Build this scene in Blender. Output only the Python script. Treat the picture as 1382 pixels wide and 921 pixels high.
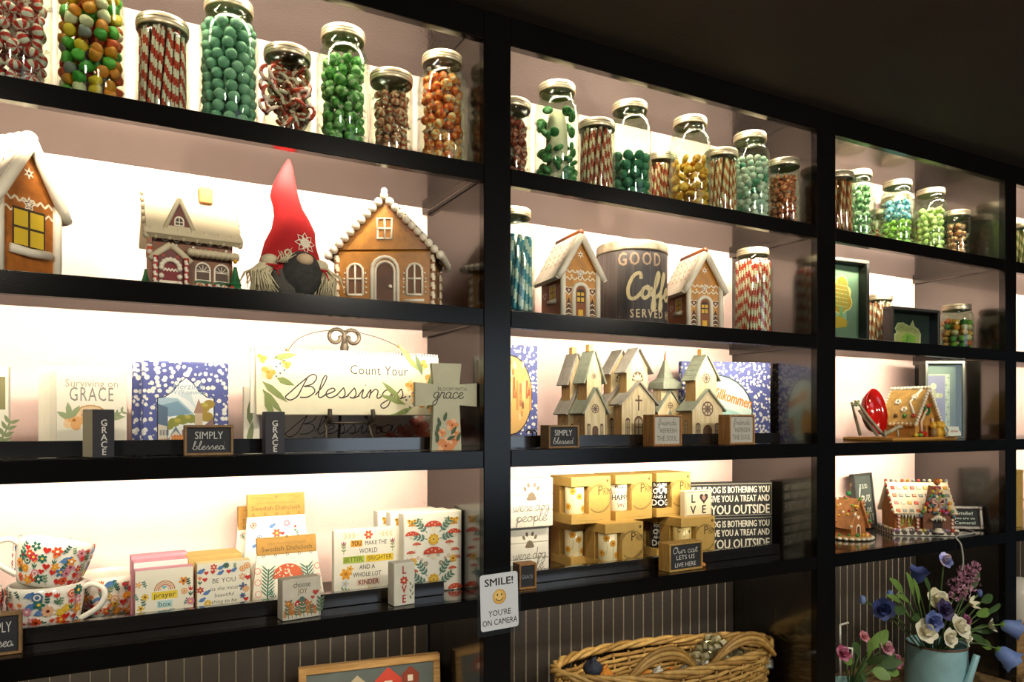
import bpy, bmesh, math, random
from mathutils import Vector, Matrix
# ---------------------------------------------------------------- camera, world, light, exposure
for o in list(bpy.data.objects): bpy.data.objects.remove(o)
sc = bpy.context.scene
COL = sc.collection
PI = math.pi
FOC, PSI, HOR, EYE = 1000.0, math.radians(28.41), 568.0, 1.5
CP, SP = math.cos(PSI), math.sin(PSI)
cam_d = bpy.data.cameras.new('camera'); cam = bpy.data.objects.new('camera', cam_d); COL.objects.link(cam)
cam.location = (0, 0, EYE); cam.rotation_euler = (PI/2, 0, -PSI)
cam_d.sensor_width = 36; cam_d.lens = 36*FOC/1382; cam_d.shift_y = (HOR-460.5)/1382; cam_d.clip_start = .02
sc.camera = cam
sc.view_settings.view_transform = 'Standard'; sc.view_settings.look = 'None'
sc.view_settings.gamma = 1; sc.view_settings.use_curve_mapping = False
sc.view_settings.exposure = 0.18
LED_POWER = 5.0
LED_COLOR = (1.0, .86, .65)
w = bpy.data.worlds.new('shop_ambient'); sc.world = w; w.use_nodes = True
bg = w.node_tree.nodes['Background']; bg.inputs[0].default_value = (.62, .80, 1, 1); bg.inputs[1].default_value = .04
try:
    sc.cycles.transparent_max_bounces = 32; sc.cycles.max_bounces = 10; sc.cycles.caustics_reflective = False; sc.cycles.caustics_refractive = False
    sc.cycles.sample_clamp_indirect = 4
except Exception: pass
def area(name, loc, rot, sx, sy, power, col, spread=PI):
    l = bpy.data.lights.new(name, 'AREA'); l.shape = 'RECTANGLE'; l.size = sx; l.size_y = sy; l.energy = power; l.color = col; l.spread = spread
    o = bpy.data.objects.new(name, l); COL.objects.link(o); o.location = loc; o.rotation_euler = rot
    return o
# daylight from the shop window across the room, behind the viewer
area('shop_window_daylight', (3.0, -3.6, 1.7), (PI/2, 0, 0), 2.6, 1.8, 22, (.72, .86, 1))

# fill lamps added in a row behind the viewer to light the shelf fronts
for lx in (-.6, .9, 2.4): area('front_fill', (lx, -.5, 2.34), (math.radians(50), 0, 0), .16, .16, 16, (1, .91, .75), math.radians(150))

# ---------------------------------------------------------------- photograph geometry (pixel -> place on a depth plane)
FRONT, BACK = 1.40, 1.721
def X_at(px, Y): u = (px-691)/FOC; return Y*(SP+u*CP)/(CP-u*SP)
def T_at(px, Y): u = (px-691)/FOC; return Y/(CP-u*SP)
def Z_at(px, py, Y): return EYE+(HOR-py)*T_at(px, Y)/FOC
def span(x0, x1, Y): a, b = X_at(x0, Y), X_at(x1, Y); return (a+b)/2, b-a
# ---------------------------------------------------------------- materials
def lin(h):
    h = h.lstrip('#'); r = []
    for i in (0, 2, 4):
        c = int(h[i:i+2], 16)/255; r.append(c/12.92 if c <= .04045 else ((c+.055)/1.055)**2.4)
    return r
MATS = {}
def mat(col, rough=.5, metal=0., var=0., vs=40., bump=0., bs=300., spec=.5, sss=0., coat=0., name=None):
    key = (col, rough, metal, var, vs, bump, bs, spec, sss, coat)
    if key in MATS: return MATS[key]
    m = bpy.data.materials.new(name or 'paint_'+col.strip('#')); m.use_nodes = True
    nt = m.node_tree; b = nt.nodes['Principled BSDF']; c = lin(col)
    b.inputs['Base Color'].default_value = (*c, 1); b.inputs['Roughness'].default_value = rough; b.inputs['Metallic'].default_value = metal
    b.inputs['Specular IOR Level'].default_value = spec
    if sss: b.inputs['Subsurface Weight'].default_value = sss; b.inputs['Subsurface Radius'].default_value = (.01, .006, .004); b.inputs['Subsurface Scale'].default_value = .5
    if coat: b.inputs['Coat Weight'].default_value = coat; b.inputs['Coat Roughness'].default_value = .08
    if var or bump:
        tc = nt.nodes.new('ShaderNodeTexCoord')
        if var:
            n = nt.nodes.new('ShaderNodeTexNoise'); n.inputs['Scale'].default_value = vs; n.inputs['Detail'].default_value = 4
            nt.links.new(tc.outputs['Object'], n.inputs['Vector'])
            r = nt.nodes.new('ShaderNodeValToRGB'); r.color_ramp.elements[0].position = .3; r.color_ramp.elements[1].position = .7
            r.color_ramp.elements[0].color = (*[x*(1-var) for x in c], 1); r.color_ramp.elements[1].color = (*[min(1, x*(1+var)) for x in c], 1)
            nt.links.new(n.outputs['Fac'], r.inputs['Fac']); nt.links.new(r.outputs['Color'], b.inputs['Base Color'])
        if bump:
            n = nt.nodes.new('ShaderNodeTexNoise'); n.inputs['Scale'].default_value = bs; n.inputs['Detail'].default_value = 3
            nt.links.new(tc.outputs['Object'], n.inputs['Vector'])
            bp = nt.nodes.new('ShaderNodeBump'); bp.inputs['Strength'].default_value = bump; bp.inputs['Distance'].default_value = .002
            nt.links.new(n.outputs['Fac'], bp.inputs['Height']); nt.links.new(bp.outputs['Normal'], b.inputs['Normal'])
    MATS[key] = m; return m
def wood(c1, c2, rough=.5, scale=30., axis='X', name='wood'):
    key = ('wood', c1, c2, rough, scale, axis)
    if key in MATS: return MATS[key]
    m = bpy.data.materials.new(name); m.use_nodes = True; nt = m.node_tree; b = nt.nodes['Principled BSDF']
    tc = nt.nodes.new('ShaderNodeTexCoord'); mp = nt.nodes.new('ShaderNodeMapping')
    s = {'X': (1, 9, 9), 'Y': (9, 1, 9), 'Z': (9, 9, 1)}[axis]; mp.inputs['Scale'].default_value = s
    n = nt.nodes.new('ShaderNodeTexNoise'); n.inputs['Scale'].default_value = scale; n.inputs['Detail'].default_value = 6; n.inputs['Distortion'].default_value = .6
    r = nt.nodes.new('ShaderNodeValToRGB'); r.color_ramp.elements[0].position = .35; r.color_ramp.elements[1].position = .68
    r.color_ramp.elements[0].color = (*lin(c1), 1); r.color_ramp.elements[1].color = (*lin(c2), 1)
    nt.links.new(tc.outputs['Object'], mp.inputs['Vector']); nt.links.new(mp.outputs['Vector'], n.inputs['Vector'])
    nt.links.new(n.outputs['Fac'], r.inputs['Fac']); nt.links.new(r.outputs['Color'], b.inputs['Base Color'])
    bp = nt.nodes.new('ShaderNodeBump'); bp.inputs['Strength'].default_value = .2; bp.inputs['Distance'].default_value = .001
    nt.links.new(n.outputs['Fac'], bp.inputs['Height']); nt.links.new(bp.outputs['Normal'], b.inputs['Normal'])
    b.inputs['Roughness'].default_value = rough; MATS[key] = m; return m
def glass_mat(tint='#f4faf4', rough=.03, base=.04, name='jar_glass'):
    key = ('glass', tint, rough, base)
    if key in MATS: return MATS[key]
    m = bpy.data.materials.new(name); m.use_nodes = True; nt = m.node_tree
    for n in list(nt.nodes): nt.nodes.remove(n)
    out = nt.nodes.new('ShaderNodeOutputMaterial'); tr = nt.nodes.new('ShaderNodeBsdfTransparent'); gl = nt.nodes.new('ShaderNodeBsdfGlossy')
    tr.inputs[0].default_value = (*lin(tint), 1); gl.inputs['Roughness'].default_value = rough; gl.inputs['Color'].default_value = (1, 1, 1, 1)
    lw = nt.nodes.new('ShaderNodeLayerWeight'); lw.inputs['Blend'].default_value = .5
    pw = nt.nodes.new('ShaderNodeMath'); pw.operation = 'POWER'; pw.inputs[1].default_value = 4.0
    ma = nt.nodes.new('ShaderNodeMath'); ma.operation = 'MULTIPLY_ADD'; ma.inputs[1].default_value = .62; ma.inputs[2].default_value = base
    mx = nt.nodes.new('ShaderNodeMixShader')
    nt.links.new(lw.outputs['Facing'], pw.inputs[0]); nt.links.new(pw.outputs[0], ma.inputs[0]); nt.links.new(ma.outputs[0], mx.inputs[0])
    nt.links.new(tr.outputs[0], mx.inputs[1]); nt.links.new(gl.outputs[0], mx.inputs[2]); nt.links.new(mx.outputs[0], out.inputs[0])
    MATS[key] = m; return m
def spots_mat(base, dots, scale=90., lo=.28, hi=.34, name='printed_paper', rough=.6, extra=None):
    key = ('spots', base, dots, scale, lo, extra)
    if key in MATS: return MATS[key]
    m = bpy.data.materials.new(name); m.use_nodes = True; nt = m.node_tree; b = nt.nodes['Principled BSDF']
    tc = nt.nodes.new('ShaderNodeTexCoord'); v = nt.nodes.new('ShaderNodeTexVoronoi'); v.inputs['Scale'].default_value = scale
    n = nt.nodes.new('ShaderNodeTexNoise'); n.inputs['Scale'].default_value = scale*1.6; n.inputs['Detail'].default_value = 2
    ad = nt.nodes.new('ShaderNodeMath'); ad.operation = 'MULTIPLY_ADD'; ad.inputs[1].default_value = .35; 
    nt.links.new(tc.outputs['Object'], v.inputs['Vector']); nt.links.new(tc.outputs['Object'], n.inputs['Vector'])
    nt.links.new(n.outputs['Fac'], ad.inputs[0]); nt.links.new(v.outputs['Distance'], ad.inputs[2])
    r = nt.nodes.new('ShaderNodeValToRGB'); r.color_ramp.elements[0].position = lo+.17; r.color_ramp.elements[1].position = hi+.17
    r.color_ramp.elements[0].color = (*lin(dots), 1); r.color_ramp.elements[1].color = (*lin(base), 1)
    nt.links.new(ad.outputs[0], r.inputs['Fac']); nt.links.new(r.outputs['Color'], b.inputs['Base Color']); b.inputs['Roughness'].default_value = rough
    MATS[key] = m; return m
BLACK = mat('#17130f', .2, var=.15, vs=6, bump=.05, bs=500, spec=1., coat=1., name='black_lacquer')
LACQUER_DIM = mat('#0d0c0b', .16, var=.15, vs=6, bump=.05, bs=500, spec=.3, name='black_lacquer_dimmed_front')  # same lacquer as inside, darkened and dulled to keep lamp sheen off fronts
BLACKT = mat('#17130f', .22, var=.1, vs=6, bump=.5, bs=160, spec=1., coat=1., name='black_lacquer_orange_peel')
PINK = mat('#f0d2c9', .62, var=.03, vs=20, bump=.35, bs=220, name='pink_wall_paint')
CEIL = mat('#3c3530', .8, var=.15, vs=3, bump=.5, bs=80, name='dark_ceiling_paint')
GLASS = glass_mat()
LIDM = mat('#e6d9b8', .34, .8, bump=.03, name='lid_metal')
WHITE = mat('#f3eee2', .45, name='white_paint')
ICING = mat('#f4ead2', .4, var=.04, bump=.2, bs=120, name='icing')
# ---------------------------------------------------------------- mesh builder
class MB:
    def __init__(s): s.v = []; s.f = []; s.mi = []; s.sm = []; s.mats = []; s.M = Matrix()
    def idx(s, m):
        if m not in s.mats: s.mats.append(m)
        return s.mats.index(m)
    def add(s, vs, fs, m, smooth=False):
        o = len(s.v); M = s.M; s.v += [tuple(M @ Vector(p)) for p in vs]
        many = isinstance(m, (list, tuple)); k = None if many else s.idx(m)
        for i, f in enumerate(fs):
            s.f.append([o+a for a in f]); s.mi.append(s.idx(m[i]) if many else k); s.sm.append(smooth)
        return s
    def box(s, c, d, m, rz=0, bev=0, R=None):
        hx, hy, hz = d[0]/2, d[1]/2, d[2]/2; Q = R or Matrix.Rotation(rz, 3, 'Z'); C = Vector(c)
        if not bev:
            vs = [(x*hx, y*hy, z*hz) for x in (-1, 1) for y in (-1, 1) for z in (-1, 1)]
            fs = [(0, 1, 3, 2), (4, 6, 7, 5), (0, 4, 5, 1), (2, 3, 7, 6), (0, 2, 6, 4), (1, 5, 7, 3)]
        else:
            b = min(bev, hx*.9, hy*.9, hz*.9); vs = []; ix = {}
            for x in (-1, 1):
                for y in (-1, 1):
                    for z in (-1, 1):
                        for k in range(3):
                            ix[x, y, z, k] = len(vs); vs.append((x*(hx-(b if k != 0 else 0)), y*(hy-(b if k != 1 else 0)), z*(hz-(b if k != 2 else 0))))
            fs = []; o = [(1, 1), (-1, 1), (-1, -1), (1, -1)]
            for q in (-1, 1):
                fs += [[ix[q, a, e, 0] for a, e in o], [ix[a, q, e, 1] for a, e in o], [ix[a, e, q, 2] for a, e in o]]
            for a in (-1, 1):
                for e in (-1, 1):
                    fs += [[ix[a, e, 1, 0], ix[a, e, 1, 1], ix[a, e, -1, 1], ix[a, e, -1, 0]], [ix[a, 1, e, 0], ix[a, 1, e, 2], ix[a, -1, e, 2], ix[a, -1, e, 0]], [ix[1, a, e, 1], ix[1, a, e, 2], ix[-1, a, e, 2], ix[-1, a, e, 1]]]
                    for z in (-1, 1): fs.append([ix[a, e, z, 0], ix[a, e, z, 1], ix[a, e, z, 2]])
        return s.add([C+Q@Vector(p) for p in vs], fs, m)
    def lathe(s, prof, m, n=24, c=(0, 0, 0), smooth=True, a0=0, a1=2*PI, mfn=None):
        vs = []; fs = []; ms = []; full = abs(a1-a0-2*PI) < 1e-6; k = n if full else n+1
        for r, z in prof:
            for i in range(k):
                a = a0+(a1-a0)*i/n; vs.append((c[0]+r*math.cos(a), c[1]+r*math.sin(a), c[2]+z))
        for j in range(len(prof)-1):
            if prof[j] == prof[j+1]: continue
            for i in range(n):
                i2 = (i+1) % k
                q = [j*k+i, j*k+i2, (j+1)*k+i2, (j+1)*k+i]
                if prof[j][0] < 1e-9: q = q[1:] if False else [q[0], q[2], q[3]]
                elif prof[j+1][0] < 1e-9: q = [q[0], q[1], q[2]]
                fs.append(q); ms.append(mfn(i, j) if mfn else m)
        return s.add(vs, fs, ms if mfn else m, smooth)
    def tube(s, pts, r, m, n=6, smooth=True, closed=False, mfn=None, cap=True):
        pts = [Vector(p) for p in pts]; N = len(pts); vs = []; fs = []; ms = []
        up = None
        for i, p in enumerate(pts):
            t = (pts[(i+1) % N]-pts[i-1]) if closed else (pts[min(i+1, N-1)]-pts[max(i-1, 0)])
            t = t.normalized() if t.length > 1e-9 else Vector((0, 0, 1))
            if up is None: up = t.orthogonal().normalized()
            up = (up-t*up.dot(t)); up = up.normalized() if up.length > 1e-6 else t.orthogonal().normalized()
            w2 = t.cross(up); rr = r[i] if isinstance(r, (list, tuple)) else r
            for k in range(n): a = 2*PI*k/n; vs.append(p+up*(rr*math.cos(a))+w2*(rr*math.sin(a)))
        for i in range(N if closed else N-1):
            for k in range(n):
                a, b = i*n+k, i*n+(k+1) % n; c2, d = ((i+1) % N)*n+(k+1) % n, ((i+1) % N)*n+k
                fs.append((a, b, c2, d)); ms.append(mfn(i, k) if mfn else m)
        if cap and not closed:
            fs += [list(range(n))[::-1], [(N-1)*n+k for k in range(n)]]; ms += [mfn(0, 0) if mfn else m, mfn(N-1, 0) if mfn else m]
        return s.add(vs, fs, ms if mfn else m, smooth)
    def ball(s, c, r, m, seg=10, ring=7, smooth=True, lo=-PI/2, hi=PI/2):
        rx, ry, rz = r if isinstance(r, (tuple, list)) else (r, r, r); vs = []; fs = []
        for j in range(ring+1):
            a = lo+(hi-lo)*j/ring
            for i in range(seg): b = 2*PI*i/seg; vs.append((c[0]+rx*math.cos(a)*math.cos(b), c[1]+ry*math.cos(a)*math.sin(b), c[2]+rz*math.sin(a)))
        for j in range(ring):
            for i in range(seg): fs.append((j*seg+i, j*seg+(i+1) % seg, (j+1)*seg+(i+1) % seg, (j+1)*seg+i))
        return s.add(vs, fs, m, smooth)
    def prism(s, poly, y0, y1, m, smooth=False):
        n = len(poly); vs = [(x, y0, z) for x, z in poly]+[(x, y1, z) for x, z in poly]
        fs = [list(range(n)), list(range(n, 2*n))[::-1]]+[(i, i+n, (i+1) % n+n, (i+1) % n) for i in range(n)]
        return s.add(vs, fs, m, smooth)
    def slab(s, pts, th, m):
        """four corners of a plate plus a thickness along its normal"""
        p = [Vector(a) for a in pts]; nrm = (p[1]-p[0]).cross(p[3]-p[0]).normalized()*th
        vs = p+[a+nrm for a in p]
        return s.add(vs, [(0, 1, 2, 3), (7, 6, 5, 4), (0, 4, 5, 1), (1, 5, 6, 2), (2, 6, 7, 3), (3, 7, 4, 0)], m)
    def mesh(s, name):
        me = bpy.data.meshes.new(name); me.from_pydata(s.v, [], s.f)
        for m in s.mats: me.materials.append(m)
        me.polygons.foreach_set('material_index', s.mi); me.polygons.foreach_set('use_smooth', s.sm)
        bm = bmesh.new(); bm.from_mesh(me); bmesh.ops.recalc_face_normals(bm, faces=bm.faces); bm.to_mesh(me); bm.free(); me.update()
        return me
    def build(s, name, parent=None, loc=(0, 0, 0), rot=(0, 0, 0), **kw):
        return put(s.mesh(name), name, parent, loc, rot, **kw)
def put(me, name, parent=None, loc=(0, 0, 0), rot=(0, 0, 0), label=None, cat=None, group=None, kind=None):
    o = bpy.data.objects.new(name, me); COL.objects.link(o); o.parent = parent; o.location = loc; o.rotation_euler = rot
    return tag(o, label, cat, group, kind)
def tag(o, label=None, cat=None, group=None, kind=None):
    if label: o['label'] = label
    if cat: o['category'] = cat
    if group: o['group'] = group
    if kind: o['kind'] = kind
    return o
def thing(name, label, cat, loc=(0, 0, 0), rz=0, group=None, rot=None):
    o = bpy.data.objects.new(name, None); COL.objects.link(o); o.empty_display_size = .03; o.location = loc
    o.rotation_euler = rot or (0, 0, rz); return tag(o, label, cat, group)
# ---------------------------------------------------------------- lettering: glyph outlines of the built-in font, and a brush script of strokes
GLY = {}
def load_glyphs():
    chars = ''.join(chr(c) for c in range(33, 127)); made = []
    for bold in (0,):
        for ch in chars+' ':
            for txt in (ch, ch+'|'):
                cu = bpy.data.curves.new('t', 'FONT'); cu.body = txt; cu.size = 1; cu.resolution_u = 2; cu.offset = .014 if bold else 0
                o = bpy.data.objects.new('t', cu); COL.objects.link(o); made.append((bold, ch, txt, o, cu))
    dg = bpy.context.evaluated_depsgraph_get(); dg.update(); tmp = {}
    for bold, ch, txt, o, cu in made:
        e = o.evaluated_get(dg); me = e.to_mesh()
        tmp[bold, txt] = ([(v.co.x, v.co.y) for v in me.vertices], [list(p.vertices) for p in me.polygons]); e.to_mesh_clear()
    for bold in (0,):
        bar = max(x for x, y in tmp[bold, '|'][0])
        for ch in chars+' ':
            GLY[bold, ch] = (*tmp[bold, ch], max(x for x, y in tmp[bold, ch+'|'][0])-bar)
    for bold, ch, txt, o, cu in made: bpy.data.objects.remove(o); bpy.data.curves.remove(cu)
load_glyphs()
SCR = {
 'a': (1.2, [[(.9,.8),(.55,1),(.15,.75),(.1,.3),(.4,0),(.75,.3),(.9,.95),(.85,.2),(1.05,0),(1.3,.25)]]),
 'b': (1.1, [[(0,.3),(.35,1.2),(.5,2.1),(.3,2.2),(.2,1.4),(.2,.3),(.45,0),(.85,.2),(.9,.7),(.6,.95),(.75,.8),(1.2,.85)]]),
 'c': (.95, [[(.85,.75),(.6,1),(.2,.8),(.1,.35),(.4,0),(.75,.08),(1.05,.35)]]),
 'd': (1.2, [[(.85,.8),(.5,1),(.15,.75),(.1,.3),(.4,0),(.75,.3),(.95,1.3),(1,2.2),(.92,.6),(1,.05),(1.3,.25)]]),
 'e': (.95, [[(0,.25),(.4,.45),(.75,.75),(.55,1),(.2,.75),(.15,.3),(.45,0),(.8,.12),(1,.35)]]),
 'f': (.85, [[(0,.2),(.4,.9),(.75,1.9),(.6,2.25),(.4,1.8),(.35,.5),(.3,-.7),(.45,-.95),(.6,-.5),(.45,0),(.9,.35)]]),
 'g': (1.1, [[(.9,.8),(.55,1),(.15,.75),(.1,.35),(.4,.05),(.75,.35),(.9,.95),(.85,0),(.7,-.8),(.35,-1.05),(.12,-.7),(.5,-.25),(1.2,.25)]]),
 'i': (.65, [[(0,.25),(.3,.95),(.28,.25),(.45,0),(.75,.25)], [(.36,1.35),(.4,1.42)]]),
 'l': (.65, [[(0,.25),(.4,1.2),(.55,2.1),(.38,2.25),(.25,1.6),(.22,.3),(.42,0),(.75,.25)]]),
 'n': (1.2, [[(0,.25),(.25,.95),(.25,0),(.3,.5),(.6,.97),(.85,.75),(.85,.2),(1,0),(1.25,.25)]]),
 'o': (1.0, [[(.6,1),(.2,.8),(.1,.35),(.4,0),(.8,.3),(.8,.8),(.55,1),(.6,.8),(1.1,.85)]]),
 'p': (1.0, [[(0,.25),(.3,.95),(.22,-.9),(.25,.4),(.5,.95),(.85,.75),(.8,.2),(.5,0),(.35,.15),(1.1,.2)]]),
 'r': (.95, [[(0,.25),(.25,1),(.4,.85),(.7,.9),(.65,.3),(.8,0),(1.05,.25)]]),
 's': (.85, [[(0,.2),(.35,.95),(.45,1),(.65,.4),(.5,.02),(.2,.1),(.5,0),(.95,.25)]]),
 't': (.7, [[(0,.25),(.35,1.2),(.4,1.7),(.33,.4),(.5,0),(.8,.25)], [(.05,1.15),(.7,1.2)]]),
 'u': (1.15, [[(0,.25),(.2,.95),(.18,.3),(.4,0),(.75,.4),(.85,.95),(.83,.25),(1,0),(1.25,.25)]]),
 'w': (1.35, [[(0,.9),(.1,.3),(.3,0),(.6,.4),(.65,.9),(.65,.3),(.85,0),(1.15,.5),(1.1,.95),(1.4,.85)]]),
 'v': (1.0, [[(0,.9),(.15,.4),(.4,0),(.8,.6),(.75,.95),(1.1,.85)]]),
 'B': (1.5, [[(.62,2.05),(.4,1),(.2,.1),(-.25,-.3),(-.65,0),(-.35,.55),(.3,1.6),(.9,2.35),(1.3,2.1),(1.1,1.4),(.5,1.1),(1.1,1.1),(1.4,.6),(1,.05),(.4,0)]]),
 'C': (1.35, [[(1.2,1.6),(1.05,2.1),(.5,1.9),(.15,.95),(.35,.1),(.9,0),(1.4,.5)]]),
 'O': (1.5, [[(.8,2.1),(.3,1.7),(.15,.8),(.5,.05),(1.1,.4),(1.3,1.3),(1,2),(.6,1.9),(.9,1.6),(1.4,1.7)]]),
 'j': (.6, [[(0,.25),(.35,.95),(.3,-.2),(.15,-.9),(-.1,-.8),(.2,-.2),(.75,.25)], [(.4,1.35),(.44,1.42)]]),
 ' ': (.6, []), '-': (.7, [[(.1,.5),(.6,.5)]])}
def crom(p, k=5):
    if len(p) < 3: return p
    q = [p[0]]+list(p)+[p[-1]]; out = []
    for i in range(1, len(q)-2):
        a, b, c, d = q[i-1:i+3]
        for j in range(k):
            t = j/k; out.append(tuple(.5*(2*b[m]+(c[m]-a[m])*t+(2*a[m]-5*b[m]+4*c[m]-d[m])*t*t+(3*b[m]-a[m]-3*c[m]+d[m])*t**3) for m in range(len(b))))
    return out+[p[-1]]
class Ink:
    """flat print on a surface: every mark is a thin sheet of colour; fn maps (x, z, lift) to 3-D"""
    def __init__(s, fn=None, eps=.000008): s.mb = MB(); s.k = 1; s.eps = eps; s.fn = fn or (lambda x, z, h: (x, -h, z)); s.rough = .6
    def m(s, c): return c if not isinstance(c, str) else mat(c, s.rough)
    def poly(s, pts, c, faces=None, bump=True):
        s.k += bump; h = .00025+s.eps*s.k; s.mb.add([s.fn(x, z, h) for x, z in pts], faces or [list(range(len(pts)))], s.m(c)); return s
    def rect(s, x0, z0, x1, z1, c, n=1):
        if n == 1: return s.poly([(x0, z0), (x1, z0), (x1, z1), (x0, z1)], c)
        p = [(x0+(x1-x0)*i/n, z) for z in (z0, z1) for i in range(n+1)]
        return s.poly(p, c, [(i, i+1, i+n+2, i+n+1) for i in range(n)])
    def ell(s, x, z, a, b, c, n=10, ang=0):
        ca, sa = math.cos(ang), math.sin(ang)
        return s.poly([(x+a*math.cos(t)*ca-b*math.sin(t)*sa, z+a*math.cos(t)*sa+b*math.sin(t)*ca) for t in [2*PI*i/n for i in range(n)]], c)
    def disc(s, x, z, r, c, n=9): return s.ell(x, z, r, r, c, n)
    def flower(s, x, z, r, c, cc='#f2c94c', n=5, a0=0):
        for i in range(n):
            a = a0+2*PI*i/n; s.ell(x+.58*r*math.cos(a), z+.58*r*math.sin(a), r*.45, r*.3, c, 7, a)
        return s.disc(x, z, r*.3, cc, 7)
    def leaf(s, x, z, L, W, a, c):
        ca, sa = math.cos(a), math.sin(a); P = [(0, 0), (.3*L, W/2), (.65*L, W*.42), (L, 0), (.65*L, -W*.42), (.3*L, -W/2)]
        return s.poly([(x+p*ca-q*sa, z+p*sa+q*ca) for p, q in P], c)
    def sprig(s, x, z, L, a, c, n=4, lw=.25):
        ca, sa = math.cos(a), math.sin(a); s.stroke([(x, z), (x+L*ca, z+L*sa)], L*.05, c)
        for i in range(1, n+1):
            t = L*i/n*.9
            for sg in (1, -1): s.leaf(x+t*ca, z+t*sa, L*.34, L*lw*.5, a+sg*.8, c)
        return s
    def stroke(s, pts, w, c, closed=False):
        P = list(pts); n = len(P); vs = []
        if n < 2: return s
        for i in range(n):
            a, b = P[i-1 if (i or closed) else 0], P[(i+1) % n if (i < n-1 or closed) else n-1]
            dx, dz = b[0]-a[0], b[1]-a[1]; L = math.hypot(dx, dz) or 1; nx, nz = -dz/L*w/2, dx/L*w/2
            vs += [(P[i][0]+nx, P[i][1]+nz), (P[i][0]-nx, P[i][1]-nz)]
        m = n if closed else n-1
        return s.poly(vs, c, [(2*i, 2*i+1, (2*i+3) % (2*n), (2*i+2) % (2*n)) for i in range(m)])
    def ring(s, x, z, r, w, c, n=20, a0=0, a1=2*PI): return s.stroke([(x+r*math.cos(a0+(a1-a0)*i/n), z+r*math.sin(a0+(a1-a0)*i/n)) for i in range(n+1)], w, c)
    def heart(s, x, z, r, c): return s.poly([(x+r*.062*16*math.sin(t)**3, z+r*.062*(13*math.cos(t)-5*math.cos(2*t)-2*math.cos(3*t)-math.cos(4*t))) for t in [2*PI*i/14 for i in range(14)]], c)
    def star(s, x, z, r, c, n=5, q=.45, a0=PI/2): return s.poly([(x+(r if i % 2 == 0 else r*q)*math.cos(a0+PI*i/n), z+(r if i % 2 == 0 else r*q)*math.sin(a0+PI*i/n)) for i in range(2*n)], c)
    def tulip(s, x, z, r, c): return s.poly([(x-r*.5, z+r*.8), (x-r*.45, z), (x, z-r*.3), (x+r*.45, z), (x+r*.5, z+r*.8), (x+r*.2, z+r*.3), (x, z+r*.9), (x-r*.2, z+r*.3)], c)
    def width(s, t, size, bold=0, sx=1, sp=0): return sum(GLY[0, ch][2]*sx+sp for ch in t)*size
    def text(s, t, x, z, size, c, bold=0, sx=1, align='C', shear=0, fit=None, sp=0, ang=0):
        if fit: sx *= fit/s.width(t, size, bold, sx, sp); 
        W = s.width(t, size, bold, sx, sp); cx = {'C': -W/2, 'L': 0, 'R': -W}[align]; ca, sa = math.cos(ang), math.sin(ang); s.k += 1
        for ch in t:
            vs, fs, adv = GLY[0, ch]
            if vs:
                for e, g in ((0, 0),) if not bold else ((-.022, 0), (.022, 0), (0, .015), (0, -.015)):
                    if bold: s.k += .5
                    q = [(cx+(a*sx+b*shear+e)*size, (b+g)*size) for a, b in vs]
                    s.poly([(x+p*ca-r*sa, z+p*sa+r*ca) for p, r in q], c, fs, bump=False)
            cx += (adv*sx+sp)*size
        return s
    def script(s, t, x, z, size, c, wt=.12, align='C', slant=.25, fit=None):
        W = sum(SCR[ch][0] for ch in t)*size; kx = fit/W if fit else 1; cx = {'C': -W*kx/2, 'L': 0}[align]
        for ch in t:
            adv, sts = SCR[ch]
            for st in sts: s.stroke(crom([(x+cx+(a+b*slant*.6)*size*kx, z+b*size) for a, b in st], 4), size*wt, c)
            cx += adv*size*kx
        return s
    def build(s, name, parent, loc=(0, 0, 0), rot=(0, 0, 0)): return put(s.mb.mesh(name), name, parent, loc, rot)
# ---------------------------------------------------------------- the setting
BAYS = [(-.42, .690), (.755, 1.717), (1.793, 2.642), (2.708, 3.52)]
STILES = [(-.485, -.42), (.690, .755), (1.717, 1.793), (2.642, 2.708), (3.52, 3.59)]
S1, S2, S3, S4 = 2.042, 1.7375, 1.4374, 1.125
SHELVES = (S1, S2, S3, S4)
TOPZ, CEILZ, COUNTER = 2.305, 2.366, .63
NOSE_H, SH_T, LIP_Y, LIP_H = .037, .014, .078, .028
BEAD = mat('#3a3530', .3, var=.15, vs=8, spec=.8, coat=.5, name='bead_lacquer'); GLINT = mat('#b5aa9a', .45, var=.3, vs=60, name='painted_bead_glint')  # pale bevel colour paints in the highlight along each bead groove
WOODT = wood('#6d5334', '#a98a5e', .6, 14, 'X', 'worn_counter_wood')
def quad(name, pts, m, **kw): b = MB(); b.add(pts, [(0, 1, 2, 3)], m); return b.build(name, **kw)
quad('floor', [(-4, -4, 0), (6, -4, 0), (6, 3, 0), (-4, 3, 0)], mat('#b39a7c', .5, var=.2, vs=3, name='floor_boards'), kind='structure', label='shop floor')
MB().box((1, -1.05, CEILZ+.05), (10, 5.6, .1), CEIL).build('ceiling', kind='structure', label='dark painted ceiling above the shelves')
b = MB(); b.box((1.5, BACK+.03, (2.5+S4)/2-.0), (4.6, .06, 2.5-S4+.05), PINK); b.build('wall_back', kind='structure', label='pale pink back wall behind the lit shelves')
unit = thing('shelving_unit', 'black lacquered built-in shelving with lit open bays along the wall', 'shelving', (0, 0, 0))
for a, c in STILES:
    MB().box(((a+c)/2, FRONT+.011, CEILZ/2), (c-a, .022, CEILZ), LACQUER_DIM, bev=.0015).build('stile', unit)
    MB().box(((a+c)/2, (FRONT+.022+BACK)/2, CEILZ/2), (c-a-.003, BACK-FRONT-.022, CEILZ-.004), BLACK).build('side_panel', unit)
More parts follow.
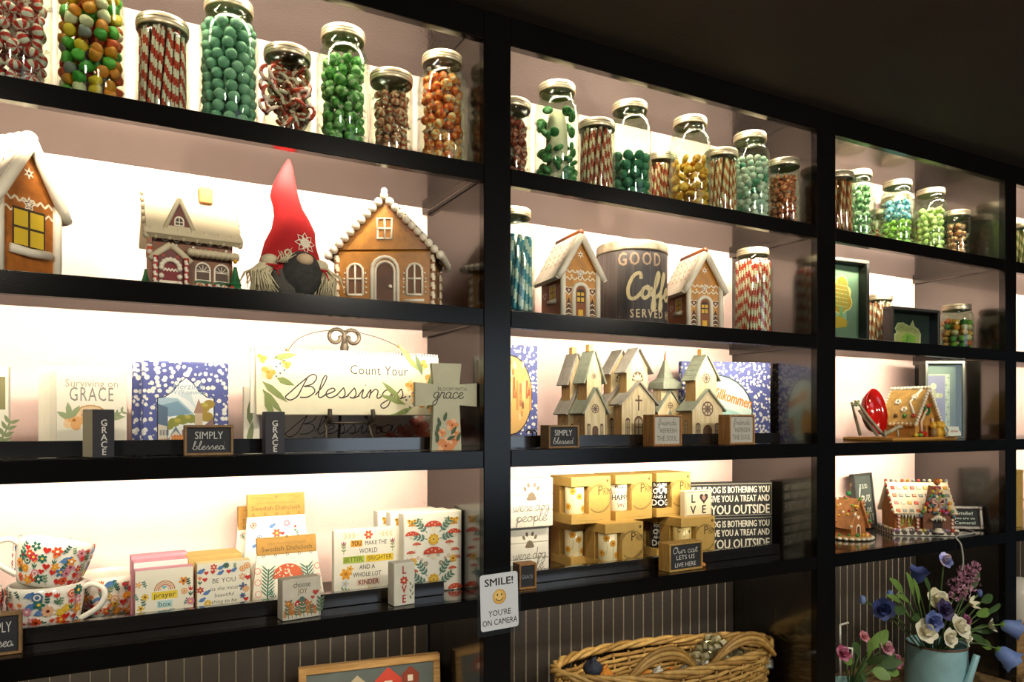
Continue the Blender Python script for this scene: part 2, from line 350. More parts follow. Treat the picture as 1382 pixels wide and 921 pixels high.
for (a, c) in BAYS:
    xc, L = (a+c)/2, c-a
    MB().box((xc, FRONT+.011, (TOPZ+CEILZ)/2), (L, .022, CEILZ-TOPZ), LACQUER_DIM, bev=.0015).build('top_rail', unit)
    MB().box((xc, (FRONT+BACK)/2+.011, 2.357), (L, BACK-FRONT-.022, .012), BLACKT).build('top_panel', unit)
    for z in SHELVES:
        sh = MB().box((xc, (FRONT+.02+BACK)/2, z-.0006-SH_T/2), (L, BACK-FRONT-.02, SH_T), BLACK).build('shelf', unit)
        MB().box((xc, FRONT+.010, z-.0006-NOSE_H/2), (L-.001, .02, NOSE_H), LACQUER_DIM, bev=.0012).build('nosing', sh)
        for e, sg in ((a, 1), (c, -1)):
            MB().box((e+sg*.006, (FRONT+.03+BACK)/2, z-SH_T-.009), (.012, BACK-FRONT-.03, .018), BLACK, bev=.001).build('cleat', sh)
        if z in (S3, S4) and c < 2:
            MB().box((xc-.02, FRONT+LIP_Y+.009, z+LIP_H/2), (L-.075, .018, LIP_H), BLACK, bev=.001).build('lip_strip', sh)
    for z in (2.351, S1-SH_T, S2-SH_T, S3-SH_T, S4-SH_T):
        MB().box((xc, FRONT+.030, z-.0025), (L-.06, .012, .005), WHITE).build('led_strip', unit)
        area('led_strip_light', (xc, FRONT+.030, z-.007), (math.radians(64 if z > S1 else 80), 0, 0), L-.06, .010, LED_POWER*L*(1.85 if z > S1 else 1.85 if z > S2 else .78 if z > S3 else .85 if z > S4 else .34), LED_COLOR, math.radians(165 if z > S1 else 132))
    n = int(L/.0345); pw = L/n
    bm = MB().prism([(-pw/2+.0022, 0), (pw/2-.0022, 0), (pw/2-.0022, S4-COUNTER-.02), (-pw/2+.0022, S4-COUNTER-.02)], 0, .008, BEAD)
    bm.add([(-pw/2, .006, 0), (-pw/2+.0022, 0, 0), (-pw/2+.0022, 0, S4-COUNTER-.02), (-pw/2, .006, S4-COUNTER-.02)], [(0, 1, 2, 3)], GLINT)
    bm.add([(pw/2, .006, 0), (pw/2-.0022, 0, 0), (pw/2-.0022, 0, S4-COUNTER-.02), (pw/2, .006, S4-COUNTER-.02)], [(0, 1, 2, 3)], BEAD)
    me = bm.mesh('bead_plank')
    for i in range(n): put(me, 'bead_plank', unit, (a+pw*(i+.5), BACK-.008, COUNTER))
    MB().box((xc, BACK-.0005, (S4-SH_T+COUNTER)/2), (L, .001, S4-SH_T-COUNTER), BEAD).build('bead_backing', unit)
    MB().box((xc, (FRONT+BACK)/2-.01, COUNTER-.0156), (L, BACK-FRONT+.02, .03), WOODT, bev=.002).build('counter_top', unit)
    MB().box((xc, (FRONT+BACK)/2, (COUNTER-.03)/2), (L, BACK-FRONT-.02, COUNTER-.03), BLACK).build('base_cabinet', unit)
# ---------------------------------------------------------------- mason jars
def jar_meshes(R, H, neck, straight, nm):
    g = MB(); z1 = H*straight; zt = H-.004; o = R
    sh = [(R-(R-neck)*(1-math.cos(t))*1.0, z1+(H*.855-z1)*math.sin(t)) for t in [PI/2*i/6 for i in range(7)]]
    outer = [(0, .003), (R*.8, .003), (R*.9, 0), (R*.97, .004), (R, .012)]+sh+[(neck, H*.86), (neck, zt)]
    th = .003
    inner = [(neck-th, zt), (neck-th, H*.86)]+[(r-th, z-.001) for r, z in sh[::-1]]+[(R-th, .014), (R*.9, .008), (0, .008)]
    g.lathe(outer+inner, GLASS, 32)
    em = MB(); pts = []
    for i in range(19):
        a = PI*1.02+PI*.96*i/18; rr = R*.5; x = rr*math.cos(a)*.95; z = H*.40+rr*math.sin(a)
        pts.append((x, -math.sqrt(R*R-x*x)-.0003, z))
    em.tube(pts, .0008, GLASS, 5)
    l = MB(); lr = neck+.0028
    l.lathe([(0, H), (lr-.006, H), (lr-.004, H+.0012), (lr-.001, H+.0006), (lr, H-.0015), (lr, H-.006), (lr+.0006, H-.008), (lr+.0006, H-.0165), (lr, H-.0185), (lr-.002, H-.0185)], LIDM, 32)
    l.lathe([(lr+.0002, H-.0062), (lr+.0009, H-.0066), (lr+.0009, H-.0076), (lr+.0002, H-.0080)], mat('#6d5e40', .5, .5), 32)
    l.lathe([(lr+.0002, H-.0122), (lr+.0010, H-.0126), (lr+.0010, H-.0132), (lr+.0002, H-.0136)], mat('#8a7a58', .5, .6), 32)
    d = MB().lathe([(0, H+.0004), (lr-.010, H+.0004), (lr-.0085, H-.0002)], LIDM, 28)
    return [m.mesh(nm) for m, nm in ((g, 'glass_body'), (em, 'embossed_ring'), (l, 'screw_band'), (d, 'lid'))]
JM = {'half': (jar_meshes(.054, .245, .041, .68, 'h'), .054, .245), 'quart': (jar_meshes(.0455, .180, .0415, .74, 'q'), .0455, .180),
      'squat': (jar_meshes(.052, .155, .041, .62, 's'), .052, .155)}
RJ = random.Random(5)
def jar(px, Y, kind, shelf, label, X=None):
    ms, R, H = JM[kind]
    j = thing('mason_jar', label, 'jar', (X_at(px, Y) if X is None else X, Y, shelf), RJ.uniform(-.5, .5), 'mason jars of sweets')
    for m, n in zip(ms, ('glass_body', 'embossed_ring', 'screw_band', 'lid')): put(m, n, j)
    return j, R-.0035, H
def candy_pos(R, z0, z1, r, jit=.15, inner=True, rnd=RJ):
    """layers of rings packed against the glass"""
    out = []; z = z0+r; k = 0
    while z <= z1-r*.6:
        rings = [R-r*1.02]
        if inner and R-r*3.0 > r*.3: rings.append(R-r*3.0)
        for q, rr in enumerate(rings):
            n = max(1, int(2*PI*rr/(2.06*r))); ph = rnd.random()*6.28
            for i in range(n):
                a = ph+2*PI*i/n
                out.append((rr*math.cos(a), rr*math.sin(a), z+rnd.uniform(-jit, jit)*r))
        z += r*1.72; k += 1
    return out
def drop(j, name, meshes, positions, label, cat, group, tumble=True, scale=(1, 1)):
    L = j.location
    if name.startswith('wrapped'):
        scale = (.85, 1.2); positions = [(p[0]*RJ.uniform(.80, .91), p[1]*RJ.uniform(.80, .91), p[2]+RJ.uniform(0, .006)) for p in positions]
    for p in positions:
        o = bpy.data.objects.new(name, RJ.choice(meshes)); COL.objects.link(o)
        o.location = (L.x+p[0], L.y+p[1], L.z+p[2])
        if tumble: o.rotation_euler = (RJ.uniform(0, 6.28), RJ.uniform(0, 6.28), RJ.uniform(0, 6.28))
        s = RJ.uniform(*scale); o.scale = (s, s, s); tag(o, label, cat, group)
def m_ball(c, r, rough=.3): return MB().ball((0, 0, 0), r, mat(c, rough, var=.06, vs=60, sss=.05, name='candy_shell'), 10, 7).mesh('gumball')
def m_drop(c, r):
    return MB().lathe([(0, -r*.8), (r*.75, -r*.8), (r*.95, -r*.55), (r*.8, .35*r), (r*.5, .8*r), (0, .95*r)], mat(c, .45, sss=.25, bump=.4, bs=900, name='sugar_gel'), 9).mesh('gumdrop')
def m_mint(c1, c2, r):
    b = MB(); A, B2 = mat(c1, .3, sss=.1, name='mint_a'), mat(c2, .3, sss=.1, name='mint_b')
    b.lathe([(0, -r*.42), (r*.75, -r*.4), (r, -r*.12), (r, r*.12), (r*.75, r*.4), (0, r*.42)], A, 12, mfn=lambda i, j2: A if (i//2) % 2 else B2)
    return b.mesh('mint')
def cello_mat():
    m = bpy.data.materials.new('cellophane'); m.use_nodes = True; nt = m.node_tree; b = nt.nodes['Principled BSDF']
    b.inputs['Base Color'].default_value = (.9, .82, .7, 1); b.inputs['Roughness'].default_value = .25; b.inputs['Alpha'].default_value = .22
    return m
CELLO = cello_mat()
def m_wrapped(c1, c2, r, cello=True):
    """hard sweet in twisted cellophane"""
    b = MB(); A, B2 = mat(c1, .3, sss=.1, name='sweet_a'), mat(c2, .3, sss=.1, name='sweet_b')
    b.lathe([(0, -r*.62), (r*.65, -r*.56), (r*.95, -r*.2), (r*.95, r*.2), (r*.65, r*.56), (0, r*.62)], A, 10, mfn=lambda i, j2: A if i % 2 else B2)
    if cello:
        for sg in (-1, 1):
            vs = [(sg*r*.8, 0, 0)]; fs = []
            for i in range(9):
                a = -.9+1.8*i/8; q = r*(.75 if i % 2 else .95); vs.append((sg*(r*.8+q*math.cos(a)), q*math.sin(a), (.22*r if i % 2 else -.22*r)))
            fs = [(0, i+1, i+2) for i in range(8)]; b.add(vs, fs, CELLO)
    return b.mesh('wrapped_sweet')
def m_stick(L, r, c1='#f3e3cf', c2='#c23a22', hook=False, turns=7):
    A, B2 = mat(c1, .3, sss=.1, name='stick_white'), mat(c2, .3, name='stick_red')
    n = int(L/(r*1.35))
    if hook: pts = [(0, 0, L*.8*i/n) for i in range(n)]+[(.014-.014*math.cos(t), 0, L*.8+.014*math.sin(t)) for t in [PI*i/6 for i in range(7)]]
    else: pts = [(0, 0, L*i/n) for i in range(n+1)]
    return MB().tube(pts, r, A, 6, mfn=lambda i, k: B2 if (i+k) % 6 < 3 else A).mesh('candy_stick')
def sticks(j, R, L, r, n, label, group, mesh, lean=.12, rings=2):
    c = j.location
    for q in range(rings):
        rr = R-r*1.4-q*r*3.2; m = int(n*(.62 if q == 0 else .38))
        tw = RJ.uniform(.5, .8)*(1 if q == 0 else .4)
        for i in range(m):
            a = 2*PI*i/m+RJ.uniform(-.05, .05); p = Vector((rr*math.cos(a), rr*math.sin(a), .009)); a2 = a+RJ.uniform(.1, .34)*tw*2
            rt = rr*.96; e = Vector((rt*math.cos(a2), rt*math.sin(a2), .009+L)); d = (e-p).normalized()
            o = bpy.data.objects.new('candy_stick', mesh); COL.objects.link(o); o.location = (c.x+p.x, c.y+p.y, c.z+p.z+RJ.uniform(0, .006))
            o.rotation_euler = (d.to_track_quat('Z', 'X').to_matrix() @ Matrix.Rotation(RJ.uniform(0, 6), 3, 'Z')).to_euler(); tag(o, label, 'candy stick', group)
def fill_stuff(j, name, meshlist, positions, label, cat):
    """sweets too small in the picture to pick apart: one joined heap"""
    b = MB()
    for p in positions:
        me = RJ.choice(meshlist); Q = Matrix.Translation(p) @ Matrix.Rotation(RJ.uniform(0, 6), 4, Vector((RJ.random()-.5, RJ.random()-.5, RJ.random()-.5)).normalized())
        o = len(b.v); b.v += [tuple(Q @ v.co) for v in me.vertices]
        for pl in me.polygons: b.f.append([o+i for i in pl.vertices]); b.mi.append(b.idx(me.materials[pl.material_index])); b.sm.append(pl.use_smooth)
    b.build(name, None, j.location, label=label, cat=cat, kind='stuff')
# --- shelf one, first bay
YJ = 1.487
PEP = [m_wrapped('#e9ddd2', '#c9342c', .0125), m_wrapped('#c9342c', '#f0e2d6', .012)]
j, R, H = jar(22, YJ, 'half', S1, 'tall mason jar of red and white peppermints at the left picture edge')
drop(j, 'wrapped_peppermint', PEP, candy_pos(R, .008, .20, .0128), 'clear wrapped red and white peppermint in the leftmost tall jar', 'peppermint', 'peppermints in the leftmost jar')
j, R, H = jar(123, YJ, 'half', S1, 'tall mason jar of mixed bright gumdrops on the top shelf')
GD = [m_drop(c, .0112) for c in ('#e0551a', '#d98b12', '#e8c21c', '#3f9a2e', '#c52318', '#e9e0b8', '#8a8a86', '#e38a24', '#5cb53c')]
drop(j, 'gumdrop', GD, candy_pos(R, .008, .215, .0113, .4), 'bright sugared gumdrop in the tall top-shelf jar of mixed gumdrops', 'gumdrop', 'gumdrops in the tall jar')
j, R, H = jar(219.5, YJ, 'quart', S1, 'short mason jar of red and white candy sticks beside the gumdrop jar')
STK = m_stick(.145, .0038)
sticks(j, R, .145, .0038, 44, 'thin red and white candy stick in the short jar beside the gumdrops', 'candy sticks beside the gumdrops', STK)
j, R, H = jar(309, YJ, 'half', S1, 'tall mason jar packed with matte green gumballs, left bay of top shelf')
drop(j, 'gumball', [m_ball('#7fb294', .0108), m_ball('#92bfa2', .0112)], candy_pos(R, .008, .205, .0112), 'green gumball in the full tall jar of the left bay', 'gumball', 'gumballs in the full green jar')
j, R, H = jar(388, YJ, 'quart', S1, 'short mason jar of curled candy canes between two tall green jars')
CANE = [m_stick(.038, .0040, '#f0dcc6', '#b8482a', True, 4), m_stick(.034, .0038, '#ead0b8', '#a83a22', True, 4)]
drop(j, 'candy_cane', CANE, [(p[0]*.5, p[1]*.5, p[2]) for p in candy_pos(R, .042, .140, .0095)], 'small wrapped candy cane in the short jar between two green jars', 'candy cane', 'small canes in the short jar')
j, R, H = jar(463, YJ, 'half', S1, 'tall mason jar of bright green wrapped mints, left bay of top shelf')
GM = [m_wrapped('#5a9a44', '#a8cf90', .013), m_wrapped('#478a3a', '#7ab65c', .013)]
drop(j, 'wrapped_mint', GM, candy_pos(R, .008, .195, .0128), 'bright green wrapped mint in the tall left-bay jar', 'mint', 'green wrapped mints')
j, R, H = jar(528, YJ, 'quart', S1, 'short mason jar of clear wrapped red sweets next to orange jar')
drop(j, 'wrapped_sweet', [m_wrapped('#c4623e', '#f0cfae', .0105), m_wrapped('#b5543c', '#d9b08c', .010)], candy_pos(R, .008, .148, .0108), 'clear wrapped red sweet in the short jar next to the orange jar', 'sweet', 'red wrapped sweets')
j, R, H = jar(597, YJ, 'half', S1, 'tall mason jar of orange wrapped sweets at right end of left bay')
drop(j, 'wrapped_sweet', [m_wrapped('#e2602a', '#f2a45c', .0125), m_wrapped('#d6491c', '#e98a3c', .012), m_wrapped('#e98a3c', '#f6d2a0', .0125)], candy_pos(R, .008, .21, .0122), 'orange wrapped sweet in the tall jar at the bay end', 'sweet', 'orange wrapped sweets')
# --- shelf one, middle bay
j, R, H = jar(702, YJ, 'quart', S1, 'short mason jar of dark red curled sweets against the middle post', X=.755+.0475)
drop(j, 'wrapped_sweet', [m_wrapped('#8c3326', '#c98a72', .0125), m_wrapped('#74281f', '#b0573f', .012)], candy_pos(R, .008, .15, .0120), 'dark red wrapped sweet in the jar against the middle post', 'sweet', 'dark red wrapped sweets')
j, R, H = jar(751.5, YJ, 'half', S1, 'tall mason jar holding loosely scattered dark green mints')
gp = [p for p in candy_pos(R, .008, .10, .0125, .5, False) if RJ.random() < .8]+[p for p in candy_pos(R, .10, .185, .0115, .8, False) if RJ.random() < .42]
drop(j, 'green_mint', [m_mint('#3d7a44', '#5f9a5c', .0125), m_mint('#3d7a44', '#4a8650', .0115)], gp, 'dark green mint in the loosely filled tall jar', 'mint', 'scattered green mints')
MB().lathe([(0, .0085), (.022, .009), (.0255, .03), (.024, .07), (.026, .11), (.024, .15), (.019, .18), (0, .19)], mat('#f0e2c4', .8, bump=.8, bs=70, name='cotton'), 18).build('cotton_filler', None, j.location, label='cream filler column inside the jar of scattered green mints', cat='filler')
j, R, H = jar(805, YJ, 'quart', S1, 'short mason jar of striped candy sticks between two green jars')
sticks(j, R, .145, .0042, 36, 'striped candy stick in the short jar between two green jars', 'sticks between green jars', m_stick(.145, .0042, '#f0d8b8', '#b4402a'))
j, R, H = jar(850, YJ, 'half', S1, 'tall mason jar half full of large shiny green gumballs')
drop(j, 'gumball', [m_ball('#3f8060', .0125, .2), m_ball('#4a8a6a', .0128, .2)], candy_pos(R, .008, .128, .0128), 'large green gumball in the half full tall jar', 'gumball', 'gumballs in the half full jar')
j, R, H = jar(892, YJ+.103, 'quart', S1, 'short mason jar of striped candy sticks left of the yellow sweets')
sticks(j, R, .14, .004, 36, 'striped candy stick in the short jar left of the yellow sweets', 'sticks left of yellow sweets', m_stick(.14, .004, '#efd2ae', '#b4442c'))
j, R, H = jar(931, YJ, 'half', S1, 'tall mason jar two thirds full of yellow butterscotch sweets')
drop(j, 'butterscotch', [m_mint('#d99a1e', '#e8b84a', .0125), m_mint('#c98412', '#e0a636', .012)], candy_pos(R, .008, .15, .0128, .4), 'yellow butterscotch in the tall jar of the middle bay', 'sweet', 'yellow butterscotch')
j, R, H = jar(973, YJ, 'quart', S1, 'short mason jar of striped candy sticks right of the yellow sweets')
sticks(j, R, .14, .0038, 36, 'striped candy stick in the short jar right of the yellow sweets', 'sticks right of yellow sweets', m_stick(.14, .0038, '#f2dcb4', '#c06a3a'))
j, R, H = jar(1012, YJ, 'half', S1, 'tall mason jar of small pale and dark green sweets near bay end')
drop(j, 'gumball', [m_ball('#57997a', .0088), m_ball('#bcd4c0', .0090), m_ball('#d6e2d2', .0092), m_ball('#e2e6d8', .0092)], candy_pos(R, .008, .185, .0098, .4, False), 'small green sweet ball in the tall jar near the bay end', 'gumball', 'small green sweets')
j, R, H = jar(1057, 1.459, 'quart', S1, 'short mason jar of red orange wrapped sweets, last in middle bay')
drop(j, 'wrapped_sweet', [m_wrapped('#c0522c', '#e9a878', .010), m_wrapped('#a83e24', '#d98a5c', .010)], candy_pos(R, .008, .15, .0105), 'red orange wrapped sweet in the last jar of the middle bay', 'sweet', 'red orange wrapped sweets')
# --- shelf one, right bay (small in the picture: heaps)
Y3 = 1.548
SW = {'green': [m_wrapped('#4a8a52', '#a8cfa0', .012), m_wrapped('#6aa868', '#d2e6c6', .012)], 'blue': [m_wrapped('#3a9ac0', '#b8e0ea', .012)], 'lime': [m_wrapped('#6ab02c', '#b8dc6a', .012)],
      'pale': [m_wrapped('#b4cf62', '#dcecaa', .012)], 'curl': CANE, 'pink': [m_wrapped('#d07a4e', '#f0c49a', .011)]}
def heap(px, Y, kind, shelf, what, cs, label, cat, top, X=None):
    j, R, H = jar(px, Y, kind, shelf, label, X)
    for z0, z1, c in cs: fill_stuff(j, 'sweets_heap', SW[c], candy_pos(R-.007, z0, z1, .0125), what, cat)
heap(1156.5, Y3, 'half', S1, 'heap of green and white wrapped mints in the first tall jar of the right bay', [(.008, .20, 'green')], 'tall mason jar of green and white mints, first tall one of the right bay', 'mints', .2)
heap(1211, Y3, 'half', S1, 'sweets half blue above lime green in the tall right bay jar', [(.008, .115, 'lime'), (.118, .195, 'blue')], 'tall mason jar with blue sweets above lime green ones', 'sweets', .2)
heap(1256, Y3, 'half', S1, 'heap of pale yellow green sweets in the third tall jar of the right bay', [(.008, .195, 'pale')], 'tall mason jar of pale yellow green sweets in the right bay', 'sweets', .2)
heap(1188, 1.645, 'quart', S1, 'heap of curled candy canes in the short jar of the right bay', [(.02, .13, 'curl')], 'short mason jar of curled canes between two tall right bay jars', 'candy canes', .2)
heap(1290, Y3-.02, 'quart', S1, 'heap of pink orange wrapped sweets in the last short jar', [(.008, .15, 'pink')], 'short mason jar of pink orange sweets, last in the right bay', 'sweets', .2)
for px, lab in ((1137, 'short mason jar of orange striped sticks against the right bay post'), (1241, 'short mason jar of orange striped sticks before the pale green sweets')):
    j, R, H = jar(px, 1.645 if px > 1140 else Y3-.09, 'quart', S1, lab, X=1.875 if px < 1140 else None)
    sticks(j, R, .14, .0042, 30, 'thin candy stick in the '+lab[:5]+' jar '+('against the right bay post' if px < 1140 else 'before the pale green sweets'), 'sticks '+lab[-18:], m_stick(.14, .0042, '#f0c89a', '#c4622e'))
for px, Y, w2 in ((1149, 1.662, 'first'), (1208, 1.662, 'second')):
    j, R, H = jar(px, Y, 'half', S1, 'tall mason jar standing behind the '+('green and white mints' if w2 == 'first' else 'blue and lime sweets'))
    fill_stuff(j, 'sweets_heap', SW['pale'], candy_pos(R-.007, .008, .15, .0125), 'pale sweets in the jar behind the '+('green and white mints' if w2 == 'first' else 'blue and lime sweets'), 'sweets')
j, R, H = jar(1383, 1.50, 'quart', S1, 'short mason jar of striped sticks at the far right picture edge')
sticks(j, R, .14, .0042, 30, 'striped candy stick in the jar at the far right edge', 'sticks at the far right edge', m_stick(.14, .0042, '#e8d0a0', '#8c8a4a'))
# --- jars on the second shelf
j, R, H = jar(706, 1.50, 'half', S2, 'tall mason jar of blue and white sweets on second shelf by the post', X=.755+.056)
BL = [m_wrapped('#4a9ab8', '#d8ecec', .0125), m_wrapped('#6fb6c8', '#f0f4ea', .0125)]
sticks(j, R, .17, .0055, 26, 'blue and white candy stick in the tall jar by the post', 'blue candy sticks', m_stick(.17, .0055, '#e6efe8', '#3f93b4'))
j, R, H = jar(1016, 1.52, 'half', S2, 'tall mason jar crammed with red and white sticks, right end of second shelf')
sticks(j, R, .20, .0044, 60, 'red and white candy stick in the crammed tall jar on the second shelf', 'sticks in crammed tall jar', m_stick(.20, .0044, '#f6e2c8', '#cc3a20', False, 11))
j, R, H = jar(1185, 1.60, 'quart', S2, 'short mason jar of pale striped sticks between two dark shadow boxes')
sticks(j, R, .145, .004, 32, 'pale striped candy stick in the jar between shadow boxes', 'sticks between shadow boxes', m_stick(.145, .004, '#f0dcc0', '#b86a48'))
j, R, H = jar(1291, 1.50, 'squat', S2, 'squat mason jar of green and orange gumdrops, right bay of second shelf')
drop(j, 'gumdrop', [m_drop(c, .0112) for c in ('#d98b22', '#7aa83a', '#e0a84a', '#4f8a34', '#c8642a', '#e8d8a0')], candy_pos(R, .008, .122, .0113, .4), 'green or orange gumdrop in the squat jar of the right bay', 'gumdrop', 'gumdrops in the squat jar')
# ---------------------------------------------------------------- helpers for goods on the shelves
def fit(px0, px1, py, Y, shelf):
    """centre X, width and height of something that fills px0..px1 and rises to py on a shelf"""
    x, w2 = span(px0, px1, Y); return x, w2, Z_at((px0+px1)/2, py, Y)-shelf
def arch(x, z, w2, h, n=8):
    r = w2/2; return [(x-r, z)]+[(x+r*math.cos(t), z+h-r+r*math.sin(t)) for t in [PI-PI*i/n for i in range(n+1)]]+[(x+r, z)]
def arch_path(x, z, w2, h, y=0, n=8): return [(a, y, c) for a, c in arch(x, z, w2, h, n)]
def framed(name, label, cat, loc, w2, h, d, fw, fm, pm, rz=0, tilt=0, inset=.004, group=None):
    """frame of four rails round a recessed panel, base on z = 0, front at -y"""
    t = thing(name, label, cat, loc, group=group, rot=(tilt, 0, rz))
    for x, z, a, c in ((0, fw/2, w2, fw), (0, h-fw/2, w2, fw), (-w2/2+fw/2, h/2, fw, h-2*fw), (w2/2-fw/2, h/2, fw, h-2*fw)):
        MB().box((x, 0, z), (a, d, c), fm, bev=.0008).build('frame_rail', t)
    MB().box((0, inset/2, h/2), (w2-2*fw+.0005, d-inset, h-2*fw+.0005), pm).build('panel', t)
    return t, -d/2+inset
def at_front(y): return lambda x, z, hh: (x, y-hh, max(z, .0004))
# ---------------------------------------------------------------- gingerbread houses, second shelf
def roof_slabs(b, w2, d, hw, hr, ov, oy, th, m):
    s = hr/(w2/2)
    for sg in (-1, 1):
        xo, zo = sg*(w2/2+ov), hw-ov*s
        p = [(0, -d/2-oy, hw+hr), (xo, -d/2-oy, zo), (xo, d/2+oy, zo), (0, d/2+oy, hw+hr)]
        b.slab(p[::-1] if sg < 0 else p, th, m)
    return b
def iced_house(label, loc, rz, k, group=None, door=True):
    t = thing('gingerbread_house', label, 'gingerbread house', loc, rz, group)
    w2, d, hw, hr = .088*k, .115*k, .112*k, .078*k
    GB = mat('#c48428' if door else '#a8621e', .45, var=.22, vs=70, bump=.3, bs=200, name='gingerbread'); DK = mat('#7a3d14', .5, var=.2, vs=60, name='dark_gingerbread')
    MB().prism([(-w2/2, 0), (w2/2, 0), (w2/2, hw), (0, hw+hr), (-w2/2, hw)], -d/2, d/2, GB).build('walls', t)
    if door:
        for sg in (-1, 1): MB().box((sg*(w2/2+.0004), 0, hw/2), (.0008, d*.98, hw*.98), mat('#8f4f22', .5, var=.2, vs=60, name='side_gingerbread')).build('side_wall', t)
    r = roof_slabs(MB(), w2, d, hw, hr, .013*k, .006*k, .010*k, mat('#efe0cc', .45, var=.1, vs=50, bump=.5, bs=60, name='iced_roof')).build('roof', t)
    # shingle strokes of brown sugar on the left and right slopes
    sl = math.hypot(w2/2, hr); ux, uz = (w2/2)/sl, hr/sl
    for sg in (-1, 1):
        ik = Ink(lambda a, c, h, sg=sg: (sg*(ux*c+uz*(.0112*k+h)), a, hw+hr-uz*c+ux*(.0112*k+h)))
        for row in range(3):
            for q in range(5):
                a = -d*.42+d*.21*q+(.05*d if row % 2 else 0); c = sl*(.18+.3*row)
                ik.ring(a, c, .006*k, .0016*k, '#9a6a44', 10, 0, 5); ik.stroke([(a-.008*k, c+.009*k), (a+.008*k, c+.009*k)], .0016*k, '#b08058')
        ik.build('sugar_shingle', r)
    MB().tube([(0, y, hw+hr+.010*k) for y in (-d/2-.004*k, 0, d/2+.004*k)], .007*k, DK, 8).build('ridge', r)
    tr = MB()
    for sg in (-1, 1):
        tr.tube([(0, -d/2-.006*k, hw+hr+.002*k), (sg*(w2/2+.004), -d/2-.006*k, hw-.002*k), (sg*(w2/2+.014*k), -d/2-.005*k, hw-.018*k)], [.008*k, .008*k, .007*k], ICING, 8)
        tr.tube([(sg*w2/2, -d/2, 0), (sg*w2/2, -d/2, hw*.55), (sg*w2/2, -d/2, hw)], .0065*k, ICING, 8)
        tr.tube([(sg*(w2/2+.013*k), y, hw-.016*k) for y in (-d/2, 0, d/2)], .006*k, ICING, 8)
    tr.build('icing_trim', t)
    y = -d/2
    if door: MB().tube(arch_path(0, 0, w2*.40, hw*.74, y), .0055*k, ICING, 8).build('door_surround', t)
    ik = Ink(at_front(y))
    if door: ik.poly(arch(0, 0, w2*.34, hw*.70), '#8a4a16')
    if door: ik.poly(arch(0, hw*.36, w2*.22, hw*.28), '#3a2410')
    for a in (-1, 1) if door else ():
        for c in (0, 1): ik.rect(a*w2*.055-w2*.042, hw*(.38+.12*c), a*w2*.055+w2*.042, hw*(.47+.1*c), '#e8b93a')
    if door: ik.rect(-w2*.07, hw*.04, w2*.07, hw*.22, '#e2b22e')
    ik.stroke([(-w2*.42+w2*.84*i/24, hw*.98+.003*k*math.sin(i*1.5)) for i in range(25)], .0035*k, '#f2e4c4'); ik.stroke([(-w2*.42+w2*.84*i/24, hw*.84+.003*k*math.sin(i*1.5)) for i in range(25)], .003*k, '#f2e4c4')
    ik.star(0, hw*.94, .012*k, '#f4ead2'); ik.star(0, hw*.94, .0075*k, '#6a3410'); ik.star(0, hw*.94, .005*k, '#f4ead2')
    ik.star(0, hw+hr*.48, .009*k, '#f4ead2', 6, .4); ik.disc(0, hw+hr*.48, .002*k, '#6a3410')
    for sg in (-1, 1) if door else ():
        ik.heart(sg*w2*.34, hw*.60, .0115*k, '#f2e4c4'); ik.heart(sg*w2*.34, hw*.60, .0085*k, '#6a3410'); ik.heart(sg*w2*.34, hw*.60, .003*k, '#f2e4c4')
        ik.disc(sg*w2*.26, hw*.9, .003*k, '#f4dca0')
        for q in range(3): ik.poly([(sg*w2*.34-.011*k+.002*k*q, hw*(.10+.1*q)), (sg*w2*.34+.011*k-.002*k*q, hw*(.10+.1*q)), (sg*w2*.34, hw*(.26+.1*q))], '#4a2410'); ik.stroke([(sg*w2*.34-.009*k+.002*k*q, hw*(.11+.1*q)), (sg*w2*.34, hw*(.14+.1*q)), (sg*w2*.34+.009*k-.002*k*q, hw*(.11+.1*q))], .002*k, '#efe0c0')
    ik.build('icing_piping', t)
    # window with lit panes and snowy sill on the left side wall
    for sg in (-1, 1):
        sd = Ink(lambda a, c, h, sg=sg: (sg*(w2/2+.001+h), a*-sg, c)); MBk = MB()
        sd.rect(-.022*k, .05*k, .012*k, .086*k, '#f0e2c6'); sd.rect(-.019*k, .053*k, .009*k, .083*k, '#3a2410')
        for a in (0, 1):
            for c in (0, 1): sd.rect((-.018+.014*a)*k, (.054+.015*c)*k, (-.006+.014*a)*k, (.067+.015*c)*k, '#e0b23a')
        sd.heart(-.036*k if sg > 0 else .036*k, .066*k, .009*k, '#efe0c0'); sd.heart(-.036*k if sg > 0 else .036*k, .066*k, .006*k, '#7a3d14')
        sd.build('side_window', t)
        MBk.tube([(sg*(w2/2+.002), -sg*a*k, .047*k) for a in (-.026, -.005, .016)], .006*k, ICING, 8); MBk.build('snowy_sill', t)
    return t
iced_house('brown iced gingerbread house left of the coffee tin', (X_at(768, 1.53), 1.53, S2), math.radians(-6), 1.05)
iced_house('brown iced gingerbread house right of the coffee tin', (X_at(936, 1.53), 1.53, S2), math.radians(-14), 1.05)
hl = iced_house('large gingerbread house with yellow window cut by the left picture edge', (X_at(-2, 1.535), 1.535, S2), math.radians(44), 1.2, None, False)
b = MB()
for i in range(9): b.ball((0, -.07+.018*i, .240), (.014, .011, .010), ICING)
b.build('ridge_icing', hl)
ik = Ink(at_front(-.0692)); ik.rect(-.030, .052, .030, .118, '#3a2a14')
for a in (0, 1):
    for c in (0, 1): ik.rect(-.027+.029*a, .056+.031*c, -.002+.029*a, .083+.031*c, '#e6c22e')
ik.build('front_window', hl)
MB().tube([(-.036, -.072, .047), (0, -.074, .044), (.036, -.072, .047)], .008, ICING, 8).build('window_sill_snow', hl)
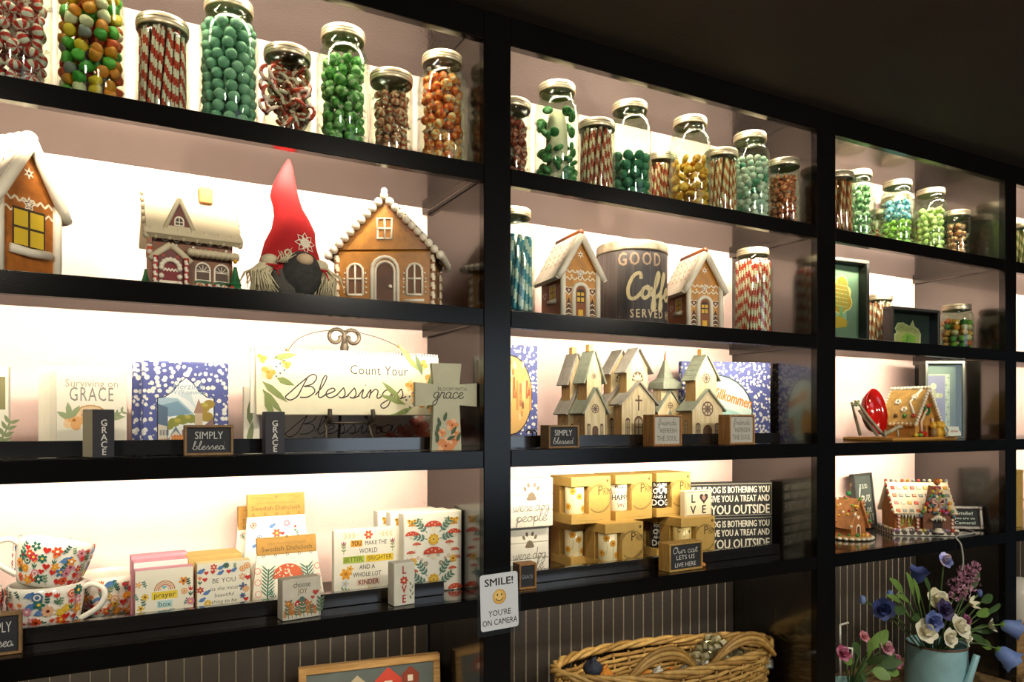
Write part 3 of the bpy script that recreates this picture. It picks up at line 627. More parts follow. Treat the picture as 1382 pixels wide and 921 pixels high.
# snow-roofed village house
def snow_house():
    Y = 1.53; x, w2, h = fit(192, 316, 266, Y, S2)
    t = thing('gingerbread_house', 'dark red gingerbread house under thick white snow roof with porch', 'gingerbread house', (x, Y, S2), math.radians(4))
    GB = mat('#7c4a26', .5, var=.25, vs=60, bump=.2, name='brown_clay'); RD = mat('#6a2416', .5, var=.15, name='dark_red_clay')
    W, D, HW, RZ = w2*.86, .085, h*.60, h
    MB().box((0, 0, .004), (w2*.98, D+.05, .008), mat('#d8cdb0', .6, bump=.4, name='snow_base'), bev=.003).build('base', t)
    MB().prism([(-D/2, .006), (D/2, .006), (D/2, HW), (0, RZ-.01), (-D/2, HW)], -W/2, W/2, GB).build('walls', t, rot=(0, 0, PI/2))
    SN = mat('#d9cba8', .6, bump=.5, bs=50, name='snow'); r = MB(); s = (RZ-HW)/(D/2)
    for sg in (-1, 1):
        yo, zo = sg*(D/2+.014), HW-.014*s*.9
        p = [(-w2/2, 0, RZ-.008), (w2/2, 0, RZ-.008), (w2/2, yo, zo), (-w2/2, yo, zo)]; r.slab(p[::-1] if sg < 0 else p, .012 if sg > 0 else .012, SN)
    rf = r.build('snow_roof', t); e = MB()
    for i in range(22): e.ball((-w2/2+w2*i/21, -D/2-.014, HW-.012+.003*math.sin(i*2.1)), (.006, .007, .009), SN, 8, 5)
    for sg in (-1, 1):
        for i in range(7): e.ball((sg*w2/2, -(D/2+.012)*i/6, RZ-.004-(RZ-HW+.014)*i/6), (.006, .008, .007), SN, 8, 5)
    e.build('snow_edge', rf)
    ch = MB(); ch.box((w2*.16, -.014, RZ+.001), (.024, .022, .030), mat('#c68a52', .6, var=.2, name='wafer'), bev=.002).build('chimney', t)
    b = MB()
    for i in range(5): b.ball((w2*.16-.01+.005*i, -.014, RZ+.018), .003, mat('#b8402c' if i % 2 else '#e8d8b0', .4), 6, 4)
    b.build('chimney_sweets', t)
    # dormer with little arched window
    dm = MB(); dx = -w2*.16; y0 = -D/2-.012
    dm.prism([(dx-.022, HW-.002), (dx+.022, HW-.002), (dx, HW+.052)], y0, -.005, RD); dm.build('dormer', t)
    dt = MB()
    for sg in (-1, 1): dt.tube([(dx, y0-.001, HW+.054), (dx+sg*.012, y0-.001, HW+.026), (dx+sg*.024, y0-.001, HW-.002)], .004, SN, 7)
    dt.build('dormer_snow', t)
    ik = Ink(at_front(y0)); ik.poly(arch(dx, HW+.004, .017, .018), '#e8dcc0'); ik.poly(arch(dx, HW+.006, .012, .013), '#43342c'); ik.stroke([(dx, HW+.006), (dx, HW+.019)], .0015, '#e8dcc0'); ik.stroke([(dx-.006, HW+.011), (dx+.006, HW+.011)], .0015, '#e8dcc0'); ik.build('dormer_window', t)
    yw = -D/2; pr = HW*.60
    ik = Ink(at_front(yw))
    ik.stroke(crom([(-W*.48+W*.96*i/14, HW*.83+(.004 if i % 2 else -.004)) for i in range(15)], 4), .0035, '#efe6cf')
    for i in range(9): ik.disc(-W*.42+W*.105*i, HW*(.93 if i % 2 else .74), .0022, '#f0e6d0' if i % 3 else '#b02a1c')
    for wx in (W*.12, W*.36):
        ik.poly(arch(wx, .022, .028, .036), '#e8dcc4'); ik.poly(arch(wx, .025, .022, .030), '#5a4434')
        for a in range(5): q = PI*(a+.5)/5; ik.stroke([(wx, .040), (wx+.012*math.cos(q), .040+.012*math.sin(q))], .0012, '#e8dcc4')
        ik.stroke([(wx-.011, .040), (wx+.011, .040)], .0015, '#e8dcc4'); ik.ell(wx, .020, .016, .004, '#2f5a34')
    ik.build('piped_windows', t)
    pb = MB()
    for i in range(20): pb.ball((-W*.06+W*.60*i/19, yw-.012, pr+.004-.001*(i % 2)), (.0055, .013, .0075), SN, 8, 5)
    pb.build('porch_roof_snow', t)
    px = -W*.30; pg = MB(); pg.prism([(px-W*.19, .006), (px+W*.19, .006), (px+W*.19, pr*.74), (px, pr*1.12), (px-W*.19, pr*.74)], yw-.020, yw+.004, RD); pg.build('porch', t)
    ps = MB()
    for sg in (-1, 1): ps.tube([(px, yw-.021, pr*1.17), (px+sg*W*.12, yw-.021, pr*.98), (px+sg*W*.25, yw-.021, pr*.74)], .0058, SN, 8)
    ps.build('porch_snow', t)
    for sg in (-1, 1):
        A, B2 = mat('#efe2cc', .4), mat('#b0281c', .4)
        MB().tube([(px+sg*W*.185, yw-.026, .008+.004*i) for i in range(13)], .0042, A, 6, mfn=lambda i, k: B2 if (i*2+k) % 6 < 3 else A).build('candy_column', t)
    ds = MB()
    for q, (a, c) in enumerate(arch(px, .010, W*.22, pr*.62, 8)): ds.ball((a, yw-.022, c), .0048, ICING, 8, 5)
    ds.ball((px-W*.11, yw-.022, .022), .0048, ICING); ds.ball((px+W*.11, yw-.022, .022), .0048, ICING); ds.build('door_icing', t)
    ik = Ink(at_front(yw-.020)); ik.poly(arch(px, .008, W*.2, pr*.58), '#7a1414'); ik.stroke([(px-W*.1+W*.2*i/10, .034+.0015*(-1)**i) for i in range(11)], .004, '#efe2cc'); ik.stroke([(px-W*.12, .011), (px+W*.12, .011)], .007, '#efe2cc')
    for i in range(5): ik.disc(px+.012*(i-2), pr*(.82+.05*(i % 2)), .0022, '#b8402c' if i % 2 else '#e8dcc4')
    ik.build('porch_door', t)
    for tx, ty, hh in ((w2*.44, yw-.018, .050), (-w2*.50, yw-.004, .030)):
        tb = MB(); gm = mat('#1f6a3a', .5, var=.2, name='fir_green')
        for q in range(4): tb.lathe([(hh*.30*(1-.2*q), hh*.18*q+.008), (hh*.06, hh*.18*(q+1.8)+.008), (0, hh*.18*(q+1.8)+.008)], gm, 9, (tx, ty, 0), smooth=False)
        tb.build('fir_tree', t)
    MB().ball((w2*.44, yw-.018, .062), .004, mat('#e0a020', .4)).build('tree_star', t)
    g = MB(); rr = random.Random(3)
    for i in range(16): g.ball((rr.uniform(-.1, .48)*w2, yw-.02-rr.random()*.006, .010), rr.uniform(.003, .006), mat(rr.choice(['#e8dcc4', '#b03424', '#c98a5a', '#e8dcc4']), .5), 7, 5)
    g.build('ground_sweets', t)
    s2 = MB(); A, B2 = mat('#efe2cc', .4), mat('#c8552f', .4)
    s2.lathe([(0, -.004), (.014, -.004), (.014, .004), (0, .004)], A, 12, mfn=lambda i, j: A if i % 2 else B2); s2.build('peppermint_disc', t, (-W/2-.004, yw+.01, HW*.62), (0, PI/2, 0))
snow_house()
# cookie jar shaped as a gingerbread house
def cookie_jar():
    Y = 1.548; x, w2, h = fit(462, 592, 277, Y, S2); x -= .004
    t = thing('cookie_jar', 'brown gingerbread house cookie jar with marshmallow roof edge beside the gnome', 'cookie jar', (x, Y, S2), math.radians(-30))
    GB = mat('#b0762c', .38, var=.2, vs=50, bump=.15, name='glazed_gingerbread'); DK = mat('#5d3a22', .45, var=.2, name='glazed_brown'); RFM = mat('#4a352a', .5, var=.3, vs=40, bump=.4, bs=60, name='roof_glaze')
    W, D, HW, HR = w2*.92, .12, h*.52, h*.46
    MB().box((0, 0, HW/2), (W, D, HW-.001), GB, bev=.004).build('jar_body', t)
    MB().prism([(-W/2-.001, HW+.001), (W/2+.001, HW+.001), (0, HW+HR)], -D/2-.001, D/2+.001, GB).build('lid_gable', t)
    rf = roof_slabs(MB(), W, D, HW, HR, .016, .006, .010, RFM).build('lid_roof', t)
    mm = MB(); sl = HR/(W/2)
    for sg in (-1, 1):
        for i in range(11):
            xx = sg*(W/2+.016)*i/10
            mm.ball((xx, -D/2-.008, HW+HR+.004-abs(xx)*sl), (.0088, .011, .0092), ICING, 9, 6); mm.ball((xx, D/2+.008, HW+HR+.004-abs(xx)*sl), (.0085, .010, .009), ICING, 8, 5)
        for i in range(9): mm.ball((sg*(W/2+.017), -D/2+D*i/8, HW-.010), (.008, .0085, .008), ICING, 8, 5)
    mm.ball((0, -D/2-.008, HW+HR+.014), .007, ICING); mm.build('marshmallow_edge', rf)
    y = -D/2; ic = MB()
    ic.tube(arch_path(0, 0, W*.27, HW*.88, y), .0042, ICING, 7); ic.tube(arch_path(0, 0, W*.20, HW*.80, y), .0030, ICING, 7)
    ic.ball((W*.06, y-.004, HW*.36), .0042, ICING); ic.build('door_icing', t)
    ik = Ink(at_front(y)); ik.poly(arch(0, 0, W*.20, HW*.80), DK)
    for sg in (-1, 1): ik.poly(arch(sg*W*.31, HW*.22, W*.16, HW*.54), mat('#6d4626', .5))
    ik.build('brown_panels', t)
    wi = MB()
    for sg in (-1, 1):
        cx = sg*W*.31; wi.tube(arch_path(cx, HW*.22, W*.16, HW*.54, y-.001), .0028, ICING, 6); wi.tube([(cx-W*.08, y-.001, HW*.22), (cx+W*.08, y-.001, HW*.22)], .0028, ICING, 6)
        wi.tube([(cx, y-.001, HW*.22), (cx, y-.001, HW*.76)], .0022, ICING, 6); wi.tube([(cx-W*.08, y-.001, HW*.50), (cx+W*.08, y-.001, HW*.50)], .0022, ICING, 6)
        wi.tube([(cx-W*.1, y-.001, HW*.12), (cx+W*.1, y-.001, HW*.12)], .0032, ICING, 6)
        for q in range(9): a = PI*q/8; wi.ball((cx+W*.115*math.cos(a), y-.001, HW*.50+W*.15*math.sin(a)), .0024, ICING, 6, 4)
        for q in range(3): wi.ball((cx+W*.115, y-.001, HW*(.26+.09*q)), .0024, ICING, 6, 4); wi.ball((cx-W*.115, y-.001, HW*(.26+.09*q)), .0024, ICING, 6, 4)
    z0 = HW+HR*.22; a = W*.075
    wi.tube([(-a, y-.002, z0), (a, y-.002, z0), (a, y-.002, z0+.042), (-a, y-.002, z0+.042)], .003, ICING, 6, closed=True)
    wi.tube([(0, y-.002, z0), (0, y-.002, z0+.042)], .0024, ICING, 6); wi.tube([(-a, y-.002, z0+.021), (a, y-.002, z0+.021)], .0024, ICING, 6); wi.build('window_icing', t, kind='stuff')
    for sx, sy in ((-1, -1), (1, -1), (1, 1)):
        A, B2 = mat('#e9dabb', .4), mat('#8c5a34', .4)
        MB().tube([(sx*W/2, sy*D/2, .004+.0048*i) for i in range(int((HW-.008)/.0048))], .0058, A, 8, mfn=lambda i, k: B2 if (i*2+k) % 8 < 3 else A).build('twisted_corner', t)
    sd = Ink(lambda a, c, hh: (W/2+hh, a, c))
    for cx in (-.028, .028): sd.poly(arch(cx, HW*.25, .030, HW*.5), '#e8dabc'); sd.poly(arch(cx, HW*.28, .024, HW*.44), '#5d3a22')
    sd.build('side_windows', t)
cookie_jar()
# gnome
def gnome():
    Y = 1.512; x = X_at(391, Y)
    t = thing('gnome_doll', 'plush gnome with tall red pointed hat and grey beard', 'gnome', (x, Y, S2), math.radians(6))
    FEL = mat('#b5161a', .85, var=.12, vs=30, bump=.3, bs=400, name='red_felt'); HAIR = mat('#d9cda8', .8, var=.15, vs=200, name='cream_wool')
    GREY = mat('#3b3a37', .95, var=.25, vs=90, bump=.4, bs=140, name='charcoal_fleece')
    MB().lathe([(0, 0), (.046, 0), (.058, .018), (.056, .05), (.046, .085), (0, .1)], mat('#5a5650', .9, bump=.3, name='grey_body_plush'), 20).build('body', t)
    be = MB(); be.ball((.010, -.036, .049), (.041, .034, .048), GREY, 20, 14); be.build('beard', t)
    hat = MB(); vs = []; fs = []; n = 18; prof = [(.062, .060, 0), (.058, .085, 0), (.050, .115, .001), (.043, .140, .004), (.034, .165, .002), (.029, .185, -.004), (.0285, .205, -.010), (.024, .225, -.012), (.018, .243, -.010), (.010, .265, -.006), (.003, .281, -.003)]
    for r, z, dx in prof:
        for i in range(n): a = 2*PI*i/n; k2 = 1+.05*math.sin(3*a+z*60); vs.append((dx+r*k2*math.cos(a), r*.8*k2*math.sin(a)-.004, z+(.01*math.cos(a) if z < .1 else 0)))
    for j in range(len(prof)-1):
        for i in range(n): fs.append((j*n+i, j*n+(i+1) % n, (j+1)*n+(i+1) % n, (j+1)*n+i))
    fs.append([(len(prof)-1)*n+i for i in range(n)]); hat.add(vs, fs, FEL, True); h = hat.build('hat', t)
    MB().ball((.010, -.062, .074), (.0165, .013, .012), mat('#d9bd97', .8, var=.08, bump=.2, name='tan_felt'), 14, 9).build('nose', t)
    def hatpt(u, z, hh):   # (u sideways, z up) on the front of the hat
        r = .062+(z-.06)*(.034-.062)/.105; xx = u; return (xx+.002, -math.sqrt(max(1e-6, r*r-xx*xx))*.82-.0085-hh, z)
    ik = Ink(hatpt)
    for i in range(8):
        a = 2*PI*i/8; ca, sa = math.cos(a), math.sin(a); L = .021
        P = [(0, 0), (.55*L, .28*L), (L, 0), (.55*L, -.28*L)]; ik.stroke([(.014+p*ca-q*sa, .110+p*sa+q*ca) for p, q in P], .0022, '#f2e6cc', closed=True)
        ik.leaf(.014+.003*ca, .110+.003*sa, .009, .004, a, '#f2e6cc')
    ik.build('snowflake_patch', h)
    rr = random.Random(11)
    for sg in (-1, 1):
        s = MB()
        for i in range(210):
            a = rr.uniform(0, 6.28); q = rr.random(); p0 = Vector((sg*.048+.016*math.cos(a)*q, -.030+.012*math.sin(a)*q, .066+rr.uniform(-.006, .008)))
            e = Vector((sg*(.066 if sg < 0 else .058)+rr.gauss(0, .012 if sg < 0 else .010), -.038+rr.gauss(0, .014), rr.uniform(.002, .02)))
            m2 = (p0+e)/2+Vector((sg*.012+rr.gauss(0, .004), rr.gauss(0, .004), .004)); s.tube([p0, m2, e], [.0022, .0026, .0006], HAIR, 4, cap=False)
        s.build('wool_pigtail', t, kind='stuff')
        MB().ball((sg*.049, -.034, .070), (.018, .016, .013), HAIR, 12, 8).build('pigtail_knot', t)
        rb = MB(); rb.tube([(sg*.049+.014*math.cos(q), -.034+.014*math.sin(q), .060) for q in [2*PI*i/12 for i in range(12)]], .0022, FEL, 6, closed=True)
        rb.tube([(sg*.049, -.049, .060), (sg*.049+.008, -.052, .052), (sg*.049+.012, -.052, .040)], .0016, FEL, 5); rb.build('ribbon', t)
    MB().tube([(.066, -.036, .012), (.076, -.034, .004), (.082, -.03, .003)], .0016, FEL, 5).build('ribbon_tail', t)
    c = MB(); c.tube([(-.022+.006*math.cos(q), -.058, .084+.006*math.sin(q)) for q in [2*PI*i/12 for i in range(12)]], .002, HAIR, 5, closed=True)
    for i in range(14): c.tube([(-.03+rr.gauss(0, .008), -.052, .066), (-.026+rr.gauss(0, .012), -.06, .076+rr.random()*.02)], [.002, .0006], HAIR, 4)
    c.build('wool_curl', t)
gnome()
# coffee tin
def tin():
    Y = 1.565; x, w2, h = fit(803, 900, 331, Y, S2); R = .5*97*T_at(852, Y)/FOC*.97; h = .219
    t = thing('coffee_tin', 'large round charcoal coffee tin with cream lettering and worn lid', 'tin', (x, Y, S2))
    m = wood('#3a3534', '#544c4a', .5, 6, 'Z', 'charcoal_plank_print')
    b = MB(); b.lathe([(0, .0), (R-.002, 0), (R, .003), (R, h-.022), (R-.003, h-.016), (0, h-.016)], m, 48); b.build('tin_body', t)
    MB().lathe([(R-.001, h-.026), (R+.002, h-.026), (R+.0024, h-.022), (R+.0024, h-.006), (R+.001, h-.002), (R-.004, h), (R-.006, h-.003), (0, h-.003)], mat('#b8aa90', .45, .5, var=.35, vs=45, name='worn_lid_metal'), 48).build('lid', t)
    A0 = math.radians(-112)                               # middle of the print
    cyl = lambda a, c, hh: ((R+hh)*math.cos(A0+a/R), (R+hh)*math.sin(A0+a/R), c)
    ik = Ink(cyl)
    for i in range(-9, 10): ik.stroke([(i*.021+.003*math.sin(i*9), .008), (i*.021+.003*math.sin(i*9), h-.03)], .0009, '#8a8078' if i % 2 else '#2c2827')
    for s0, size, bold, z in (('GOOD', .046, 1, .154), ('SERVED HERE', .030, 1, .022)):
        ik.text(s0, .0 if s0 == 'GOOD' else -.030, z, size, '#b3977c' if s0 == 'GOOD' else '#d8c298', bold, .72, 'C' if s0 == 'GOOD' else 'L', sp=.10 if s0 == 'GOOD' else .14)
    ik.build('block_lettering', t)
    ik = Ink(cyl); ik.script('Coffee', -.042, .070, .030, '#e2cf9c', .30, 'L', .25, fit=.165); ik.build('script_lettering', t)
    ik = Ink(cyl); ik.stroke([(-.10, .022), (-.055, .024)], .003, '#b09078'); ik.build('arrow_print', t)
tin()
# ---------------------------------------------------------------- third shelf, left bay
def block(name, label, cat, px0, px1, py, Y, shelf, d, m, rz=0, tilt=0, base=0., group=None, w2=None, h=None, bev=.0012):
    x, ww, hh = fit(px0, px1, py, Y, shelf+base); ww = w2 or ww; hh = h or hh
    t = thing(name, label, cat, (x, Y, shelf+base), group=group, rot=(tilt, 0, rz))
    MB().box((0, 0, hh/2), (ww, d, hh), m, bev=bev).build('block_body', t)
    return t, ww, hh, -d/2
def bloom(ik, x, z, r, c1='#e8a34e', c2='#f2c88a', cc='#b8741e', a0=0.):
    for i in range(5):
        a = a0+2*PI*i/5; ik.ell(x+.52*r*math.cos(a), z+.52*r*math.sin(a), r*.52, r*.46, c2 if i % 2 else c1, 9, a)
    for i in range(5): a = a0+.6+2*PI*i/5; ik.ell(x+.28*r*math.cos(a), z+.28*r*math.sin(a), r*.3, r*.2, c1, 7, a)
    ik.disc(x, z, r*.16, cc)
CREAM = mat('#f3ecd8', .55, var=.02, name='cream_board')
LEDGE = FRONT+.042
t, w2, h, y = block('wall_plaque', 'white plaque with olive band cut by the left picture edge', 'plaque', -60, 13, 494, 1.56, S3, .03, CREAM)
ik = Ink(at_front(y)); ik.rect(-w2*.4, h*.52, w2*.44, h*.88, '#8a8458'); ik.sprig(w2*.3, h*.1, .05, 1.2, '#8a9468', 4); ik.sprig(w2*.1, h*.05, .04, .9, '#8a9468', 4); ik.build('printed_band', t)
# four "Surviving on Grace" boxed books
for q in range(4):
    Y = 1.545+q*.023
    t, w2, h, y = block('gift_book', ['front cream book reading surviving on grace with coffee cup', 'cream book directly behind the front grace book', 'cream book third back in the grace stack', 'rearmost cream book of the grace stack'][q], 'book', 76-q*8, 171-q*8, 497-q*.5, Y, S3, .02, CREAM, group='surviving on grace books')
    ik = Ink(at_front(y)); ik.text('Surviving on', 0, h*.78, .019, '#b3a288', sx=.9); ik.text('GRACE', 0, h*.62, .036, '#8f8b7c', fit=w2*.62, sp=.04)
    if q == 0:
        ik.ell(-.002, h*.50, .022, .012, '#c99a62', 14); ik.ell(-.002, h*.505, .018, .009, '#e6c79c', 12); ik.stroke(crom([(-.012, h*.5), (-.003, h*.53), (.004, h*.49), (.012, h*.52)], 4), .002, '#f2e2c4')
        bloom(ik, -.028, h*.40, .018, '#eab070', '#f2cf9e'); bloom(ik, .002, h*.33, .015, '#f0c79a', '#f4dcbc')
        for a, L in ((1.0, .028), (1.7, .03), (2.6, .024), (.4, .03), (.1, .034)): ik.leaf(.02 if a < .9 else -.034, h*.42, L, .010, a, '#9aa67a')
        ik.sprig(.022, h*.40, .032, .55, '#8f9c76', 3); ik.stroke(crom([(-.034, h*.02), (-.02, h*.14), (0, h*.10), (-.012, h*.02), (.02, h*.08)], 5), .0013, '#6a675c')
        for i in range(4): ik.leaf(.03+.004*i, h*.02, .022, .008, 1.2-.2*i, '#a8b48a')
    ik.build('cover_print', t)
# blue blossom frames with town picture
BLUEF = spots_mat('#535c9a', '#eceadf', 100, .40, .45, 'blue_blossom_paper')
def town(ik, w2, h, x0=0):
    def pic(pts, c): ik.poly([(x0+a*w2, b2*h) for a, b2 in pts], c)
    brack = [(-.32, .02), (.32, .02), (.32, .60), (.24, .61), (.14, .68), (.08, .76), (0, .82), (-.08, .76), (-.14, .68), (-.24, .61), (-.32, .60)]
    pic([(a*1.04, b2*1.012) for a, b2 in brack], '#2a2a38'); pic(brack, '#eef2ee')
    pic([(-.32, .60), (-.24, .61), (-.1, .60), (.04, .48), (.12, .40), (-.32, .42)], '#a9c3cf'); pic([(-.30, .52), (-.1, .57), (.06, .44), (-.2, .40)], '#7d9fb4'); pic([(-.1, .64), (.02, .58), (.12, .48), (.05, .66)], '#d4e2e2')
    for a, b2, r in ((-.14, .34, .07), (-.05, .37, .08), (.05, .38, .07), (.20, .50, .08), (.27, .54, .07), (.24, .40, .08), (.12, .36, .05), (-.2, .30, .06)): ik.ell(x0+a*w2, b2*h, r*w2, r*h*.7, '#8a8f3c' if a < .15 else '#a58a34', 9)
    for a, b2, r in ((-.10, .36, .04), (.02, .40, .035), (.22, .53, .04)): ik.ell(x0+a*w2, b2*h, r*w2, r*h*.6, '#b8a84a', 8)
    pic([(.10, .10), (.19, .10), (.19, .46), (.10, .46)], '#cdb89a'); pic([(.085, .44), (.205, .44), (.145, .60)], '#a8846c')
    pic([(-.05, .26), (.16, .26), (.32, .40), (.32, .32), (.2, .2), (-.05, .2)], '#8d6f6a'); pic([(-.32, .10), (-.21, .10), (-.21, .50), (-.32, .54)], '#5a6f86'); pic([(-.32, .12), (-.22, .12), (-.22, .30), (-.32, .32)], '#d9d0bc')
    pic([(-.32, .02), (.32, .02), (.32, .20), (-.32, .16)], '#b98d6a'); pic([(-.21, .16), (-.03, .16), (-.12, .30)], '#7a8792'); pic([(-.19, .03), (-.05, .03), (-.05, .19), (-.12, .25), (-.19, .19)], '#dcd3c2')
    for i in range(8): pic([(-.02+.042*i, .05), (.01+.042*i, .05), (.01+.042*i, .12), (-.02+.042*i, .12)], '#e2d2b4' if i % 2 else '#7a5a48')
    for i in range(6): pic([(-.3+.018*i, .2), (-.292+.018*i, .2), (-.292+.018*i, .26), (-.3+.018*i, .26)], '#4a5c70')
    for i in range(5): ik.flower(x0+(-.14+.03*i)*w2, .175*h, .006, '#d07a3c', '#e8b05a')
    ik.text('Herzlich', x0+.02*w2, .70*h, .016, '#9fb4c0', shear=.2); ik.text('Willkommen', x0+.02*w2, .645*h, .012, '#9fb4c0', shear=.2)
for q, (a, c, lab) in enumerate(((191, 307, 'blue blossom patterned frame with bracket-shaped town picture'), (178, 296, 'second blue blossom frame just behind the town picture frame'))):
    Y = 1.54+q*.032
    t, w2, h, y = block('blossom_frame', lab, 'picture frame', a, c, 489+q*2, Y, S3, .028, BLUEF, group='blue blossom town frames', bev=.003)
    if q == 0: ik = Ink(at_front(y)); town(ik, w2, h); ik.build('town_picture', t)
t, w2, h, y = block('wooden_sign', 'narrow white sign edge showing beside the big blessings board', 'sign', 328, 350, 522, 1.60, S3, .012, CREAM)
ik = Ink(at_front(y)); ik.leaf(-w2*.2, h*.1, .05, .012, 1.4, '#7f8a5e'); ik.leaf(-w2*.1, h*.4, .05, .012, 1.6, '#7f8a5e'); ik.build('leaf_print', t)
# the blessings boards
def blessings(w2, h, ik, full=True):
    ik.text('Count Your', .045*w2/.3, h*.67, h*.22, '#4a4338', fit=w2*.33, sp=.03)
    ik.script('Blessings', -w2*.31, h*.28, h*.155, '#3f382e', .13, 'L', .3, fit=w2*.60)
    for x, z, r, a in ((.38, .30, .10, 0), (.33, .50, .06, .4), (.455, .62, .075, .2), (.40, .86, .06, 1.1), (.46, .12, .06, .2)): bloom(ik, x*w2, z*h, r*h*1.7, '#e9a34a', '#f3c98a', '#b3681c', a)
    for x, z, L, a in ((.30, .18, .05, 2.8), (.27, .26, .045, 2.4), (.34, .14, .05, -2.7), (.40, .68, .04, 1.9), (.38, .76, .05, 2.3), (.43, .40, .04, 1.3), (.42, .10, .04, 1.0)): ik.leaf(x*w2, z*h, L*w2/.3, .012, a, '#8f9c5c' if L > .042 else '#6f7f52')
    for x, z, r in ((-.44, .66, .07), (-.35, .80, .05), (-.47, .88, .05)): bloom(ik, x*w2, z*h, r*h*1.6, '#ee9b3e', '#f6d09a')
    for x, z, L, a in ((-.47, .52, .05, -.7), (-.47, .40, .05, -.9), (-.46, .30, .05, -1.2), (-.42, .88, .04, .2), (-.40, .58, .03, -.4)): ik.leaf(x*w2, z*h, L*w2/.3, .013, a, '#7f8c4e')
    for i in range(7): ik.disc((-.40+.02*(i % 3))*w2, (.60+.05*i)*h, .0022, '#5d6670')
    for i in range(6): ik.disc((.30+.02*(i % 3))*w2, (.08+.06*i)*h, .0022, '#5d6670')
Y = 1.53; x, w2 = span(345, 592, Y); zb, zt = 1.511, 1.640; h = zt-zb
t = thing('wooden_sign', 'cream board reading count your blessings on scroll easel', 'sign', (x, Y, zb), rot=(math.radians(-3), 0, 0))
MB().box((0, 0, h/2), (w2, .012, h), mat('#efe6c4', .5, var=.03, name='cream_sign'), bev=.0015).build('board', t)
ik = Ink(at_front(-.006)); blessings(w2, h, ik); ik.build('sign_print', t)
wr = MB(); wr.tube(crom([(-w2*.34, 0, h), (-w2*.28, .004, h+.028), (-w2*.16, .010, h+.047), (0, .014, h+.052), (w2*.16, .010, h+.040), (w2*.28, .004, h+.020), (w2*.34, 0, h)], 5), .0008, mat('#4a4038', .5, .8), 5); wr.build('hanging_wire', t)
for i in range(5): MB().ball((w2*(.27+.018*i), -.001, h+.022-.0058*i), .0045, mat('#b58e5c', .5, name='wood_bead'), 8, 6).build('wooden_bead', t)
MB().ball((-w2*.34, -.002, h+.002), .005, mat('#8a6f48', .5), 8, 6).build('wooden_bead', t)
t = thing('wooden_sign', 'striped-edge white board just behind the count your blessings board', 'sign', (x-.002, Y+.013, zb+.004), rot=(math.radians(-3), 0, 0))
W3, H3 = w2+.012, h+.004
MB().box((0, 0, H3/2), (W3, .009, H3), CREAM).build('board', t)
ik = Ink(at_front(-.0045))
for i in range(60): ik.rect(-W3/2+W3*i/60, H3-.010, -W3/2+W3*(i+.5)/60, H3, '#6d7478')
ik.build('striped_edge', t); ik = Ink(lambda a, c, hh: (a, c, H3+hh))
for i in range(60): ik.rect(-W3/2+W3*i/60, -.0044, -W3/2+W3*(i+.5)/60, .0044, '#6d7478')
ik.build('striped_top', t)
t, w3, h3, y = block('wooden_sign', 'lower blessings board standing on the shelf behind the easel', 'sign', 345, 590, 540, 1.665, S3, .012, mat('#efe4d4', .5, name='blush_sign'))
ik = Ink(at_front(y)); H4 = .13
ik.script('Blessings', -w3*.31, h3*.30, .020, '#5b5246', .10, 'L', .3, fit=w3*.60)
for a, z, r in ((.30, .3, .022), (.38, .45, .026), (.22, .2, .016), (.44, .2, .02)): bloom(ik, a*w3, z*h3, r, '#c9705a', '#dd9a84', '#8a4a2c')
for i in range(4): ik.leaf(-.46*w3, (.2+.2*i)*h3, .03, .009, -.6+.3*i, '#7c7a62'); ik.leaf(.17*w3, (.3+.05*i)*h3, .02, .007, 2+.5*i, '#7c7a62')
ik.build('sign_print', t)
# scroll easel
IRON = mat('#51483c', .45, .6, var=.2, vs=60, name='antiqued_iron')
def spiral(cx, cz, r0, r1, a0, a1, y, n=16): return [(cx+(r0+(r1-r0)*i/n)*math.cos(a0+(a1-a0)*i/n), y, cz+(r0+(r1-r0)*i/n)*math.sin(a0+(a1-a0)*i/n)) for i in range(n+1)]
e = thing('display_easel', 'bronze scroll-top wire easel holding the blessings board', 'easel', (X_at(461, 1.585), 1.585, S3))
hz = .262
for sg in (-1, 1):
    MB().tube([(sg*.006, -.022, hz-.045)]+[(sg*a, b2, c) for a, b2, c in spiral(.018, hz-.022, .020, .008, PI*.95, -PI*1.15, -.022)], .0042, IRON, 7).build('top_scroll', e)
    MB().tube([(sg*.004, -.020, hz-.038), (sg*.012, -.019, hz-.10), (sg*.040, -.022, .086), (sg*.044, -.045, .062), (sg*.052, -.070, .006)], .0036, IRON, 7).build('front_leg', e)
    MB().tube(crom([(sg*.043, -.048, .062), (sg*.044, -.068, .062), (sg*.046, -.078, .068), (sg*.045, -.076, .086)], 4), .0045, IRON, 7).build('hook', e)
    MB().tube([(sg*.052, -.066, .006)]+[(sg*a, -.068, c) for a, b2, c in spiral(.076, .012, .018, .005, PI*1.1, -PI*.9, 0)], .0032, IRON, 7).build('foot_scroll', e)
MB().tube([(-.044, -.060, .058), (.044, -.060, .058)], .003, IRON, 7).build('crossbar', e)
MB().lathe([(.008, -.010), (.009, 0), (.008, .010)], IRON, 10, (0, -.022, hz-.045)).build('collar', e)
MB().tube([(0, -.020, hz-.05), (.004, .02, .10), (.006, .05, .004)], .0032, IRON, 7).build('back_leg', e)
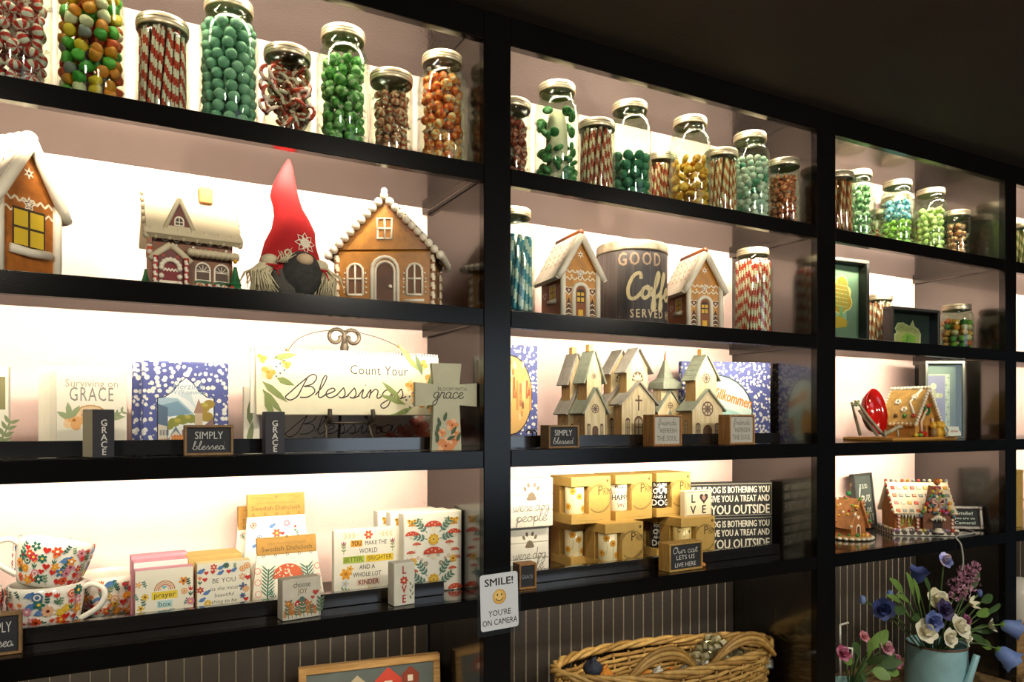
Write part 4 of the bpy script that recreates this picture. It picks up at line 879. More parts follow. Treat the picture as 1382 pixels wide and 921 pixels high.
# cross
Y = LEDGE+.006; x, w2, h = fit(561, 640, 491, Y, S3)
t = thing('wooden_cross', 'pale standing cross reading bloom with grace with orange blossoms', 'cross', (x, Y, S3), math.radians(-8))
a, c0, c1 = .21*w2, h*.52, h*.76; f = .012
poly = [(-a-.004, 0), (a+.004, 0), (a, c0), (w2/2, c0-.003), (w2/2, c1+.003), (a, c1), (a+.004, h), (-a-.004, h), (-a, c1), (-w2/2, c1+.003), (-w2/2, c0-.003), (-a, c0)]
MB().prism(poly, -.009, .009, mat('#b9b79a', .55, var=.08, vs=20, name='sage_cream_wood')).build('cross_body', t)
ik = Ink(at_front(-.009)); ik.text('BLOOM WITH', .012, h*.685, .0105, '#4b463c', sx=.95); ik.script('grace', -.03, h*.595, .0135, '#4b463c', .16, 'L', .3, fit=.066)
for xx, z, r in ((-.002, .05, .020), (.016, .12, .012), (.012, .29, .014), (-.010, .20, .009), (.020, .20, .008)): bloom(ik, xx, z*h, r, '#d98a52', '#e8b48a', '#a34a22')
for xx, z, aa in ((-.018, .12, 1.9), (-.02, .2, 1.5), (-.014, .27, 1.8), (-.006, .33, 1.3), (.01, .18, 1.0), (.0, .12, .4), (.022, .1, 1.2), (-.022, .08, 1.4)): ik.leaf(xx, z*h, .022, .008, aa, '#43563c')
ik.build('cross_print', t)
# small blocks on the ledge
GRACEM = mat('#2b2a30', .55, var=.1, name='charcoal_paint')
def grace_block(px0, px1, py, rz, lab, dd):
    x, w2, h = fit(px0, px1, py, LEDGE-.006, S3); t = thing('word_block', lab, 'word block', (x, LEDGE-.006, S3), rz)
    ww = .036
    b = MB(); b.box((0, 0, h/2), (ww, dd, h), GRACEM, bev=.001); b.build('block_body', t)
    if rz: s = Ink(lambda a, c, hh: (-ww/2-hh, a, c)); s.rect(-dd/2+.001, .002, dd/2-.001, h-.001, '#cfc4a4'); s.build('cream_side', t)
    ik = Ink(at_front(-dd/2))
    for i, ch in enumerate('GRACE'): ik.text(ch, 0, h*.66-i*h*.15, .0155, '#d8d4cc', 1)
    ik.build('lettering', t)
grace_block(113, 153, 553, math.radians(28), 'dark word block reading grace with cream side, below the coffee cup book', .034)
grace_block(353, 385, 556, 0, 'dark word block reading grace in front of the blessings board', .03)
PLFR = mat('#8a6a44', .5, var=.2, vs=80, name='brown_frame_wood'); CHALK = mat('#26282c', .7, var=.15, vs=30, name='chalkboard')
def simply(px0, px1, py, Y, shelf, lab, rz=0, d=.022):
    x, w2, h = fit(px0, px1, py, Y, shelf)
    t, y = framed('chalk_plaque', lab, 'plaque', (x, Y, shelf), w2, h, d, .0045, PLFR, CHALK, rz, group='simply blessed plaques')
    ik = Ink(at_front(y)); ik.text('SIMPLY', 0, h*.54, h*.36, '#c9c8c2', fit=w2*.58); ik.script('blessed', -w2*.34, h*.19, h*.125, '#c9c8c2', .16, 'L', .2, fit=w2*.66); ik.build('lettering', t)
simply(248, 314, 574, LEDGE, S3, 'small chalk plaque reading simply blessed before the blue town frame')
# ---------------------------------------------------------------- third shelf, middle bay
Y = 1.64; x, w2 = span(660, 723, Y)
t, w2, h, y = block('blossom_frame', 'blue blossom panel with oval street picture beside the middle post', 'picture frame', 660, 723, 466, 1.64, S3, .02, BLUEF, tilt=0)
ik = Ink(at_front(y)); ik.ell(-w2*.08, h*.5, w2*.46, h*.40, '#2a2320', 24); ik.ell(-w2*.08, h*.5, w2*.44, h*.385, '#e2b56a', 24)
for i in range(9): ik.rect((-.25+.07*i)*w2, (.35+.04*(i % 4))*h, (-.20+.07*i)*w2, (.68-.03*(i % 3))*h, ('#c98a4a', '#b9744a', '#e2c890', '#a8603a')[i % 4])
rr = random.Random(31)
for i in range(46):
    a = rr.uniform(-.42, .30); z = rr.uniform(.20, .80)
    if ((a+.08)/.42)**2+((z-.5)/.36)**2 < .9: ik.poly([(a*w2, z*h), ((a+.05)*w2, z*h), ((a+.05)*w2, (z+.05)*h), ((a+.025)*w2, (z+.08)*h), (a*w2, (z+.05)*h)], rr.choice(['#b8743a', '#d9a85a', '#8f5a38', '#e6cc94', '#a8552e', '#c98f4e', '#e9d9b0']))
ik.build('street_picture', t)
e = thing('display_easel', 'dark scrolled wire easel foot below the oval street picture', 'easel', (X_at(713, 1.60), 1.60, S3))
for sg in (0, 1): MB().tube([(-.010+.016*sg, .0, .004)]+spiral(.006*sg, .030, .016, .006, -PI*.6, PI*.9, -.01*sg), .0024, mat('#2c2522', .4, .6), 6).build('scroll_wire', e)
MB().tube([(-.03, .012, .003), (.03, .012, .003)], .0024, mat('#2c2522', .4, .6), 6).build('base_wire', e)
simply(734, 777, 574, LEDGE, S3, 'small chalk plaque reading simply blessed, first on the middle bay ledge', math.radians(4), .034)
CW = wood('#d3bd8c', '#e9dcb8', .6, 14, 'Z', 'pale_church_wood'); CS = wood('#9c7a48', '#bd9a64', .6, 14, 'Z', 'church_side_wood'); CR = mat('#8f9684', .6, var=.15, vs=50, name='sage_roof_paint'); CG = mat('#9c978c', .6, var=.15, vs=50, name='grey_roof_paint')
def cbody(b, w2, d, hw, hr, z0=0, yo=0): return b.prism([(-w2/2, z0), (w2/2, z0), (w2/2, z0+hw), (0, z0+hw+hr), (-w2/2, z0+hw)], -d/2+yo, d/2+yo, CW)
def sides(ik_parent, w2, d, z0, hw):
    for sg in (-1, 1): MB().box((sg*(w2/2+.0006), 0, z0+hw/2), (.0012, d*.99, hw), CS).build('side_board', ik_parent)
def church_roof(t, w2, d, hw, hr, z0, m, ov=.008, oy=.006, th=.0045, steps=False):
    b = MB(); s = hr/(w2/2)
    for sg in (-1, 1):
        n = 5 if steps else 1
        for q in range(n):
            a0, a1 = (w2/2+ov)*q/n, (w2/2+ov)*(q+1)/n+(.002 if steps else 0); zz = z0+hw+hr; L = (.0018 if steps else 0)*q*0
            p = [(sg*a0, -d/2-oy, zz-s*a0+L), (sg*a1, -d/2-oy, zz-s*a1+L+(.0016 if steps else 0)), (sg*a1, d/2+oy, zz-s*a1+L+(.0016 if steps else 0)), (sg*a0, d/2+oy, zz-s*a0+L)]
            b.slab(p[::-1] if sg < 0 else p, th, m)
    b.build('roof', t)
def rose(ik, x, z, r):
    ik.disc(x, z, r, '#5d4638', 16); ik.disc(x, z, r*.84, '#cdbb9a', 16)
    for i in range(8): a = PI*i/4; ik.stroke([(x, z), (x+r*.85*math.cos(a), z+r*.85*math.sin(a))], r*.14, '#5d4638')
    ik.ring(x, z, r*.4, r*.12, '#5d4638', 12)
def lancet(ik, x, z, w2, h, door=False):
    ik.poly(arch(x, z, w2, h), '#5b4030'); ik.poly(arch(x, z+.001, w2*.76, h*.9), '#6a4c3a' if door else '#b3a283')
    if door: [ik.stroke([(x+w2*a, z), (x+w2*a, z+h*.8)], w2*.06, '#4a3226') for a in (-.2, 0, .2)]
    else:
        ik.stroke([(x, z), (x, z+h*.9)], w2*.12, '#5b4030'); [ik.stroke([(x-w2*.36, z+h*q), (x+w2*.36, z+h*q)], w2*.1, '#5b4030') for q in (.3, .6)]
def church_tower(px0, px1, Y, top, lab, roof):
    """narrow front, tall steep-roofed tower with a chimney block"""
    x, w2, h = fit(px0, px1, top, Y, S3); d = .050; t = thing('wooden_church', lab, 'church ornament', (x, Y, S3), group='wooden churches')
    hw, hr = h*.36, h*.20
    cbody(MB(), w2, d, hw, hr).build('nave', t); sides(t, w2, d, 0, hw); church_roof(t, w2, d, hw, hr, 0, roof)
    tw = w2*.70; tz = hw+hr*.30; th = h*.70-tz; rr = h*.22
    cbody(MB(), tw, d*.8, th, rr, tz).build('tower', t)
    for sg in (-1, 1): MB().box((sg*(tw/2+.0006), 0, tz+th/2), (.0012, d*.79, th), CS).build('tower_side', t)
    church_roof(t, tw, d*.8, th, rr, tz, roof, .008, .006, .004, True)
    MB().box((0, 0, h*.955), (.014, .016, h*.07), wood('#b88a4e', '#d8b070', .6, 20, 'Z', 'oak_block'), bev=.001).build('chimney_block', t)
    y = -d/2; ik = Ink(at_front(y)); rose(ik, 0, hw*1.0, w2*.19); lancet(ik, 0, .002, w2*.30, hw*.52, True)
    for sg in (-1, 1): lancet(ik, sg*w2*.32, .002, w2*.16, hw*.58)
    ik.build('front_windows', t)
    ik = Ink(at_front(-d*.4)); rose(ik, 0, tz+th*.92, tw*.18); ik.build('tower_window', t)
    s = Ink(lambda a, c, hh: (-w2/2-.0012-hh, -a, c)); lancet(s, 0, .03, .014, .034); s.build('side_window', t)
def church_broad(px0, px1, Y, top, lab, roof):
    """broad gabled front with cross, square bell tower"""
    x, w2, h = fit(px0, px1, top, Y, S3); d = .034; t = thing('wooden_church', lab, 'church ornament', (x, Y, S3), group='wooden churches')
    hw, hr = h*.44, h*.20
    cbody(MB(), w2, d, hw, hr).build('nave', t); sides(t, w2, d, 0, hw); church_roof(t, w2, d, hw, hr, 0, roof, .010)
    tw = w2*.62; tz = hw; th = h*.80-tz; rr = h*.19
    cbody(MB(), tw, d*.9, th, rr, tz, .004).build('tower', t)
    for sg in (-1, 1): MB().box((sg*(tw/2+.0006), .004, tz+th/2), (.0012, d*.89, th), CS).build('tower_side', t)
    church_roof(t, tw, d*.9, th, rr, tz, roof, .012, .008)
    y = -d/2; ik = Ink(at_front(y)); lancet(ik, 0, .002, w2*.26, hw*.66)
    for sg in (-1, 1):
        lancet(ik, sg*w2*.33, .006, w2*.13, hw*.58); ik.stroke([(sg*w2*.20, 0), (sg*w2*.20, hw*1.1)], .001, '#8a7350')
    ik.rect(-.0022, hw*.80, .0022, hw*1.16, '#5d4638'); ik.rect(-.011, hw*1.02, .011, hw*1.06, '#5d4638'); ik.build('front_windows', t)
    ik = Ink(at_front(y+.004)); zc = tz+th*.62
    ik.poly([(tw*.28*math.cos(a), zc+tw*.36*math.sin(a)) for a in [PI*i/10 for i in range(11)]], '#6d5642')
    for q in range(5): a = PI*(q+.5)/5; ik.leaf(0, zc+.001, tw*.30, .007, a, '#d9caa8')
    ik.build('fan_window', t)
def church_spire(px0, px1, Y, top, lab):
    x, w2, h = fit(px0, px1, top, Y, S3); d = .04; t = thing('wooden_church', lab, 'church ornament', (x, Y, S3), group='wooden churches')
    hw, hr = h*.36, h*.20; cbody(MB(), w2, d, hw, hr).build('nave', t); sides(t, w2, d, 0, hw); church_roof(t, w2, d, hw, hr, 0, CR, .007)
    tw = w2*.66; z1 = h*.60; MB().box((0, .002, (hw+z1)/2), (tw, d*.9, z1-hw), CW).build('tower', t)
    b = MB(); b.lathe([(tw*.86, z1-.004), (tw*.78, z1+.014), (tw*.42, z1+.026), (tw*.08, h*.90), (0, h*.90)], CR, 4, (0, .002, 0), smooth=False, a0=PI/4, a1=PI/4+2*PI); b.build('spire', t)
    MB().tube([(0, .002, h*.89), (0, .002, h*.95), (.004, .002, h)], [.0035, .003, .0018], mat('#b07a5c', .5), 6).build('finial', t)
    ik = Ink(at_front(-d/2)); ik.disc(0, hw+.012, .009, '#6d5642', 14); ik.disc(0, hw+.012, .007, '#cdbb9a', 14); ik.rect(-.0008, hw+.005, .0008, hw+.019, '#6d5642'); ik.rect(-.007, hw+.0112, .007, hw+.0128, '#6d5642')
    ik.poly([(-.024, hw*.5), (.024, hw*.5), (0, hw*1.02)], CR); lancet(ik, 0, .002, .022, hw*.55, True); ik.build('front_windows', t)
    ik = Ink(at_front(-d*.45+.002)); ik.disc(0, z1-.022, .008, '#6d5642', 14); ik.disc(0, z1-.022, .006, '#cdbb9a', 14); ik.rect(-.0008, z1-.029, .0008, z1-.015, '#6d5642'); ik.rect(-.007, z1-.0228, .007, z1-.0212, '#6d5642'); ik.build('tower_window', t)
church_tower(782, 809, 1.535, 464, 'wooden church with sage shingled steep tower, front left of the row', CR)
church_tower(760, 786, 1.60, 468, 'wooden church with grey steep tower peeking out behind the leftmost one', CG)
church_broad(834, 878, 1.535, 470, 'broad wooden church with fan window and cross, front centre of row', CG)
church_broad(813, 855, 1.60, 473, 'broad wooden church half hidden behind the fan window church', CG)
church_spire(882, 914, 1.622, 474, 'wooden church with pointed sage spire behind the friends plaque')
church_tower(926, 966, 1.545, 470, 'wooden church with rose window and sage roof, right end of row', CR)
# Willkommen panel
t, w2, h, y = block('blossom_frame', 'blue blossom panel with oval welcome sign at right end of middle bay', 'picture frame', 975, 980, 489, 1.60, S3, .02, BLUEF, math.radians(-16), w2=.282)
t.location.x = 1.569
ik = Ink(at_front(y)); ik.ell(-w2*.10, h*.40, w2*.40, h*.44, '#2c4438', 26, -.25); ik.ell(-w2*.10, h*.395, w2*.385, h*.425, '#d3e6d8', 26, -.25)
ik.ell(-w2*.02, h*.28, w2*.28, h*.14, '#a9d0c4', 16, -.2)
for i in range(10): ik.ell((-.36+.03*i)*w2, (.18+.03*(i % 4))*h, .022*w2/.3, .03*h/.2, ('#d9a23c', '#e6bd62', '#c97f2a')[i % 3], 8)
ik.rect(-w2*.36, h*.28, -w2*.28, h*.56, '#e0b468'); ik.poly([(-w2*.37, h*.56), (-w2*.27, h*.56), (-w2*.32, h*.70)], '#c98a3c'); ik.rect(-w2*.2, h*.16, -w2*.06, h*.34, '#d99a3c'); ik.poly([(-w2*.22, h*.34), (-w2*.04, h*.34), (-w2*.13, h*.46)], '#b86a24')
ik.poly([(w2*.12, h*.10), (w2*.22, h*.10), (w2*.25, h*.30), (w2*.16, h*.32)], '#c98a4a')
ik.text('Willkommen', w2*.03, h*.50, h*.19, '#d98324', 1, .62, ang=-.28, fit=w2*.50); ik.build('welcome_picture', t)
FR = wood('#8a6034', '#b07f48', .55, 18, 'Z', 'oak_frame')
def friends(px0, px1, py, lab, rz):
    Y = LEDGE+.004; x, w2, h = fit(px0, px1, py, Y, S3)
    t, y = framed('word_plaque', lab, 'plaque', (x, Y, S3), w2, h, .040, .005, FR, mat('#b9b6aa', .6, var=.06, name='grey_print'), rz, group='friends refresh plaques')
    ik = Ink(at_front(y)); ik.script('friends', -w2*.32, h*.66, h*.10, '#5a564e', .14, 'L', .25, fit=w2*.64); ik.text('REFRESH', w2*.04, h*.42, h*.21, '#6a665c', fit=w2*.60); ik.text('THE SOUL', 0, h*.16, h*.24, '#6a665c', fit=w2*.72); ik.build('lettering', t)
friends(874, 914, 560, 'oak plaque reading friends refresh the soul before the spire church', math.radians(3))
friends(976, 1012, 560, 'oak plaque reading friends refresh the soul before the welcome sign', math.radians(3))
# ---------------------------------------------------------------- fourth shelf, left bay
PAL = ['#d9532c', '#e8962e', '#e3b93a', '#4f6f9a', '#c23a4a', '#d98a9a', '#2f6a5a', '#e8b48a']
def meadow(ik, x0, x1, z0, z1, n, seed, s=1.):
    """printed meadow flowers, leaves and little birds"""
    r = random.Random(seed); cols = max(2, int(math.sqrt(n*(x1-x0)/(z1-z0)))); rows = max(1, int(n/cols+.5))
    for i in range(cols):
        for j in range(rows):
            x = x0+(x1-x0)*(i+.5+r.uniform(-.3, .3))/cols; z = z0+(z1-z0)*(j+.5+r.uniform(-.3, .3))/rows; k = r.random(); c = r.choice(PAL); q = s*r.uniform(.8, 1.15)
            if k < .34: ik.flower(x, z, .0085*q, c, r.choice(['#f2c94c', '#7a2a20', '#f4ead2']), r.choice([5, 6, 8]), r.random()*6)
            elif k < .46: ik.disc(x, z, .0072*q, c, 12); ik.disc(x, z, .0048*q, '#f4ead2', 10); ik.disc(x, z, .003*q, c, 8)
            elif k < .58: ik.tulip(x, z, .0085*q, r.choice(['#d23a2a', '#e88a4a'])); ik.stroke([(x, z-.003*q), (x, z-.014*q)], .0012*q, '#3f6a4e'); ik.leaf(x, z-.012*q, .009*q, .003*q, 1.0, '#3f6a4e'); ik.leaf(x, z-.012*q, .009*q, .003*q, 2.1, '#3f6a4e')
            elif k < .76: ik.sprig(x, z-.007*q, .016*q, 1.57+r.uniform(-.5, .5), r.choice(['#2f5d4e', '#4c7a6a', '#6f8f6a']), 3, .4)
            elif k < .86: ik.ell(x, z, .007*q, .005*q, '#5b83b8', 9, .4); ik.poly([(x-.010*q, z-.004*q), (x-.004*q, z-.003*q), (x-.005*q, z+.002*q)], '#5b83b8'); ik.disc(x+.006*q, z+.004*q, .003*q, '#4a72a8', 7)
            else: ik.heart(x, z, .006*q, '#c8322a')
CERAM = mat('#f4f0e0', .18, var=.01, coat=.5, name='cream_glazed_ceramic')
def mug(label, loc, rz, Rt, Rb, h, seed, rot=None, handle=0., inner=None, group='floral mugs'):
    t = thing('floral_mug', label, 'mug', loc, rot=rot or (0, 0, rz), group=group); th = .004
    def rad(z): q = max(0., min(1., z/h)); return Rb+(Rt-Rb)*(1-(1-q)**2.2)
    pro = [(0, .002), (Rb*.8, .002), (Rb*.84, 0), (Rb*.95, .001)]+[(rad(h*q), h*q) for q in (.04, .15, .3, .5, .7, .85, 1)]+[(Rt-th*.5, h+.0012), (Rt-th, h)]+[(rad(h*q)-th, h*q) for q in (.85, .6, .4, .2, .1)]+[(0, .006)]
    MB().lathe(pro, CERAM, 40).build('bowl', t)
    a = handle; ca, sa = math.cos(a), math.sin(a)
    P = crom([(rad(h*.86)-.002, h*.86), (Rt+.012, h*.93), (Rt+.030, h*.84), (Rt+.034, h*.64), (Rt+.022, h*.40), (rad(h*.20)-.001, h*.18)], 4)
    MB().tube([(r*ca, r*sa, z) for r, z in P], .0052, CERAM, 8).build('handle', t)
    ik = Ink(lambda x, z, hh: ((rad(z)+hh)*math.cos(x/Rt), (rad(z)+hh)*math.sin(x/Rt), max(z, .001))); ik.rough = .25
    a0 = a+.35 if handle else .35
    meadow(ik, (a+.30)*Rt, (a+2*PI-.30)*Rt, h*.10, h*.95, 110, seed, 1.05); ik.build('floral_print', t)
    if inner:
        ik = Ink(lambda x, z, hh: ((rad(z)-th-.0004-hh)*math.cos(1.25-x/Rt), (rad(z)-th-.0004-hh)*math.sin(1.25-x/Rt), z)); ik.script(inner, 0, h*.62, .008, '#2a2a2a', .14); ik.build('inside_lettering', t)
    return t
MX, MY = X_at(63, 1.566), 1.566
mug('cream floral mug with handle to the right, lower of the stacked pair', (MX, MY, S4), 0, .060, .047, .084, 4, handle=math.radians(-14))
tm = mug('cream floral mug tilted on top of another, handle to the left', (MX-.002, MY+.002, S4+.0795), 0, .060, .044, .080, 9, rot=(math.radians(-3), math.radians(13), 0), handle=math.radians(194))
mug('cream floral mug with black script inside, behind the stacked mugs', (X_at(147, 1.647), 1.647, S4), 0, .062, .044, .078, 12, handle=math.radians(42), inner='rejoice')
mug('cream floral mug mostly cut off by the left picture edge', (X_at(-54, 1.575), 1.575, S4), 0, .060, .046, .082, 21, handle=math.radians(150))
simply(-38, 30, 828, LEDGE-.006, S4, 'small chalk plaque reading simply blessed at lower left corner', 0, .02)
PINKB = mat('#d493a0', .5, name='pink_box_card')
def card_box(lab, px0, px1, py, Y, d, side, front, group, rz=0, base=0.):
    t, w2, h, y = block('gift_box', lab, 'gift box', px0, px1, py, Y, S4, d, side, rz, group=group, bev=.001, base=base)
    if front: ik = Ink(at_front(y)); ik.rect(-w2/2+.0006, .0006, w2/2-.0006, h-.0006, front); return t, w2, h, y, ik
    return t, w2, h, y, None
t, w2, h, y, ik = card_box('pink edged prayer box with rainbow on the front', 181, 260, 766, 1.528, .026, PINKB, '#f6efd8', 'prayer boxes', math.radians(3))
for i in range(4): ik.ring(0, h*.60, .017-.0032*i, .0022, ('#c98a5a', '#d9a878', '#d27a62', '#e6c79c')[i], 12, 0, PI)
ik.rect(-w2*.22, h*.44, w2*.22, h*.58, '#f0d23a'); ik.text('prayer', 0, h*.47, .014, '#3a3a34'); ik.rect(-w2*.13, h*.28, w2*.13, h*.41, '#bfe0da'); ik.text('box', 0, h*.30, .014, '#3a3a34')
meadow(ik, -w2*.47, -w2*.27, h*.06, h*.8, 8, 5, .9); meadow(ik, w2*.27, w2*.47, h*.06, h*.8, 8, 6, .9); meadow(ik, -w2*.25, w2*.25, h*.04, h*.2, 5, 7, .9); ik.heart(-.001, h*.66, .004, '#7fc4cc'); ik.build('front_print', t)
for q in range(2):
    t, w2, h, y, ik = card_box(('white and pink gift box directly behind the prayer box', 'pink gift box at the back of the prayer box row')[q], 179-3*q, 254-2*q, (755, 747)[q], 1.565+.038*q, .034, PINKB, '#f4e6e0' if q == 0 else None, 'prayer boxes', math.radians(3))
    if ik: ik.build('front_print', t)
t, w2, h, y, ik = card_box('cream flower wreathed box reading be you', 264, 336, 757, 1.530, .028, mat('#e6d59a', .5, name='butter_card'), '#f8f2dc', 'be you boxes', math.radians(3))
for i, (s0, z) in enumerate((('BE YOU', .62), ('its the most', .48), ('beautiful', .36), ('thing to be', .24))): ik.text(s0, 0, h*z, .0125 if i == 0 else .0105, '#5a554a', shear=.15 if i else 0)
meadow(ik, -w2*.48, -w2*.28, h*.04, h*.95, 10, 15, .85); meadow(ik, w2*.28, w2*.48, h*.04, h*.95, 10, 16, .85); meadow(ik, -w2*.28, w2*.28, h*.76, h*.97, 7, 17, .85); meadow(ik, -w2*.28, w2*.28, h*.03, h*.17, 6, 18, .8); ik.build('front_print', t)
t, w2, h, y, ik = card_box('kraft topped gift box behind the be you box', 250, 322, 746, 1.585, .07, mat('#cfae68', .6, var=.06, name='kraft_card'), None, 'be you boxes', math.radians(3))
# dishcloths with kraft header cards, leaning back
def dishcloth(px0, px1, py, Y, lab, seed, tilt):
    x, w2, h = fit(px0, px1, py, Y, S4); h *= 1.05
    t = thing('dishcloth_pack', lab, 'dishcloth', (x, Y-.03, S4), rot=(math.radians(-tilt), 0, math.radians(2)), group='dishcloth packs')
    k = w2/.12
    MB().prism([(-w2*.62, 0), (w2*.62, 0), (w2*.48, h*.93), (-w2*.48, h*.93)], -.003, .003, mat('#f5efdd', .8, bump=.3, bs=500, name='cellulose_cloth')).build('cloth', t)
    ik = Ink(at_front(-.003))
    if seed == 2:
        ik.poly([(w2*.27*math.cos(a), h*.40+w2*.24*math.sin(a)) for a in [PI*i/12 for i in range(13)]], '#d9643a'); rr = random.Random(2)
        for i in range(26): a = rr.uniform(.25, PI-.25); q = rr.uniform(.2, .9); ik.disc(w2*.26*q*math.cos(a), h*.41+w2*.22*q*math.sin(a), .0016, '#f6e2c8')
        ik.rect(-w2*.09, h*.14, w2*.09, h*.40, '#ece3c8')
        for sg in (-1, 1):
            ik.sprig(sg*w2*.36, h*.10, h*.46, 1.57+sg*.08, '#4f7f6c', 8, .10); ik.sprig(sg*w2*.20, h*.04, h*.20, 1.57-sg*.5, '#4f7f6c', 5, .16)
            for q in range(3): ik.ring(sg*w2*.50, h*(.2+.17*q), .006, .0016, '#e3a08a', 9)
    else:
        ik.flower(0, h*.62, .010, '#d05a3c', '#f2c94c', 6); meadow(ik, -w2*.45, w2*.45, h*.44, h*.74, 12, seed, .9); ik.text('YOU MAKE THE', 0, h*.40, .012, '#5a4f42')
        for sg in (-1, 1): ik.ring(sg*w2*.42, h*.7, .006, .0016, '#e3a08a', 9)
    ik.build('cloth_print', t)
    c = MB().box((0, 0, h*.90), (w2, .008, h*.22 if seed == 1 else h*.27), mat('#b0843a', .65, var=.07, vs=60, name='kraft_header'), bev=.0008).build('header_card', t)
    z = h*.90; ik = Ink(at_front(-.004)); ik.text('Ultra Absorbent Reusable', 0, z+.002, .0078, '#8a6a34', fit=w2*.66); ik.text('Swedish Dishcloth', 0, z-.011, .0135, '#5c4420', fit=w2*.86)
    for i in range(5): ik.ring(w2*(-.4+.2*i), z-.019, .0026, .0010, '#5c4420', 8)
    ik.disc(0, z+.017, .0032, '#8a6a34', 9); ik.stroke([(-w2*.42, z+.016), (-w2*.06, z+.014)], .0012, '#8a6a34'); ik.stroke(crom([(w2*.2, z+.016), (w2*.3, z+.019), (w2*.34, z+.014), (w2*.44, z+.018)], 4), .0010, '#8a6a34'); ik.build('header_print', c)
dishcloth(345, 425, 729, 1.578, 'front dishcloth pack with kraft header and red toadstool print', 2, 9)
dishcloth(332, 409, 673, 1.655, 'rear dishcloth pack with kraft header rising behind the toadstool one', 1, 5)
dishcloth(319, 396, 690, 1.688, 'rearmost white cloth pack peeking out left of the dishcloths', 5, 3)
# you make the world
t, w2, h, y = block('word_plaque', 'cream plaque reading you make the world better brighter', 'plaque', 449, 540, 713, 1.545, S4, .018, mat('#f5efdc', .5, name='cream_plaque'))
ik = Ink(at_front(y)); ik.flower(0, h*.91, .010, '#cf5a3a', '#f0d8a0', 6)
for sg in (-1, 1): ik.sprig(sg*.02, h*.91, .03, 0 if sg > 0 else PI, '#d8cfa0', 3); ik.tulip(sg*w2*.36, h*.78, .010, '#b8327a'); ik.sprig(sg*w2*.36, h*.64, .022, 1.57, '#8a9a5a', 3)
ik.rect(-w2*.26, h*.745, -w2*.09, h*.84, '#e6a42a'); ik.text('YOU', -w2*.175, h*.76, .015, '#4a3a2a', 1, fit=w2*.14); ik.text('MAKE THE', w2*.11, h*.76, .0135, '#4a463e', fit=w2*.33)
ik.text('WORLD', 0, h*.645, .0145, '#4a463e', fit=w2*.27); ik.rect(-w2*.37, h*.51, -w2*.06, h*.61, '#b4c84a'); ik.rect(-w2*.04, h*.51, w2*.37, h*.61, '#f0cf2e'); ik.text('BETTER,', -w2*.215, h*.53, .0145, '#3f4a2a', fit=w2*.28); ik.text('BRIGHTER', w2*.165, h*.53, .0145, '#4a3f22', fit=w2*.37)
ik.text('AND A', -w2*.02, h*.41, .0135, '#4a463e', fit=w2*.23); ik.text('WHOLE LOT', -w2*.02, h*.30, .0140, '#4a463e', fit=w2*.42); ik.rect(-w2*.17, h*.17, w2*.17, h*.265, '#e8d8c4'); ik.text('KINDER', 0, h*.185, .0145, '#8a2f22', 1, fit=w2*.30)
ik.flower(-w2*.33, h*.36, .013, '#eda62e', '#c97a1e', 6); ik.flower(-w2*.27, h*.43, .008, '#f0b94a', '#c97a1e', 5); ik.flower(-w2*.34, h*.22, .008, '#c9d2d8', '#e6b93a', 5)
ik.ell(w2*.36, h*.32, .008, .015, '#3f4248', 10); ik.ell(w2*.37, h*.30, .005, .011, '#eef0ea', 9); ik.disc(w2*.36, h*.41, .005, '#2f3238'); ik.stroke([(w2*.33, h*.40), (w2*.35, h*.405)], .002, '#e8962e')
ik.star(0, h*.05, .016, '#f0c92e', 9, .6); [ik.sprig(sg*w2*.16, h*.05, .035, .3 if sg > 0 else PI-.3, '#7aa07a', 4) for sg in (-1, 1)]; ik.build('plaque_print', t)
